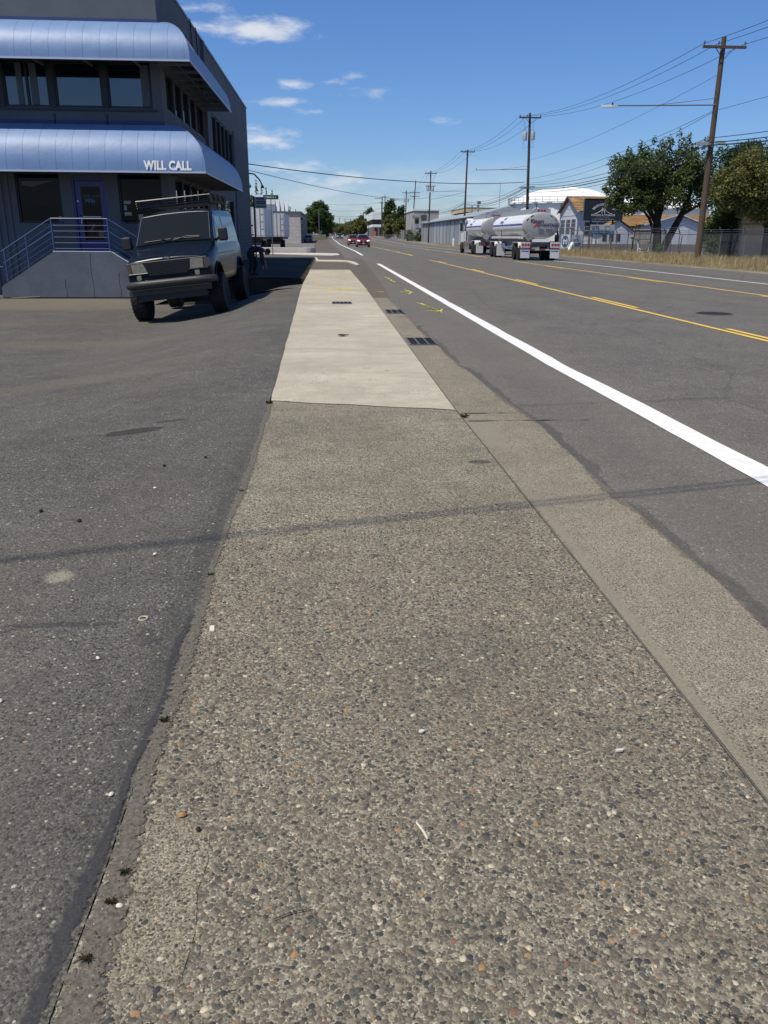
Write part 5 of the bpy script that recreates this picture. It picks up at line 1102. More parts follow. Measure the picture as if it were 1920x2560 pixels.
# service cables overhead, whose shadows cross the pavement
wire((21.5, 8.5, 6.35), (-24, -3.5, 6.35), .12, .0095, 'upper of the two black service cables over the camera position', 'cables crossing overhead')
wire((21.5, 8.5, 4.95), (-24, -3.5, 7.0), .10, .0095, 'lower of the two black service cables over the camera position', 'cables crossing overhead')

# ================================================================== right hand buildings
M_TIN = mat('grey_metal_panel', (.33, .36, .38), .55, .25, var=.08, vscale=.6, dirt=((.20, .19, .18), .5))
M_TINR = mat('metal_roof', (.36, .40, .41), .5, .2, var=.08, vscale=.5)
M_BATT = mat('panel_batten', (.20, .22, .23), .6)
wh = thing('metal_warehouse', 'long grey metal panel warehouse along the far side of the road', 'warehouse', (22, 155, 0))
y = 116.0; k = 0
while y < 186:
    w_ = 4.6; m = MB(); m.bx(20.5 + (k % 3) * .012, 20.6, y + .06, y + w_ - .06, .0, 3.95); wpart(m, 'wall_panel', [M_TIN, mat('grey_metal_panel_pale', (.40, .43, .45), .55, .25, var=.08, vscale=.6, dirt=((.24, .22, .2), .5)), mat('grey_metal_panel_stained', (.28, .30, .32), .6, .2, var=.14, vscale=.5, dirt=((.16, .16, .17), .8))][(k * 7 + k // 3) % 3], wh)
    m = MB(); m.bx(20.40, 20.6, y + w_ - .06, y + w_ + .06, 0, 4.1); wpart(m, 'batten', M_BATT, wh); y += w_; k += 1
m = MB(); m.bx(20.62, 26.0, 116, 187, 0, 3.95); wpart(m, 'wall', M_TIN, wh)
m = MB(); m.prism_y([(20.2, 4.15), (20.2, 4.25), (24.4, 5.45), (28.6, 4.25), (28.6, 4.15)], 115.6, 187.4); wpart(m, 'roof', M_TINR, wh)
m = MB(); m.bx(20.18, 20.5, 115.6, 187.4, 3.97, 4.14); wpart(m, 'eave_gutter', M_BLACK, wh)
for (y, l) in ((135, .4), (141, .35)): m = MB(); m.lathe([(l * .4, 5.0), (l * .4, 6.0), (l * .55, 6.0), (l * .55, 6.25)], (23.6, y, 0), 'z', 8); wpart(m, 'roof_vent', M_BATT, wh)
bb = thing('flat_roof_office', 'flat roofed building with a cream parapet band and dark windows behind the tank truck', 'building', (28, 150, 0))
m = MB(); m.bx(24.6, 33.0, 150, 168, 0, 5.6); wpart(m, 'wall', mat('dark_curtain_wall', (.04, .055, .075), .3), bb)
m = MB(); m.bx(24.0, 33.4, 149.6, 168.4, 5.6, 6.25); wpart(m, 'parapet', mat('cream_band', (.50, .39, .22), .8, var=.08, vscale=2), bb)
m = MB(); m.bx(23.95, 33.45, 149.55, 168.45, 6.25, 6.33); wpart(m, 'roof_edge', M_BLACK, bb)
for x in np.arange(25.4, 33, 1.9): m = MB(); m.bx(x, x + 1.4, 149.94, 150, 4.2, 5.5); wpart(m, 'window', M_GLASS, bb)
m = MB(); m.tube([(26.6, 152, 6.3), (26.6, 152, 7.4)], .04, 5); m.bx(26.4, 27.0, 151.8, 152.1, 7.0, 7.5); m.tube([(30.4, 152, 6.3), (30.4, 152, 10.6)], .035, 5); wpart(m, 'roof_antenna', M_GALV, bb)

# big white storage tanks
M_TANKW = mat('white_storage_tank', (.74, .74, .72), .6, var=.05, vscale=.5, dirt=((.60, .58, .53), .3))
def storage_tank(x, y, r, h, dome, label):
    s = thing('storage_tank', label, 'storage tank', (x, y, 0), 'white storage tanks')
    m = MB(); m.lathe([(r, 0), (r, h)], (x, y, 0), 'z', 72); wpart(m, 'shell', M_TANKW, s, 40)
    N = 96; rows = []
    for (f, z) in ((1.0, h - .05), (1.0, h + .10), (.86, h + dome * .34), (.66, h + dome * .66), (.40, h + dome * .9), (.12, h + dome), (.0, h + dome)):
        rows.append([(x + math.cos(g) * (r * f + (f == 1.0) * (.30 + .22 * abs(math.sin(g * 12)))), y + math.sin(g) * (r * f + (f == 1.0) * (.30 + .22 * abs(math.sin(g * 12)))), z + .12 * math.sin(g * 24) * (0 < f < 1)) for g in [2 * math.pi * k / N for k in range(N + 1)]])
    m = MB(); m.grid(rows); wpart(m, 'dome_roof', M_TANKW, s, 40)
    for hh in (.12, .55, 1.0):
        m = MB(); m.lathe([(r + .40, h + hh - .03), (r + .44, h + hh - .03), (r + .44, h + hh + .03), (r + .40, h + hh + .03)], (x, y, 0), 'z', 60); m.f = m.f[:-2]; m.mi = m.mi[:-2]; wpart(m, 'railing', mat('dark_railing', (.08, .08, .085), .6), s)
    m = MB()
    for k in range(48): g = 2 * math.pi * k / 48; c0, s0 = math.cos(g) * (r + .42), math.sin(g) * (r + .42); m.bar((x + c0, y + s0, h), (x + c0, y + s0, h + 1.0), .05, .05)
    wpart(m, 'railing_post', mat('dark_railing'), s)
    for g in (-2.35, -1.9, -1.5): m = MB(); c0, s0 = math.cos(g) * (r + .08), math.sin(g) * (r + .08); m.tube([(x + c0, y + s0, 0), (x + c0, y + s0, h)], .07, 5); wpart(m, 'downpipe', M_GALV, s)
    m = MB(); m.lathe([(.3, h + dome - .1), (.3, h + dome + .2), (.05, h + dome + .3)], (x, y, 0), 'z', 10); wpart(m, 'roof_vent', M_TANKW, s)
storage_tank(42.3, 152, 9.7, 7.0, 2.8, 'large white domed storage tank rising behind the mossy gabled house')
storage_tank(64.0, 166, 10.6, 6.6, 3.0, 'second white domed tank seen through the big roadside tree')

# mossy roofs: shingle courses as real strips
def moss_mat():
    m = bpy.data.materials.new('mossy_shingles'); m.use_nodes = True; t = NT(m.node_tree); b = t.n['Principled BSDF']; p = t.pos()
    n = t.noise(p, .9, 7, .65); n2 = t.noise(p, 5, 5, .6); v = t.xyz(t.voro(t.scale(p, (3, 3, 6)), 1.0, out=1))[0]
    c = t.ramp(n, [(.30, (.33, .28, .22)), (.44, (.22, .13, .05)), (.58, (.27, .15, .045)), (.72, (.40, .36, .31))])
    k = t.m('MULTIPLY', t.mapr(n2, .3, .7, .65, 1.3), t.mapr(v, 0, 1, .8, 1.2))
    t.put(b.inputs['Base Color'], t.mix(1, c, t.comb(k, k, k), 'MULTIPLY')); b.inputs['Roughness'].default_value = .95; t.put(b.inputs['Normal'], t.bump(n2, .6, .05)); return m
M_MOSS = moss_mat()
M_HW = mat('pale_lavender_wall', (.50, .52, .56), .8, var=.05, vscale=1)
M_HWB = mat('pale_siding', (.42, .45, .50), .8, var=.06, vscale=1)
def courses(par, p00, p10, p01, p11, n, name='shingle_course'):
    """n overlapping strips from the eave edge p00-p10 up to the ridge p01-p11"""
    p00, p10, p01, p11 = map(Vector, (p00, p10, p01, p11)); nv = (p10 - p00).cross(p01 - p00).normalized()
    if nv.z < 0: nv = -nv
    for k in range(n):
        a, b_ = k / n, (k + 1.25) / n; b_ = min(b_, 1.0); l0, r0, l1, r1 = p00.lerp(p01, a), p10.lerp(p11, a), p00.lerp(p01, b_), p10.lerp(p11, b_)
        m = MB(); d0, d1 = nv * .05, nv * .005
        m.add([l0 + d0, r0 + d0, r1 + d1, l1 + d1, l0 - nv * .02, r0 - nv * .02, r1 - nv * .02, l1 - nv * .02], [(0, 1, 2, 3), (0, 4, 5, 1), (4, 7, 6, 5), (1, 5, 6, 2), (0, 3, 7, 4)])
        wpart(m, name, M_MOSS, par)
hs = thing('gabled_house', 'pale gabled house with a mossy orange roof left of the dark billboard', 'house', (29, 91.4, 0))
m = MB(); m.prism_x([(88.2, 0), (94.6, 0), (94.6, 4.15), (91.35, 5.5), (88.2, 4.2)], 26.0, 30.2); wpart(m, 'wall', M_HW, hs)
courses(hs, (25.7, 87.7, 4.05), (30.5, 87.7, 4.05), (25.7, 91.35, 5.66), (30.5, 91.35, 5.66), 9); courses(hs, (30.5, 95.0, 4.02), (25.7, 95.0, 4.02), (30.5, 91.35, 5.66), (25.7, 91.35, 5.66), 6)
m = MB(); m.bar((25.68, 87.65, 3.98), (25.68, 91.35, 5.62), .06, .16); m.bar((25.68, 95.05, 3.95), (25.68, 91.35, 5.62), .06, .16); wpart(m, 'barge_board', mat('barge_dark', (.10, .09, .085), .7), hs)
m = MB(); m.bx(25.97, 25.995, 88.3, 94.5, 3.65, 3.70); wpart(m, 'trim_board', M_HWB, hs)
def multi_pane(par, to, u0, u1, z0, z1, cols, rws):
    f = wpart(MB().add([to(u0, z0, 0), to(u1, z0, 0), to(u1, z1, 0), to(u0, z1, 0), to(u0, z0, .05), to(u1, z0, .05), to(u1, z1, .05), to(u0, z1, .05)], [(0, 1, 2, 3), (7, 6, 5, 4), (0, 4, 5, 1), (1, 5, 6, 2), (2, 6, 7, 3), (3, 7, 4, 0)]), 'window', mat('grey_window_frame', (.36, .38, .40), .6), par)
    for i in range(cols):
        for j in range(rws):
            a, b_ = u0 + (u1 - u0) * (i + .08) / cols, u0 + (u1 - u0) * (i + .92) / cols; c, d_ = z0 + (z1 - z0) * (j + .06) / rws, z0 + (z1 - z0) * (j + .94) / rws
            MB().add([to(a, c, .056), to(b_, c, .056), to(b_, d_, .056), to(a, d_, .056)], [(0, 1, 2, 3)]).build('pane', mat('dull_glass', (.05, .06, .065), .12), f)
for (y0, y1) in ((88.6, 90.1), (90.6, 92.1), (92.7, 94.2)): multi_pane(hs, lambda u, z, o: (26.0 - o, u, z), y0, y1, 1.7, 3.3, 3, 4)
multi_pane(hs, lambda u, z, o: (u, 88.2 - o, z), 26.8, 30.2, 1.7, 3.0, 5, 3)
m = MB(); m.tube([(26.1, 87.75, 4.0), (26.0, 87.9, 3.4), (26.0, 88.1, 3.2), (26.0, 88.1, 0)], .05, 5); m.bx(25.75, 26.0, 87.6, 87.8, 3.95, 4.15); wpart(m, 'downspout', M_HWB, hs)
m = MB(); m.tube([(29.9, 91.3, 5.6), (29.9, 91.3, 6.1)], .05, 6); m.lathe([(.14, 29.6), (.24, 29.8), (.24, 30.15), (.14, 30.3)], (0, 91.3, 6.3), 'x', 10); wpart(m, 'roof_ventilator', M_GALV, hs)
lh = thing('low_house', 'low pale house with a long mossy roof behind the big tree', 'house', (38, 101, 0))
m = MB(); m.bx(30.6, 47.0, 98.5, 106, 0, 2.85); m.prism_x([(98.5, 2.85), (106, 2.85), (102.2, 4.0)], 30.7, 46.9); wpart(m, 'wall', M_HW, lh)
courses(lh, (30.2, 98.0, 2.75), (47.3, 98.0, 2.75), (30.2, 102.2, 4.15), (47.3, 102.2, 4.15), 9)
m = MB(); m.prism_y([(36.6, 0), (42.9, 0), (42.9, 3.1), (40.4, 3.95), (36.6, 2.95)], 96.2, 98.6); wpart(m, 'gable_wing', M_HWB, lh)
courses(lh, (36.2, 95.9, 2.9), (36.2, 100.5, 2.9), (40.4, 95.9, 4.08), (40.4, 100.5, 4.08), 5); courses(lh, (43.3, 100.5, 3.05), (43.3, 95.9, 3.05), (40.4, 100.5, 4.08), (40.4, 95.9, 4.08), 5)
m = MB(); m.bar((36.2, 95.85, 2.86), (40.4, 95.85, 4.04), .05, .12); m.bar((43.3, 95.85, 3.0), (40.4, 95.85, 4.04), .05, .12); wpart(m, 'barge_board', M_HW, lh)
m = MB(); m.bx(38.2, 41.6, 96.17, 96.198, .1, 2.5); wpart(m, 'garage_door', M_HW, lh)
m = MB(); m.bx(31.0, 36.0, 98.47, 98.497, 2.35, 2.8); wpart(m, 'eave_shadow_strip', mat('eave_shadow_dark', (.13, .14, .15), .8), lh)  # dark strip painted on the wall as the shade below the eave
m = MB(); m.bx(43.0, 49.5, 95.8, 98.4, 2.62, 2.78); wpart(m, 'carport_roof', M_TINR, lh)
for x in (43.2, 46.2, 49.2): m = MB(); m.bx(x, x + .12, 95.9, 96.05, 0, 2.62); wpart(m, 'carport_post', M_HW, lh)
m = MB(); m.bx(43.1, 49.3, 98.2, 98.45, 0, 2.6); wpart(m, 'carport_wall', M_DARK, lh)
sb = thing('small_shed', 'small white gabled shed behind the blue and grey arrow sign', 'shed', (29.5, 92, 0))
m = MB(); m.prism_y([(27.6, 0), (31.2, 0), (31.2, 2.05), (29.6, 3.1), (27.6, 2.1)], 85.5, 87.5); wpart(m, 'wall', M_HW, sb)
courses(sb, (27.3, 85.3, 2.0), (27.3, 87.6, 2.0), (29.6, 85.3, 3.22), (29.6, 87.6, 3.22), 4); courses(sb, (31.5, 87.6, 2.0), (31.5, 85.3, 2.0), (29.6, 87.6, 3.22), (29.6, 85.3, 3.22), 4)
for x in (28.0, 28.7, 29.4): m = MB(); m.bx(x, x + .45, 85.47, 85.498, 1.1, 1.8); wpart(m, 'window', M_GLASS, sb)
ct = thing('cargo_container', 'rusty cream storage container behind the chain link fence', 'container', (34, 92, 0))
m = MB(); m.bx(32.0, 33.6, 91.5, 94, .3, 2.3); wpart(m, 'door_end', mat('cream_steel', (.62, .54, .36), .6, var=.15, vscale=2, dirt=((.45, .30, .13), .6)), ct)
m = MB()
for k in range(26): m.bx(33.6 + k * .14, 33.68 + k * .14, 91.45 + .05 * (k % 2), 94, .3, 2.3)
m.bx(33.6, 37.2, 91.52, 94, .3, 2.3); wpart(m, 'side', mat('weathered_steel', (.36, .35, .30), .7, var=.25, vscale=1.5, dirt=((.28, .17, .09), .7)), ct)
m = MB(); m.bx(31.95, 37.25, 91.4, 94.05, 2.3, 2.36); wpart(m, 'top_rail', mat('cream_steel'), ct)
lw = thing('low_yard_wall', 'low grey block wall crossing the yard behind the fence', 'low wall', (34, 84, 0)); m = MB(); m.bx(25.5, 46, 83.8, 84.1, 0, .85); wpart(m, 'wall', mat('grey_block', (.16, .15, .14), .9, var=.2, vscale=2), lw)
tw = thing('tan_building', 'tan stucco building behind the trees at the right edge', 'building', (34, 60, 0)); m = MB(); m.bx(29.5, 42, 59.0, 61, -.05, 3.9); wpart(m, 'wall', mat('tan_stucco', (.58, .43, .28), .85, var=.08, vscale=1, bump=.2, bscale=9), tw)
m = MB(); m.bx(29.45, 42, 58.9, 61.05, 2.35, 2.47); wpart(m, 'ledge', mat('tan_trim', (.34, .26, .18), .8), tw); m = MB(); m.bx(29.42, 42.1, 58.85, 61.1, 3.9, 4.05); wpart(m, 'coping', mat('tan_trim'), tw)

# ------------------------------------------------------------------ signs on the right
M_SIGND = mat('dark_billboard', (.018, .024, .034), .5); M_SLET = mat('sign_lettering_grey', (.52, .56, .58), .6)
bl = thing('billboard', 'dark billboard with an arched name over a drawn bridge, half hidden by the tree', 'billboard', (26, 80, 0))
BLX, BRX, BZA, BZB = 24.2, 27.95, 3.0, 4.93
wpart(MB().bx(BLX, BRX, 80, 80.25, BZA, BZB), 'panel', M_SIGND, bl); wpart(MB().bx(BLX - .03, BLX, 79.96, 80.28, BZA - .02, BZB + .02).bx(BRX, BRX + .03, 79.96, 80.28, BZA - .02, BZB + .02).bx(BLX, BRX, 79.96, 80.28, BZB, BZB + .03).bx(BLX, BRX, 79.96, 80.28, BZA - .03, BZA), 'frame', mat('sign_frame_blue', (.05, .08, .11), .5), bl)
for x in (24.95, 27.1): wpart(MB().bx(x - .07, x + .07, 80.05, 80.2, 0, BZA - .03), 'post', M_WOODD, bl)
BCX = 26.06
def arc(x, yy, z): g = x / 1.05; rr = 1.05 + yy * 1.1; return (BCX + rr * math.sin(g), 79.985 - z, 3.52 + (rr * math.cos(g)) * .78)
put_text(text_mesh('BRIDGETOWN', .33, .006, 'CENTER', .002), 'lettering', M_SLET, bl, arc)
put_text(text_mesh('MOVING & STORAGE', .235, .005, 'CENTER', .002, space=1.05), 'lettering', M_SLET, bl, lambda x, yy, z: (BCX + x, 79.985 - z, 3.40 + yy))
m = MB()
for s in (-1, 1):
    m.tube([(BCX + s * (.12 + .75 * q), 79.985, 4.02 - .42 * (1 - (1 - q) ** 2)) for q in np.linspace(0, 1, 7)], .022, 4); m.bx(BCX + s * .13 - .03, BCX + s * .13 + .03, 79.97, 79.99, 3.62, 4.1); m.tube([(BCX, 79.985, 3.95), (BCX + s * .09, 79.985, 3.85), (BCX + s * .12, 79.985, 3.72)], .018, 4); m.tube([(BCX + s * .13, 79.985, 4.08), (BCX + s * .13, 79.985, 4.16)], .015, 4)
m.bx(BCX - .14, BCX + .14, 79.97, 79.99, 4.0, 4.05); wpart(m, 'bridge_emblem', M_SLET, bl)
m = MB(); rng = random.Random(5)
for (z, x0, x1, hgt) in ((3.27, -.62, .55, .05), (3.08, -1.0, 1.0, .085)):
    x = BCX + x0
    while x < BCX + x1: l = rng.uniform(.04, .10); m.bx(x, x + l, 79.975, 79.99, z, z + hgt); x += l + rng.choice((.025, .025, .09))
wpart(m, 'small_lettering', mat('sign_lettering_dim', (.22, .24, .25), .6), bl)
gs = thing('arrow_sign', 'grey sign with big blue letters over a blue band with an arrow', 'sign', (24.9, 76, 0))
wpart(MB().bx(23.72, 25.92, 76, 76.06, 2.08, 2.57), 'panel', mat('grey_sign', (.36, .39, .41), .5), gs); wpart(MB().bx(23.74, 25.95, 75.985, 76.06, 1.71, 2.075), 'arrow_band', mat('blue_sign', (.05, .13, .26), .5), gs)
put_text(text_mesh('GTS', .40, .012, 'LEFT', .003), 'lettering', mat('sign_blue', (.04, .08, .16), .5), gs, lambda x, yy, z: (23.8 + x, 75.99 - z, 2.15 + yy))
wpart(MB().tube([(25.0, 75.99, 2.38), (25.25, 75.99, 2.50), (25.33, 75.99, 2.42), (25.42, 75.99, 2.48), (25.55, 75.99, 2.30), (25.62, 75.99, 2.2)], .018, 4), 'mountain_mark', mat('sign_mark', (.16, .22, .26), .5), gs)
wpart(MB().tube([(25.58, 75.975, 2.03), (25.76, 75.975, 1.89), (25.58, 75.975, 1.75)], .022, 4), 'arrow', M_SLET, gs)
m = MB(); x = 23.9
while x < 25.3: l = rng.uniform(.05, .10); m.bx(x, x + l, 75.97, 75.984, 1.85, 1.94); x += l + rng.choice((.03, .03, .1))
wpart(m, 'small_lettering', mat('sign_lettering_dim'), gs)
for x in (23.95, 25.6): wpart(MB().bar((x + (.05 if x > 25 else -.0), 76.1, 0), (x + (.1 if x > 25 else 0), 76.1, 1.71), .09, .09), 'post', mat('tan_post', (.24, .19, .13), .8), gs)
ws = thing('oval_logo_sign', 'white sign with a tall blue oval emblem fixed by the gate', 'sign', (21.75, 77, 0))
wpart(MB().bx(21.36, 22.10, 77, 77.04, .50, 1.70), 'panel', mat('white_sign', (.78, .79, .79), .5), ws)
m = MB(); rows = [[(21.72 + rr * .62 * math.cos(g), 76.99, 1.10 + rr * math.sin(g)) for g in np.linspace(0, 2 * math.pi, 29)] for rr in (.36, .53)]; m.grid(rows); wpart(m, 'oval_ring', mat('emblem_ring_blue', (.05, .17, .33), .5), ws)
m = MB(); m.bx(21.64, 21.80, 76.98, 76.992, 1.27, 1.42); m.prism_y([(21.60, .80), (21.84, .80), (21.78, .92), (21.66, .92)], 76.98, 76.992); m.tube([(21.48, 76.985, 1.60), (21.42, 76.985, 1.62), (21.5, 76.985, 1.64)], .015, 4); wpart(m, 'emblem_marks', M_BLACK, ws)
m = MB(); m.bx(21.60, 21.84, 76.98, 76.992, 1.02, 1.14); wpart(m, 'emblem_band', mat('emblem_grey', (.4, .45, .5), .5), ws)
for x in (21.45, 22.0): wpart(MB().bx(x - .03, x + .03, 77.045, 77.1, 0, 1.6), 'post', M_GALV, ws)
af = thing('sandwich_board', 'narrow white folding board leaning by the gate', 'sign', (22.1, 76.4, 0))
wpart(MB().bar((21.85, 76.3, .1), (22.25, 76.5, 1.05), .30, .03), 'board', mat('white_sign'), af); wpart(MB().bar((22.0, 76.19, .42), (22.15, 76.27, .78), .2, .012), 'print', mat('board_print', (.30, .32, .33), .6), af); wpart(MB().bar((22.45, 76.5, .1), (22.25, 76.52, 1.05), .30, .03), 'board', mat('white_sign'), af)
gt = thing('yard_gate', 'chain link gate with a small grey sign and wheels', 'gate', (23, 77, 0))
wpart(MB().bx(22.35, 23.3, 76.9, 76.93, .74, 1.70), 'sign_panel', mat('grey_sign'), gt); put_text(text_mesh('GTS', .27, .005, 'CENTER', .003), 'lettering', mat('sign_blue'), gt, lambda x, yy, z: (22.65 + x, 76.89 - z, 1.1 + yy)); wpart(MB().bx(22.5, 23.15, 76.88, 76.898, .8, .98), 'sign_band', mat('blue_sign'), gt)
wpart(MB().bx(22.40, 23.3, 76.92, 76.95, .05, .72), 'solid_panel', mat('grey_steel_panel', (.22, .22, .22), .6, var=.1, vscale=3), gt)
for x in (22.3, 23.4, 24.0, 24.6): wpart(MB().tube([(x, 77, .0), (x, 77, 2.1)], .04, 6), 'post', M_GALV, gt)
for z in (.25, 1.15, 2.08): wpart(MB().tube([(22.3, 77, z), (24.6, 77, z)], .025, 5), 'rail', M_GALV, gt)
for x in (24.05, 24.5): wpart(MB().lathe([(.09, 76.85), (.09, 76.92)], (x, 0, .1), 'y', 10), 'gate_wheel', M_FEND, gt)

# chain link fences: each post and rail, with a woven mesh between
M_MESH = bpy.data.materials.new('chain_link_mesh'); M_MESH.use_nodes = True
t = NT(M_MESH.node_tree); b = t.n['Principled BSDF']; x, y, z = t.xyz(t.pos()); s_ = t.m('ADD', x, y)
def diag(sg): return t.m('LESS_THAN', t.m('FRACT', t.m('MULTIPLY', t.m('ADD', s_, t.m('MULTIPLY', z, sg)), 14.0)), .13)
b.inputs['Base Color'].default_value = (.22, .23, .23, 1); b.inputs['Roughness'].default_value = .5; b.inputs['Metallic'].default_value = .4
t.put(b.inputs['Alpha'], t.m('MAXIMUM', diag(1.0), diag(-1.0)))
def chain_fence(pts, h, label, barb=0, sp=3.0):
    f = thing('chain_link_fence', label, 'fence', (*pts[0], 0))
    for (a, b_) in zip(pts[:-1], pts[1:]):
        a, b_ = Vector((*a, 0)), Vector((*b_, 0)); n = max(1, round((b_ - a).length / sp))
        for k in range(n + 1):
            p = a.lerp(b_, k / n); wpart(MB().tube([p, p + Vector((0, 0, h + .05))] + ([p + Vector((-.2, -.1, h + .4))] if barb else []), .032, 6), 'fence_post', M_GALV, f)
        for z in (.08, h): wpart(MB().tube([a + Vector((0, 0, z)), b_ + Vector((0, 0, z))], .024, 5), 'fence_rail', M_GALV, f)
        wpart(MB().add([a + Vector((0, .01, .05)), b_ + Vector((0, .01, .05)), b_ + Vector((0, .01, h)), a + Vector((0, .01, h))], [(0, 1, 2, 3)]), 'fence_mesh', M_MESH, f)
        for k in range(barb): wpart(MB().tube([a + Vector((-.07 * k - .05, 0, h + .14 + .12 * k)), b_ + Vector((-.07 * k - .05, 0, h + .14 + .12 * k))], .012, 4), 'barbed_wire', M_GALV, f)
chain_fence([(24.6, 76.8), (24.6, 68.5), (24.3, 57.5)], 1.75, 'chain link fence with barbed wire behind the scooters', 3)
chain_fence([(24.3, 57.5), (24.6, 30)], 1.7, 'chain link fence running behind the dry grass at the right edge', 2)
chain_fence([(22.3, 77.2), (20.6, 112)], 2.0, 'tall chain link fence beside the road behind the tank trailer', 1, 4)
chain_fence([(18.8, 190), (15.5, 262)], 1.9, 'dark chain link fence beyond the warehouse', 0, 6)
bf = thing('board_fence', 'weathered grey board fence under the evergreen tree', 'fence', (18.5, 245, 0))
for k in range(30): m = MB(); y = 205 + k * 1.25; m.bx(20.8 - k * .02, 20.86 - k * .02, y, y + 1.2, .1, 3.0 + .08 * (k % 3)); wpart(m, 'board', mat('grey_boards', (.20, .19, .18), .9, var=.2, vscale=1), bf)
# leaning black steel rack by the fence
rk2 = thing('steel_rack', 'tall black steel frame with rungs standing against the fence', 'rack', (25.3, 66.5, 0))
for (x0, x1) in ((24.35, 24.6), (25.75, 25.95)): wpart(MB().tube([(x0, 66.8, .05), (x1, 66.9, 2.45)], .045, 6), 'rack_post', M_BLACK, rk2)
for z in (.5, 1.35, 1.95): wpart(MB().tube([(24.4 + z * .1, 66.8, z), (25.77 + z * .08, 66.8, z)], .03, 6), 'rung', M_BLACK, rk2)
for k, (xa, xb) in enumerate(((26.35, 26.5), (27.6, 27.62), (28.4, 28.5))): o = MB().tube([(xa, 66.9, 0), (xb, 66.95, 2.0 - .2 * k)], .035, 6).build('steel_stake', M_WOODD, None); tag(o, ['tallest leaning stake behind the fence, left of the big tree', 'upright stake behind the fence right of the big tree trunk', 'shortest stake behind the fence, nearest the tall pole'][k], 'stake', 'stakes behind the fence')
# parked scooters
M_SCW = mat('scooter_white', (.72, .73, .72), .4); M_SCD = mat('scooter_dark', (.03, .03, .035), .5)
def scooter(x, y, label, lean, turn):
    s = thing('kick_scooter', label, 'scooter', (x, y, .1), 'parked hire scooters', turn); s.rotation_euler = (0, lean, turn)
    lpart(MB().tube([(-.55, 0, .16), (.15, 0, .16), (.38, 0, .30)], .06, 6), 'deck', M_SCW, s)
    lpart(MB().tube([(.38, 0, .20), (.40, 0, .55)], .06, 8).tube([(.40, 0, .55), (.30, 0, 1.15)], .035, 6), 'stem', M_SCW, s)
    lpart(MB().tube([(.30, -.26, 1.18), (.30, .26, 1.18)], .03, 6).bx(.24, .36, -.09, .09, 1.12, 1.22), 'handlebar', M_SCD, s)
    for wx in (-.58, .45):
        m = MB(); m.lathe([(.08, -.035), (.14, -.035), (.15, 0), (.14, .035), (.08, .035)], (wx, 0, .15), 'y', 16); lpart(m, 'wheel', M_SCD, s)
        lpart(MB().tube([(wx - .12, 0, .27), (wx, 0, .33), (wx + .12, 0, .27)], .045, 5), 'mudguard', M_SCW, s)
scooter(24.0, 65.6, 'white hire scooter with a black seat post standing upright in the dry grass', .05, R(-25))
scooter(25.0, 65.9, 'white hire scooter tipped sideways against the black steel rack', R(22), R(-70))
bx2 = thing('seat_cargo_post', 'black bicycle saddle on a post above the upright scooter', 'saddle', (23.75, 65.5, 1.2)); wpart(MB().lathe([(.04, 1.38), (.12, 1.42), (.12, 1.47), (.03, 1.5)], (23.9, 65.6, 0), 'z', 10, 1.5, .7), 'saddle', M_SCD, bx2); wpart(MB().tube([(23.95, 65.6, .6), (23.9, 65.6, 1.4)], .03, 6), 'seat_post', M_SCD, bx2)
# gas meter pipes, bollards and small yard things
for k, (x, y, l) in enumerate(((19.4, 132, 'white bollard by the warehouse'), (19.9, 192, 'white marker post left of the warehouse'))): o = MB().lathe([(.16, 0), (.16, 1.1), (.05, 1.2)], (x, y, 0), 'z', 10).build('bollard', M_FEND, None); tag(o, l, 'bollard')

# ================================================================== left background
M_TRW = mat('white_trailer', (.58, .59, .60), .5, var=.10, vscale=1.2, dirt=((.38, .37, .35), .6))
def box_trailer(x0, x1, y, l, z0, z1, label):
    t = thing('box_trailer', label, 'trailer', ((x0 + x1) / 2, y, 0), 'white box trailers backed up to the dock')
    wpart(MB().bx(x0, x1, y, y + l, z0, z1), 'box', M_TRW, t)
    for s in (0, 1):
        a = x0 + .10 + s * ((x1 - x0) / 2 - .07); b_ = a + (x1 - x0) / 2 - .13
        d_ = wpart(MB().bx(a, b_, y - .05, y - .002, z0 + .12, z1 - .1), 'door', M_TRW, t)
        for q in (.3, .7): MB().tube([(a + (b_ - a) * q, y - .075, z0 + .05), (a + (b_ - a) * q, y - .075, z1 - .12)], .02, 5).build('lock_rod', M_GALV, d_)
        for q in (.25, .5, .75): MB().bx(a if s == 0 else b_ - .25, a + .25 if s == 0 else b_, y - .07, y - .05, z0 + (z1 - z0) * q, z0 + (z1 - z0) * q + .05).build('hinge', M_GALV, d_)
    wpart(MB().bx(x0, x1, y - .04, y - .001, z0 - .02, z0 + .10).bx(x0, x0 + .08, y - .05, y - .001, z0 + .1, z1).bx(x1 - .08, x1, y - .05, y - .001, z0 + .1, z1).bx(x0 + .08, x1 - .08, y - .05, y - .001, z1 - .08, z1), 'door_frame', mat('dirty_white', (.42, .43, .44), .6), t)
    for x in (x0 + .35, x1 - .35): wpart(MB().bx(x - .16, x + .16, y - .03, y + .1, z0 - .35, z0 - .03), 'dock_bumper', M_BLACK, t)
    wpart(MB().bx(x0 + .2, x1 - .2, y + .2, y + l, z0 - .3, z0 - .02).bx(x0 + .4, x1 - .4, y + .15, y + .3, .5, 1.1), 'underframe', M_PLAST, t)
    for yy in (y + 1.6, y + 2.8):
        for s in (-1, 1):
            wh_ = wheel(t, s * ((x1 - x0) / 2 - .35), yy - y, .5, .5, .5, s, .5, M_GALV, False)
box_trailer(-9.0, -6.55, 86, 13, 1.35, 4.15, 'white box trailer nearest the building, its rear doors streaked with dirt')
box_trailer(-7.75, -5.35, 100, 13, 1.35, 3.95, 'white box trailer parked behind the first one, closer to the road')
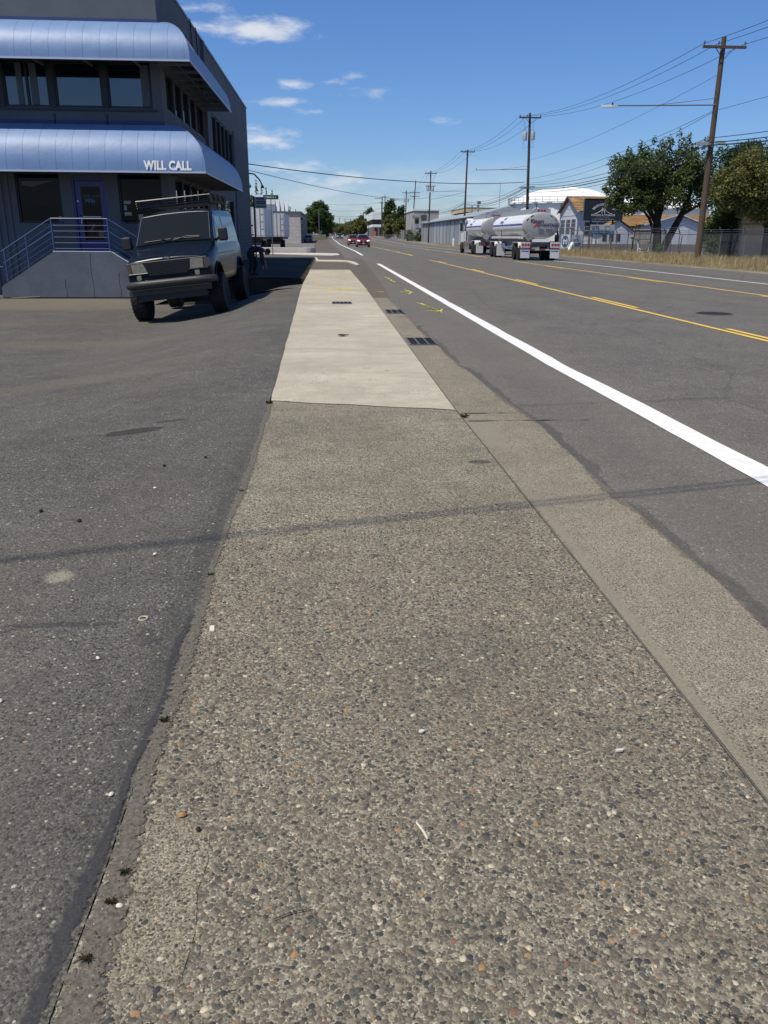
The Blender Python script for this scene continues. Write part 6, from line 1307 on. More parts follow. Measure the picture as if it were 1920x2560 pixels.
M_GB = cmu('grey_block_wall_sunlit', (.47, .435, .39), .42, .62, .03, 'x', .6, .05); M_GBY = cmu('grey_block_wall_side', (.36, .335, .31), .42, .62, .03, 'y', .6, .05)  # front copy is lighter: its sunlight is put into the block colour
gb = thing('block_building', 'low flat roofed grey brown block building beyond the trailers', 'building', (-12, 165, 0))
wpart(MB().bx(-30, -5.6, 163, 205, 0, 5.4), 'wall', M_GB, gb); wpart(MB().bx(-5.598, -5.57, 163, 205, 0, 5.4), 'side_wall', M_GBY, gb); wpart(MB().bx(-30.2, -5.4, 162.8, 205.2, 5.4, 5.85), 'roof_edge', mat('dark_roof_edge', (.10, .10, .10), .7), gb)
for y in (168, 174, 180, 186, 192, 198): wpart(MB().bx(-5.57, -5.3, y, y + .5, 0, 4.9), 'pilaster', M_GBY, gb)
wpart(MB().bx(-5.6, -5.1, 163.1, 163.5, 4.4, 4.7), 'wall_lamp', M_BLACK, gb)
sw_ = thing('sawtooth_factory', 'white factory with a sawtooth roof behind the trailers', 'factory', (-25, 235, 0))
wpart(MB().bx(-60, -17.2, 232, 270, 0, 9.3), 'wall', mat('grey_factory_wall', (.24, .25, .27), .8), sw_); wpart(MB().bx(-60, -14.6, 231, 231.9, 9.4, 11.8), 'white_band', mat('white_panel', (.78, .78, .77), .6), sw_)
for k, y in enumerate((232, 246, 261, 277)):
    x1 = -14.7 + k * .45; wpart(MB().prism_x([(y, 0), (y + 13.8, 0), (y + 13.8, 7.0), (y, 11.3 + .2 * k)], -34, x1), 'sawtooth_bay', mat('white_panel'), sw_); wpart(MB().prism_x([(y + .8, 7.6), (y + 13.0, 7.2), (y + 1.0, 10.7)], x1 + .002, x1 + .03), 'bay_glazing', mat('grey_glazing', (.10, .11, .12), .4), sw_)
# street name sign and business sign at the corner
ss = thing('street_name_sign', 'green street name sign on a thin pole at the side street corner', 'street sign', (-4.35, 64.2, 0))
wpart(MB().tube([(-4.35, 64.2, -.05), (-4.35, 64.2, 4.2)], .035, 6), 'pole', M_GALV, ss); bd = wpart(MB().bx(-4.9, -3.78, 64.15, 64.18, 4.0, 4.30), 'blade', mat('sign_green', (.008, .075, .045), .4), ss)
m = MB(); rng = random.Random(9); x = -4.8
while x < -3.9: l = rng.uniform(.04, .08); m.bx(x, x + l, 64.142, 64.15, 4.09, 4.20); x += l + rng.choice((.03, .03, .09))
m.build('sign_lettering', M_SLET, bd)
bs = thing('business_sign', 'pale business sign with a left arrow and opening hours on a dark post', 'sign', (-4.95, 56.6, 0))
bs.location = (-4.95, 59.2, 0)
wpart(MB().bx(-5.22, -5.12, 59.15, 59.25, -.05, 4.0), 'post', M_BLACK, bs); pn = wpart(MB().bx(-5.12, -4.32, 59.15, 59.2, 3.22, 3.95), 'panel', mat('pale_sign', (.40, .42, .45), .5), bs)
MB().prism_y([(-5.02, 3.60), (-4.92, 3.69), (-4.40, 3.69), (-4.40, 3.51), (-4.92, 3.51)], 59.135, 59.149).build('arrow', mat('arrow_dark', (.03, .035, .05), .5), pn); MB().prism_y([(-4.95, 3.60), (-4.90, 3.645), (-4.44, 3.645), (-4.44, 3.555), (-4.90, 3.555)], 59.125, 59.134).build('arrow_fill', mat('arrow_fill', (.25, .27, .31), .5), pn)
put_text(text_mesh('7 AM TO 3 PM', .115, .004, 'CENTER', .002), 'lettering', mat('arrow_dark'), pn, lambda x, yy, z: (-4.72 + x, 59.14 - z, 3.30 + yy)); MB().bx(-5.0, -4.45, 59.135, 59.149, 3.79, 3.88).build('name_band', mat('sign_name_blue', (.05, .07, .14), .5), pn)
wpart(MB().tube([(-5.55, 58.2, 0), (-5.5, 58.2, 1.9)], .12, 8).tube([(-5.2, 58.3, 1.5), (-5.9, 58.3, 1.5)], .05, 6).tube([(-5.2, 58.3, 2.1), (-5.8, 58.3, 2.1)], .05, 6), 'standpipe', M_BLACK, bs)
for k, (x, l) in enumerate(((-4.6, 'white post beside the grey block building'), (-3.9, 'white post nearer the road by the grey block building'))): o = MB().bx(x - .15, x + .15, 171, 171.3, 0, 1.9).build('marker_post', M_FEND, None); tag(o, l, 'post')
o = MB().bx(-6, -1, 214, 214.4, 0, 1.8); wl = o.build('low_wall', mat('mossy_block', (.20, .19, .14), .9, var=.3, vscale=1), None); tag(wl, 'low mossy wall in front of the large round tree', 'wall')
# white industrial building beyond the board fence, and the pale office behind the poles
ib = thing('industrial_building', 'white topped industrial building with dark window bands beyond the street trees', 'building', (22, 385, 1.2))
for (z0, z1, mm) in ((1.0, 5.2, M_BATT), (5.2, 6.2, M_TANKW), (6.2, 8.2, M_DARK), (8.2, 11.2, M_TANKW)): wpart(MB().bx(18.0, 24.5, 360, 410, z0, z1), 'storey_band' if mm is not M_TANKW else 'white_band', mat('dark_brick_band', (.15, .14, .13), .8) if mm is M_BATT else mm, ib)
for y in np.arange(362, 408, 6): wpart(MB().bx(17.95, 17.999, y, y + 3.6, 6.4, 8.0), 'window', M_GLASS, ib)
for x in (19.0, 21.0, 23.0): wpart(MB().bx(x, x + 1.2, 359.95, 359.999, 1.6, 5.0), 'doorway', M_DARK, ib)
o = MB().bx(17.0, 18.8, 345, 346, 1.4, 3.4).build('red_vehicle', mat('faded_red', (.35, .13, .11), .6), None, None); tag(o, 'faded red vehicle parked by the industrial building', 'vehicle')
po = thing('concrete_office', 'pale concrete office block between the poles and the warehouse', 'building', (24, 230, 0))
wpart(MB().bx(21.2, 27.5, 214, 240, 0, 7.6), 'wall', mat('pale_concrete_wall', (.36, .345, .32), .85, var=.06, vscale=.6), po); wpart(MB().bx(21.0, 27.7, 213.8, 240.2, 7.6, 8.0), 'roof_edge', M_TANKW, po)
for (x0, x1, z0, z1) in ((23.0, 24.4, 5.4, 6.6), (21.5, 22.4, 4.6, 6.0), (22.6, 24.0, 2.5, 3.2), (24.9, 25.4, 3.4, 5.0)): wpart(MB().bx(x0, x1, 213.94, 213.999, z0, z1), 'window', M_GLASS, po)
wpart(MB().bx(21.6, 23.6, 213.9, 213.995, 3.5, 3.9), 'wall_sign', mat('blue_grey_sign', (.30, .35, .42), .5), po)
o = MB().bx(-14, -8, 560, 575, 1, 9).build('white_building', M_TANKW, None); tag(o, 'small bright white building at the far end of the road', 'building')
o = MB().bx(2.0, 6.5, 700, 720, 1, 12).build('white_building', M_TANKW, None); tag(o, 'bright white block just left of the street trees far away', 'building')
mb = MB(); rows = []
for y, h in ((4600, 0), (4800, 1)):
    rows.append([(x, y, 1.0 if not h else 46 + 20 * math.sin(x * .0019 + 1) + 12 * math.sin(x * .0051)) for x in np.linspace(-3500, 3500, 60)])
rows.append([(x, 5600, 1) for x in np.linspace(-3500, 3500, 60)])
structure(mb.grid(rows), 'hills', mat('haze_tinted_hills', (.10, .15, .20), 1.0))  # the blue of the distance haze is mixed into the hill colour
# ================================================================== trees and plants
def leaf_mat(name, cols, trans=.35):
    m = bpy.data.materials.new(name); m.use_nodes = True; t = NT(m.node_tree); b = t.n['Principled BSDF']; out = t.n['Material Output']
    rnd = t.new('ShaderNodeNewGeometry').outputs['Random Per Island']; n = t.noise(t.pos(), .8, 4)
    k = t.mapr(n, .3, .7, .75, 1.25); c = t.mix(1, t.ramp(rnd, [(i / max(1, len(cols) - 1), q) for i, q in enumerate(cols)]), t.comb(k, k, k), 'MULTIPLY')
    t.put(b.inputs['Base Color'], c); b.inputs['Roughness'].default_value = .6; b.inputs['Specular IOR Level'].default_value = .3
    tr_ = t.new('ShaderNodeBsdfTranslucent'); t.put(tr_.inputs[0], c); mx = t.new('ShaderNodeMixShader'); mx.inputs[0].default_value = trans
    t.l.new(b.outputs[0], mx.inputs[1]); t.l.new(tr_.outputs[0], mx.inputs[2]); t.l.new(mx.outputs[0], out.inputs[0]); return m
M_LEAF = leaf_mat('leaf_green', [(.046, .072, .022), (.09, .125, .038), (.14, .175, .058)])
M_LEAFB = leaf_mat('leaf_bright_green', [(.035, .068, .016), (.065, .115, .026), (.10, .15, .036)])
M_LEAFY = leaf_mat('leaf_olive', [(.075, .085, .024), (.145, .15, .044), (.21, .205, .065)])
M_CON = leaf_mat('leaf_conifer', [(.018, .042, .011), (.036, .074, .017), (.058, .10, .022)], .25)
M_BARK = mat('dark_bark', (.035, .028, .022), .95, var=.35, vscale=3, bump=.6, bscale=18)
def leaves(clumps, n, size, rng, flat=.6):
    """clumps: (x,y,z,rx,ry,rz) -> quads of leaf size scattered through their volume, denser at the skin"""
    cl = np.array(clumps, float); vol = (cl[:, 3] * cl[:, 4] * cl[:, 5]) ** .75; pick = rng.choice(len(cl), n, p=vol / vol.sum()); c = cl[pick]
    d_ = rng.normal(size=(n, 3)); d_ /= np.linalg.norm(d_, axis=1)[:, None]; rr = rng.random(n) ** .42
    p = c[:, :3] + d_ * c[:, 3:] * rr[:, None] * rng.uniform(.85, 1.12, n)[:, None]
    a = rng.normal(size=(n, 3)); a[:, 2] *= flat; a /= np.linalg.norm(a, axis=1)[:, None]
    b_ = np.cross(a, rng.normal(size=(n, 3))); b_ /= np.linalg.norm(b_, axis=1)[:, None]; s = size * rng.uniform(.55, 1.3, n)[:, None]
    V = np.stack([p - a * s, p + b_ * s * .5, p + a * s, p - b_ * s * .5], 1).reshape(-1, 3); F = np.arange(n * 4).reshape(n, 4); return V, F
def tree(name, label, base, trunk_pts, clumps, n, size, leafm, group=None, limbs=(), cat='tree', seed=1, part='crown'):
    t = thing(name, label, cat, base, group); rng = np.random.default_rng(seed)
    m = MB()
    for pts, r in trunk_pts: m.tube(pts, r, 8)
    wpart(m, 'trunk', M_BARK, t, 60)
    for pts, r in limbs: wpart(MB().tube(pts, r, 6), 'branch', M_BARK, t, 60)
    V, F = leaves(clumps, n, size, rng); o = np_mesh(part, V - np.array(base), F, leafm, t); return t
rng = np.random.default_rng(5)
def cloud(c, r, k, cr, rng, flat=1.0):
    out = []
    for _ in range(k):
        d_ = rng.normal(size=3); d_ /= np.linalg.norm(d_); q = rng.random() ** .45; s = cr * rng.uniform(.6, 1.35)
        out.append((c[0] + d_[0] * r[0] * q, c[1] + d_[1] * r[1] * q, c[2] + d_[2] * r[2] * q * flat, s, s, s * .85))
    return out
# the big many-stemmed tree by the fence
cl = cloud((26.6, 69, 6.0), (3.9, 3.0, 2.2), 100, .78, rng)
cl += [(x, 68.6 + dy, z, rx, rx, rz) for x, dy, z, rx, rz in ((25.0, .2, 8.3, .26, .6), (26.0, 0, 8.7, .26, .6), (28.0, 0, 9.1, .24, .6), (29.0, .3, 8.9, .25, .6), (30.7, .2, 8.9, .22, .6), (24.0, 0, 8.0, .26, .5), (23.3, 0, 6.9, .28, .5), (22.9, .2, 4.1, .55, .5), (23.7, -.3, 3.75, .65, .5), (23.5, .3, 4.5, .75, .6), (24.3, -.5, 3.5, .6, .45), (31.3, .6, 6.2, .9, 1.1), (31.9, .8, 5.0, .8, 1.0), (31.0, .6, 7.3, .6, .8), (32.4, .8, 6.0, .7, .9), (25.6, -1.2, 4.6, .9, .6), (26.4, -1.0, 4.2, .9, .5), (23.2, 0, 4.6, .75, .7), (22.6, .4, 5.2, .5, .5), (23.0, 0, 6.1, .55, .7), (24.0, -.4, 7.2, .5, .9), (25.4, .3, 7.8, .5, .9), (26.6, -.3, 8.1, .5, .9), (27.4, .2, 8.5, .42, .8), (28.4, 0, 8.4, .45, .9), (29.4, .4, 7.9, .6, .9), (30.3, 0, 8.4, .4, .8), (29.9, -.5, 6.6, 1.0, 1.0), (30.6, 0, 5.2, .9, .9), (24.4, -.6, 3.8, .8, .5), (25.3, -.8, 3.9, .9, .5), (28.9, -.4, 4.1, 1.1, .6), (30.8, .2, 4.3, .8, .6))]
tr_p = [([(27.2, 68.6, -.2), (27.1, 68.6, 1.6), (26.9, 68.6, 3.0)], [.42, .34, .3]), ([(27.5, 68.6, .1), (28.1, 68.5, 1.6), (28.9, 68.4, 3.4), (29.5, 68.3, 5.4)], [.34, .31, .25, .12])]
lb = [([(26.9, 68.6, 2.6), (26.2, 68.7, 3.6), (25.2, 68.8, 4.8), (24.4, 68.6, 6.2)], [.22, .18, .13, .05]), ([(26.9, 68.6, 2.8), (26.7, 68.4, 4.4), (26.6, 68.4, 6.8)], [.22, .16, .05]), ([(27.0, 68.6, 2.8), (27.5, 68.9, 4.6), (27.8, 69, 7.2)], [.2, .14, .05]), ([(28.9, 68.4, 3.3), (30.0, 68.4, 3.9), (31.2, 68.5, 4.3)], [.16, .11, .05]), ([(26.8, 68.6, 1.9), (26.1, 68.3, 3.0), (25.2, 68.2, 3.9)], [.15, .11, .04])]
tree('broadleaf_tree', 'large dark green tree with several leaning trunks behind the fence', (27.2, 68.6, 0), tr_p, cl, 40000, .125, M_LEAF, None, lb, seed=2)
# dark columnar conifers beside the lamp pole
cl = [(29.3 + .75 * math.sin(k * 2.1), 60.6 + .6 * math.cos(k * 1.7), .4 + k * .165, 1.4 - .014 * k, 1.1, .6) for k in range(44)]; cl += [(29.3, 61, 7.2, .5, .5, .9)]
tree('conifer_tree', 'dark green column shaped conifer right of the tall pole', (29.2, 61, 0), [([(29.2, 61, 0), (29.2, 61, 6.5)], [.25, .08])], cl, 32000, .10, M_CON, 'conifers at the right edge', seed=3)
cl = [(32.2 + .6 * math.sin(k * 2.3), 64 + .5 * math.cos(k), 1 + k * .17, 1.2 - .012 * k, 1.0, .6) for k in range(42)]
tree('conifer_tree', 'dark conifer top showing above the olive tree', (32.2, 64, 0), [([(32.2, 64, 0), (32.2, 64, 7)], [.25, .08])], cl, 8000, .11, M_CON, 'conifers at the right edge', seed=4)
cl = cloud((29.6, 57, 5.0), (3.2, 2.0, 2.0), 70, .7, rng) + cloud((27.4, 56.6, 4.3), (1.3, 1.0, .9), 18, .55, rng) + [(28.2, 56.5, 3.2, .6, .6, .5), (29.2, 56.5, 3.2, .7, .6, .6), (30.6, 56, 3.3, .9, .7, .6), (31.5, 56, 4.6, 1, 1, 1.2), (30.0, 56.2, 6.8, .8, .8, .5)]
tree('olive_tree', 'yellowish green spreading tree in front of the tan building', (30.6, 57.5, 0), [([(30.6, 57.5, -.1), (30.4, 57.3, 2.0), (29.8, 57, 3.6)], [.26, .2, .14])], cl, 30000, .11, M_LEAFY, None, [([(29.8, 57, 3.4), (28.6, 56.8, 4.4), (27.4, 56.6, 5.1)], [.12, .08, .03]), ([(30.2, 57.2, 2.6), (31.2, 57, 4.4), (31.6, 56.8, 6)], [.13, .09, .03])], seed=5)
# dry roadside grass
def grass(n, xr, yr, hmin, hmax, cols, name, z=.05, w=.018):
    x = rng.uniform(*xr, n); y = rng.uniform(*yr, n); clump = .5 + .5 * np.sin(x * 2.1 + 1.3 * np.sin(y * 1.1)) * np.sin(y * 1.7 + x); edge = np.clip((x - xr[0]) / 1.2, .25, 1)
    h = (hmin + (hmax - hmin) * rng.random(n) ** 1.6) * (.55 + .6 * clump) * edge; g = rng.uniform(0, 6.28, n); bend = rng.uniform(.05, .35, n) * h; bd = rng.uniform(0, 6.28, n)
    ca, sa = np.cos(g) * w, np.sin(g) * w; tx, ty = x + np.cos(bd) * bend, y + np.sin(bd) * bend; zz = np.full(n, z)
    V = np.stack([np.stack([x - ca, y - sa, zz], 1), np.stack([x + ca, y + sa, zz], 1), np.stack([(x + tx) / 2 + ca * .7, (y + ty) / 2 + sa * .7, zz + h * .6], 1), np.stack([(x + tx) / 2 - ca * .7, (y + ty) / 2 - sa * .7, zz + h * .6], 1), np.stack([tx, ty, zz + h], 1)], 1).reshape(-1, 3)
    b0 = (np.arange(n) * 5)[:, None]; F = np.concatenate([b0 + np.array([[0, 1, 2]]), b0 + np.array([[0, 2, 3]]), b0 + np.array([[3, 2, 4]])]); o = np_mesh(name, V, F, leaf_mat(name + '_blades', cols, .3)); o['kind'] = 'stuff'; return o
DRY = [(.30, .235, .11), (.42, .33, .17), (.50, .41, .23)]
grass(52000, (18.9, 25.5), (28, 78), .10, .62, DRY, 'dry_grass', .06, .013)
grass(9000, (18.7, 20.3), (78, 210), .1, .35, DRY, 'dry_verge_grass', .05, .03)
grass(2600, (-1.16, -.93), (30.5, 57), .04, .16, [(.16, .13, .06), (.24, .2, .1), (.08, .1, .03)], 'bed_edge_grass', 0, .006)
def shrub(x, y, z, r, h, label, leafm, n=900, s=.07, name='shrub', seed=1, group=None):
    c = [(x + r * .6 * math.sin(k * 2.4), y + r * .6 * math.cos(k * 1.9), z + h * (.2 + .7 * (k % 5) / 4), r * .6, r * .6, h * .28) for k in range(9)]
    return tree(name, label, (x, y, z), [([(x, y, z - .1), (x, y, z + h * .6)], [.03, .01])], c, n, s, leafm, group, cat='shrub', seed=seed, part='foliage')
shrub(26.4, 66.0, .05, .45, .9, 'green sapling in the dry grass at the foot of the big tree', M_LEAFB, 900, .06, seed=21)
shrub(18.9, 200, 0, 1.0, 2.6, 'bright green shrub left of the warehouse poles', M_LEAFB, 1200, .16, seed=22, group='shrubs along the warehouse')
shrub(19.8, 190, 0, .9, 2.2, 'small green shrub at the corner of the warehouse', M_LEAFB, 1000, .16, seed=23, group='shrubs along the warehouse')
shrub(23.6, 81, .05, .8, .9, 'low green bush behind the gate sign', M_LEAF, 900, .08, seed=24)
# street trees in the distance on the right
def far_tree(x, y, w_, h, label, leafm, n, size, seed, z=0, group='trees far along the road', top=.5, nm='street_tree'):
    r_ = np.random.default_rng(seed); c = cloud((x, y, z + h * .52), (w_ * .40, w_ * .40, h * .40), 56, w_ * .14, r_) + [(x + w_ * .10 * math.sin(k * 2.2), y, z + h * (.75 + .2 * k / 6), w_ * .12, w_ * .12, h * .07) for k in range(7)]
    tree(nm, label, (x, y, z), [([(x, y, z - .3), (x, y, z + h * .55)], [w_ * .035, w_ * .02])], c, n, size, leafm, group, seed=seed)
far_tree(18.6, 262, 6.2, 12.2, 'tall dark evergreen tree above the board fence', M_CON, 8000, .28, 31)
far_tree(21.8, 258, 6.0, 10.4, 'dark evergreen just right of the tallest evergreen', M_CON, 6500, .28, 32)
far_tree(17.6, 252, 4.6, 7.6, 'olive green tree at the left foot of the evergreens', M_LEAFY, 4500, .26, 33)
far_tree(20.6, 248, 5.0, 6.6, 'olive green tree low in front of the evergreens', M_LEAFY, 4500, .26, 34)
for k, (px, y, w_, h) in enumerate(((14.6, 395, 7.5, 9.4), (13.6, 430, 8, 8.6), (12.8, 470, 8, 8.2), (11.4, 520, 9, 8.6), (9.6, 570, 9.5, 8.2), (7.6, 620, 10, 9.0), (5.2, 660, 10, 9.6))):
    far_tree(px, y, w_, h, ['round olive street tree nearest the white industrial building', 'second street tree from the white building', 'third street tree from the white building', 'street tree in the middle of the far row', 'fifth street tree along the far row', 'street tree near the far end of the row', 'darkest street tree at the far left end of the row'][k], M_LEAFY if k < 5 else M_LEAF, 3600, .42, 40 + k, 1.3)
far_tree(19.8, 420, 7, 13.5, 'taller green tree behind the first street trees', M_LEAF, 3500, .45, 50, 1.3)
# left hand trees
far_tree(-2.9, 240, 8.4, 10.4, 'large round deciduous tree left of the road in the distance', M_LEAFB, 15000, .24, 60, .4, None, nm='broadleaf_tree')
far_tree(-.9, 252, 5.0, 7.6, 'darker lower tree merging with the large round tree', M_LEAF, 6000, .26, 61, .5, None, nm='broadleaf_tree')
far_tree(-6.1, 236, 4.0, 7.0, 'dark green tree at the left of the large round tree', M_LEAF, 5000, .24, 62, .3, None, nm='broadleaf_tree')
far_tree(-13.2, 120, 5.4, 10.9, 'dark tree right behind the blue grey building', M_LEAF, 7000, .2, 63, 0, None, nm='broadleaf_tree')
def spruce(x, y, h, w_, label, seed, n=1500):
    c = [(x, y, h * (.25 + .75 * k / 9), w_ * (1 - k / 9.6) * .5 + .1, w_ * (1 - k / 9.6) * .5 + .1, h * .06) for k in range(10)]; tree('spruce_tree', label, (x, y, 0), [([(x, y, 0), (x, y, h * .8)], [.3, .1])], c, n, .3, M_CON, 'spruces behind the factory', seed=seed)
for k, (x, y, h, w_, l) in enumerate(((-25.2, 300, 19.4, 4.2, 'spruce tip above the white factory, left of the green sign'), (-23.4, 300, 17.4, 4.6, 'second spruce tip above the white factory'), (-22.2, 305, 16.9, 5, 'third spruce tip behind the white factory'), (-20.1, 305, 16.4, 4.6, 'spruce tip just right of the sawtooth top'), (-17.2, 310, 13.0, 8, 'wide spruce right of the sawtooth roof'), (-14.2, 310, 10.8, 6, 'small spruce nearest the large round tree'))): spruce(x, y, h, w_, l, 70 + k)
# weeds in the seams
M_WEED = leaf_mat('weed_leaf', [(.05, .045, .02), (.07, .075, .025), (.12, .105, .05)])
def weed(x, y, z, label, s=.05, seed=1):
    s *= .5; r_ = np.random.default_rng(seed); n = 60; a = r_.uniform(0, 6.28, n); l = s * r_.uniform(.4, 1.3, n); hh = s * r_.uniform(.1, .8, n); wd = s * .06; V = []; F = []
    for k in range(n):
        c, s_ = math.cos(a[k]), math.sin(a[k]); b0 = len(V); V += [(-s_ * wd, c * wd, 0), (s_ * wd, -c * wd, 0), (c * l[k] * .7, s_ * l[k] * .7, hh[k]), (c * l[k], s_ * l[k], hh[k] * .7)]; F += [(b0, b0 + 1, b0 + 2), (b0, b0 + 2, b0 + 3)]
    m = MB(); m.add(V, F); o = m.build('weed', M_WEED, None, origin=(0, 0, 0)); o.location = (x, y, z); tag(o, label, 'weed', 'weeds growing in the pavement joints')
weed(-.575, 7.25, .006, 'dry weed at the near left corner of the pale concrete', .07, 1); weed(1.11, 6.6, .008, 'green weed in the gutter joint near the end of the pale concrete', .075, 2); weed(-.54, 2.20, .008, 'brown weed in the left seam, furthest of the near group', .035, 3)
weed(-.52, 1.47, .010, 'small weed in the dirt beside the repair slab', .03, 4); weed(-.535, 1.32, .010, 'small weed in the dirt nearest the camera', .03, 5); weed(-.56, 3.35, .006, 'tiny weed in the left seam by the cable shadow', .03, 6); weed(-.55, 4.6, .006, 'tiny weed in the left seam beyond the cable shadow', .03, 7); weed(-.51, 1.56, .010, 'small weed by the corner of the repair slab', .03, 8)

# ================================================================== ironwork and litter on the ground
M_IRON = mat('cast_iron', (.032, .031, .031), .75, .0, var=.2, vscale=30)
def grate(x0, x1, y0, y1, z, cols, nbar, label, group):
    g = thing('drain_grate', label, 'drain grate', ((x0 + x1) / 2, (y0 + y1) / 2, z), group); w_ = .022
    wpart(MB().bx(x0, x1, y0, y1, z + .001, z + .003), 'pit', M_DARK, g)  # flat dark plate; the shaded depth below the bars is only its colour
    fr = MB().bx(x0, x1, y0, y0 + w_, z + .003, z + .014).bx(x0, x1, y1 - w_, y1, z + .003, z + .014)
    for k in range(cols + 1): xc = x0 + (x1 - x0) * k / cols; xc = min(max(xc, x0 + w_ / 2), x1 - w_ / 2); fr.bx(xc - w_ / 2, xc + w_ / 2, y0 + w_, y1 - w_, z + .003, z + .014)
    wpart(fr, 'frame', mat('worn_iron', (.12, .12, .125), .6, .2), g)
    for k in range(nbar): y = y0 + w_ + (y1 - y0 - 2 * w_) * (k + .5) / nbar; wpart(MB().bx(x0 + w_, x1 - w_, y - .009, y + .009, z + .003, z + .012), 'bar', M_IRON, g)
grate(1.10, 1.50, 11.35, 12.15, .004, 3, 9, 'nearer iron drain grate in the gutter with three bays', 'drain grates in the gutter')
grate(1.10, 1.46, 16.2, 17.0, .004, 3, 9, 'farther iron drain grate in the gutter with three bays', 'drain grates in the gutter')
grate(.02, .47, 18.55, 19.1, .006, 5, 6, 'wide dark iron cover set in the pale concrete pavement', None)
mh = thing('manhole_cover', 'round dark manhole cover in the nearest lane', 'manhole cover', (7.78, 16.25, 0)); wpart(MB().lathe([(.36, .002), (.36, .007), (.34, .009)], (7.78, 16.25, 0), 'z', 32), 'cover', mat('dark_manhole', (.05, .05, .05), .6, .2, var=.2, vscale=12), mh)
for k in range(9): wpart(MB().bx(7.78 - math.sqrt(.1 - (k * .07 - .28) ** 2 * .99), 7.78 + math.sqrt(.1 - (k * .07 - .28) ** 2 * .99), 16.25 + k * .07 - .295, 16.25 + k * .07 - .265, .009, .012), 'rib', M_IRON, mh)
def bit(name, label, cat, pts, z, h, m_): o = MB().prism(pts, z, z + h); o = o.build(name, m_, None); tag(o, label, cat); return o
M_PALE = mat('pale_chip', (.62, .58, .47), .7); M_PAPER = mat('grey_white_chip', (.55, .53, .47), .6)
def blobp(x, y, rx, ry, rot, n=7, seed=0):
    r_ = random.Random(seed); return [(x + math.cos(rot) * a - math.sin(rot) * b_, y + math.sin(rot) * a + math.cos(rot) * b_) for a, b_ in [(rx * r_.uniform(.75, 1.1) * math.cos(g), ry * r_.uniform(.75, 1.1) * math.sin(g)) for g in [2 * math.pi * k / n for k in range(n)]]]
bit('wood_chip', 'cream coloured flat chip near the left edge of the pavement', 'chip', [(-.487, 2.80), (-.468, 2.80), (-.474, 2.845), (-.490, 2.842)], .006, .005, M_PALE)
bit('paper_scrap', 'white scrap near the middle of the pavement', 'scrap', blobp(.257, 2.093, .012, .008, .5, 7, 3), .010, .005, M_PAPER); bit('shell_chip', 'pale curved chip on the right side of the pavement', 'chip', blobp(.834, 1.964, .014, .006, .2, 8, 4), .010, .006, M_PAPER)
o = MB().tube([(.200, 1.69, .014), (.215, 1.655, .014), (.222, 1.628, .014)], .0026, 5).build('straw_twig', M_PALE, None); tag(o, 'short straw coloured twig on the near pavement', 'twig')
o = MB().tube([(-.15, 1.40, .012), (-.11, 1.418, .012), (-.07, 1.425, .012)], .0012, 4).build('dark_twig', M_DARK, None); tag(o, 'thin dark twig lying in front of the repair slab', 'twig')
rg = MB(); rg.lathe([(.0125, .0), (.0145, .003), (.019, .003), (.0205, .0)], (0, 0, 0), 'z', 22); rg.f = rg.f[:-2]; rg.mi = rg.mi[:-2]
o = rg.build('metal_ring', mat('brass_ring', (.50, .44, .30), .5, .3, var=.2, vscale=60), None, 50, origin=(0, 0, 0)); o.location = (-.768, 2.937, .002); o.rotation_euler = (.05, -.05, 0); tag(o, 'small brass coloured ring lying on the car park asphalt', 'ring')
lf = MB(); lf.grid([[(.012 * q + .10 * t_, 12.5 + .10 * w_ * (1 - abs(2 * t_ - .7)) , .018 + .012 * abs(w_)) for w_ in (-1, 0, 1)] for q, t_ in zip(range(6), np.linspace(0, 1, 6))]); o = lf.build('dry_leaf', mat('leaf_litter', (.05, .04, .032), .8), None, origin=(0, 0, 0)); o.location = (.10, -.05, 0); tag(o, 'dark curled leaf lying on the pale concrete', 'leaf')
for k, (x, y, r, l, mm) in enumerate(((-1.08, 4.7, .011, 'white pebble on the asphalt left of the seam', M_PALE), (-1.62, 4.3, .015, 'black pebble furthest left on the asphalt', M_DARK), (-1.36, 4.12, .016, 'black pebble right of the leftmost one', M_DARK), (-.86, 3.62, .012, 'grey pebble where the cable shadows meet the seam', M_PAPER), (-.88, 5.4, .014, 'dark pebble beyond the cable shadows', M_DARK), (-1.12, 5.2, .013, 'dark pebble left of the one beyond the shadows', M_DARK), (-1.1, 2.35, .010, 'cream pebble on the near asphalt', M_PALE), (-.9, 1.75, .010, 'yellowish pebble on the asphalt near the tar seam', M_PALE), (-.62, 1.86, .009, 'white pebble by the tar seam', M_PALE), (-.86, 2.62, .010, 'pale pebble in front of the brass ring', M_PALE), (-.41, 1.755, .012, 'orange pebble at the top corner of the repair slab', mat('orange_stone', (.32, .17, .06), .7)), (-.36, 1.70, .009, 'black pebble on the repair slab', M_DARK), (-.50, 1.46, .009, 'white pebble in the dirt beside the slab', M_PALE))):
    m = MB(); m.lathe([(r * .6, 0), (r, r * .35), (r * .7, r * .8), (r * .2, r)], (0, 0, 0), 'z', 8, 1, .7); o = m.build('pebble', mm, None, 60, origin=(0, 0, 0)); o.location = (x, y, lotz(x, y) + (.008 if x > -.58 else .001)); o.rotation_euler = (0, 0, k * 1.3); tag(o, l, 'pebble', 'loose pebbles on the ground')

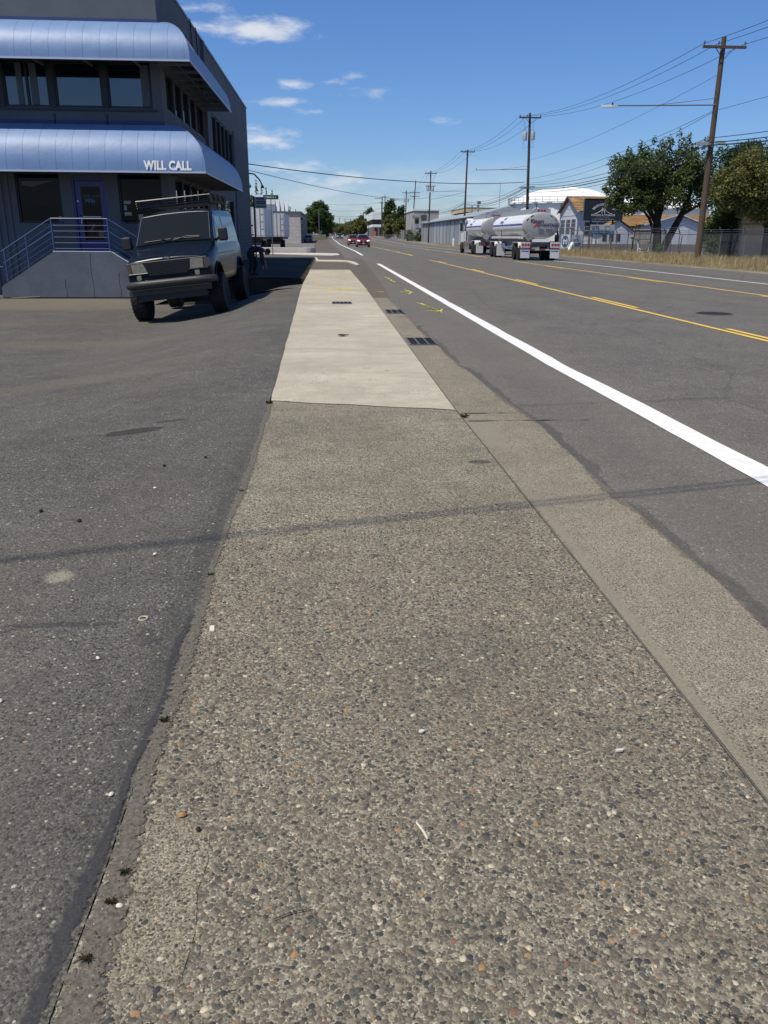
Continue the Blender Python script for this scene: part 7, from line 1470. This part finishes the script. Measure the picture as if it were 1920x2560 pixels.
# ================================================================== the person bending over in the planting bed
M_SKIN = mat('skin', (.30, .17, .11), .6); M_SHIRT = mat('dark_shirt', (.012, .014, .028), .8); M_PANTS = mat('dark_trousers', (.014, .014, .017), .85); M_HAIR = mat('dark_hair', (.012, .010, .009), .7); M_SHOE = mat('dark_shoes', (.02, .018, .016), .6)
V = {'pelvis': (0, 0, .86, .135), 'spine': (.16, 0, .98, .14), 'chest': (.36, 0, .99, .155), 'neckb': (.50, 0, .93, .075), 'neck': (.565, 0, .885, .06)}
E_ = [('pelvis', 'spine'), ('spine', 'chest'), ('chest', 'neckb'), ('neckb', 'neck')]
for s, k in ((-1, 'r'), (1, 'l')):
    fx = -.02 if s < 0 else .12
    V.update({'hip' + k: (0, s * .10, .80, .105), 'knee' + k: (.10 + fx, s * .13, .46, .07), 'ank' + k: (-.02 + fx, s * .14, .09, .045), 'toe' + k: (.16 + fx, s * .16, .045, .04)})
    V.update({'sh' + k: (.42, s * .19, .92, .068), 'elb' + k: (.46, s * .24, .62, .05), 'wri' + k: (.52 + .05 * s, s * .20, .37, .032), 'palm' + k: (.54 + .05 * s, s * .20, .30, .034)})
    E_ += [('pelvis', 'hip' + k), ('hip' + k, 'knee' + k), ('knee' + k, 'ank' + k), ('ank' + k, 'toe' + k), ('chest', 'sh' + k), ('sh' + k, 'elb' + k), ('elb' + k, 'wri' + k), ('wri' + k, 'palm' + k)]
    for f in range(4): V['f%d%s' % (f, k)] = (.545 + .05 * s + .018 * (f - 1.5), s * .20, .245 + .006 * abs(f - 1.5), .010); V['g%d%s' % (f, k)] = (.545 + .05 * s + .016 * (f - 1.5) + .01, s * .195, .205 + .008 * abs(f - 1.5), .008); E_ += [('palm' + k, 'f%d%s' % (f, k)), ('f%d%s' % (f, k), 'g%d%s' % (f, k))]
    V['th' + k] = (.50 + .05 * s, s * .185, .28, .011); E_ += [('palm' + k, 'th' + k)]
keys = list(V); me = bpy.data.meshes.new('body'); me.from_pydata([V[k][:3] for k in keys], [(keys.index(a), keys.index(b_)) for a, b_ in E_], []); me.update()
bo = bpy.data.objects.new('body', me); COL.objects.link(bo); bo.modifiers.new('skin', 'SKIN'); bo.modifiers.new('sub', 'SUBSURF').levels = 2
for i, k in enumerate(keys): sv = me.skin_vertices[0].data[i]; sv.radius = (V[k][3] * (1.22 if V[k][3] > .04 else 1), V[k][3] * (1.22 if V[k][3] > .04 else 1)); sv.use_root = (k == 'pelvis')
dg = bpy.context.evaluated_depsgraph_get(); me2 = bpy.data.meshes.new_from_object(bo.evaluated_get(dg)); bpy.data.objects.remove(bo)
for mm in (M_PANTS, M_SHIRT, M_SKIN, M_SHOE): me2.materials.append(mm)
for p in me2.polygons:
    c = p.center; p.use_smooth = True
    if c.z < .10 and c.x < .42: p.material_index = 3
    elif (c.x > .40 and c.z < .36) or c.x > .53: p.material_index = 2
    elif (c.x > .07 and c.z > .7) or c.x > .42: p.material_index = 1
    else: p.material_index = 0
per = thing('person', 'person in dark clothes bending forward in the shaded planting bed behind the van', 'person', (-3.05, 32.2, 0.0))
o = bpy.data.objects.new('body', me2); link(o, per)
hd = MB(); hd.lathe([(.02, -.115), (.065, -.10), (.082, -.04), (.088, .02), (.075, .08), (.04, .112), (.01, .12)], (0, 0, 0), 'z', 16, 1.12, .92); hd.lathe([(.004, -.01), (.016, .0), (.014, .02), (.004, .05)], (.10, 0, -.01), 'z', 6); 
for s in (-1, 1): hd.lathe([(.004, -.03), (.022, -.01), (.022, .02), (.004, .035)], (0, s * .082, .0), 'z', 6, 1, .4)
h_ = hd.build('head', M_SKIN, per, 60, origin=(0, 0, 0)); h_.location = (.66, 0, .86); h_.rotation_euler = (0, R(62), 0)
m = MB(); m.lathe([(.089, -.02), (.099, .03), (.086, .09), (.05, .125), (.01, .133)], (-.012, 0, 0), 'z', 16, 1.1, .95); m.build('hair', M_HAIR, h_, 60, origin=(0, 0, 0))
for s in (-1, 1): m = MB(); m.lathe([(.002, -.006), (.009, 0), (.002, .006)], (.094, s * .035, .012), 'z', 6); m.build('eye', M_BLACK, h_, 60, origin=(0, 0, 0))
m = MB(); m.bx(.083, .092, -.025, .025, -.062, -.054); m.build('mouth', mat('lips', (.22, .09, .07), .5), h_, origin=(0, 0, 0))
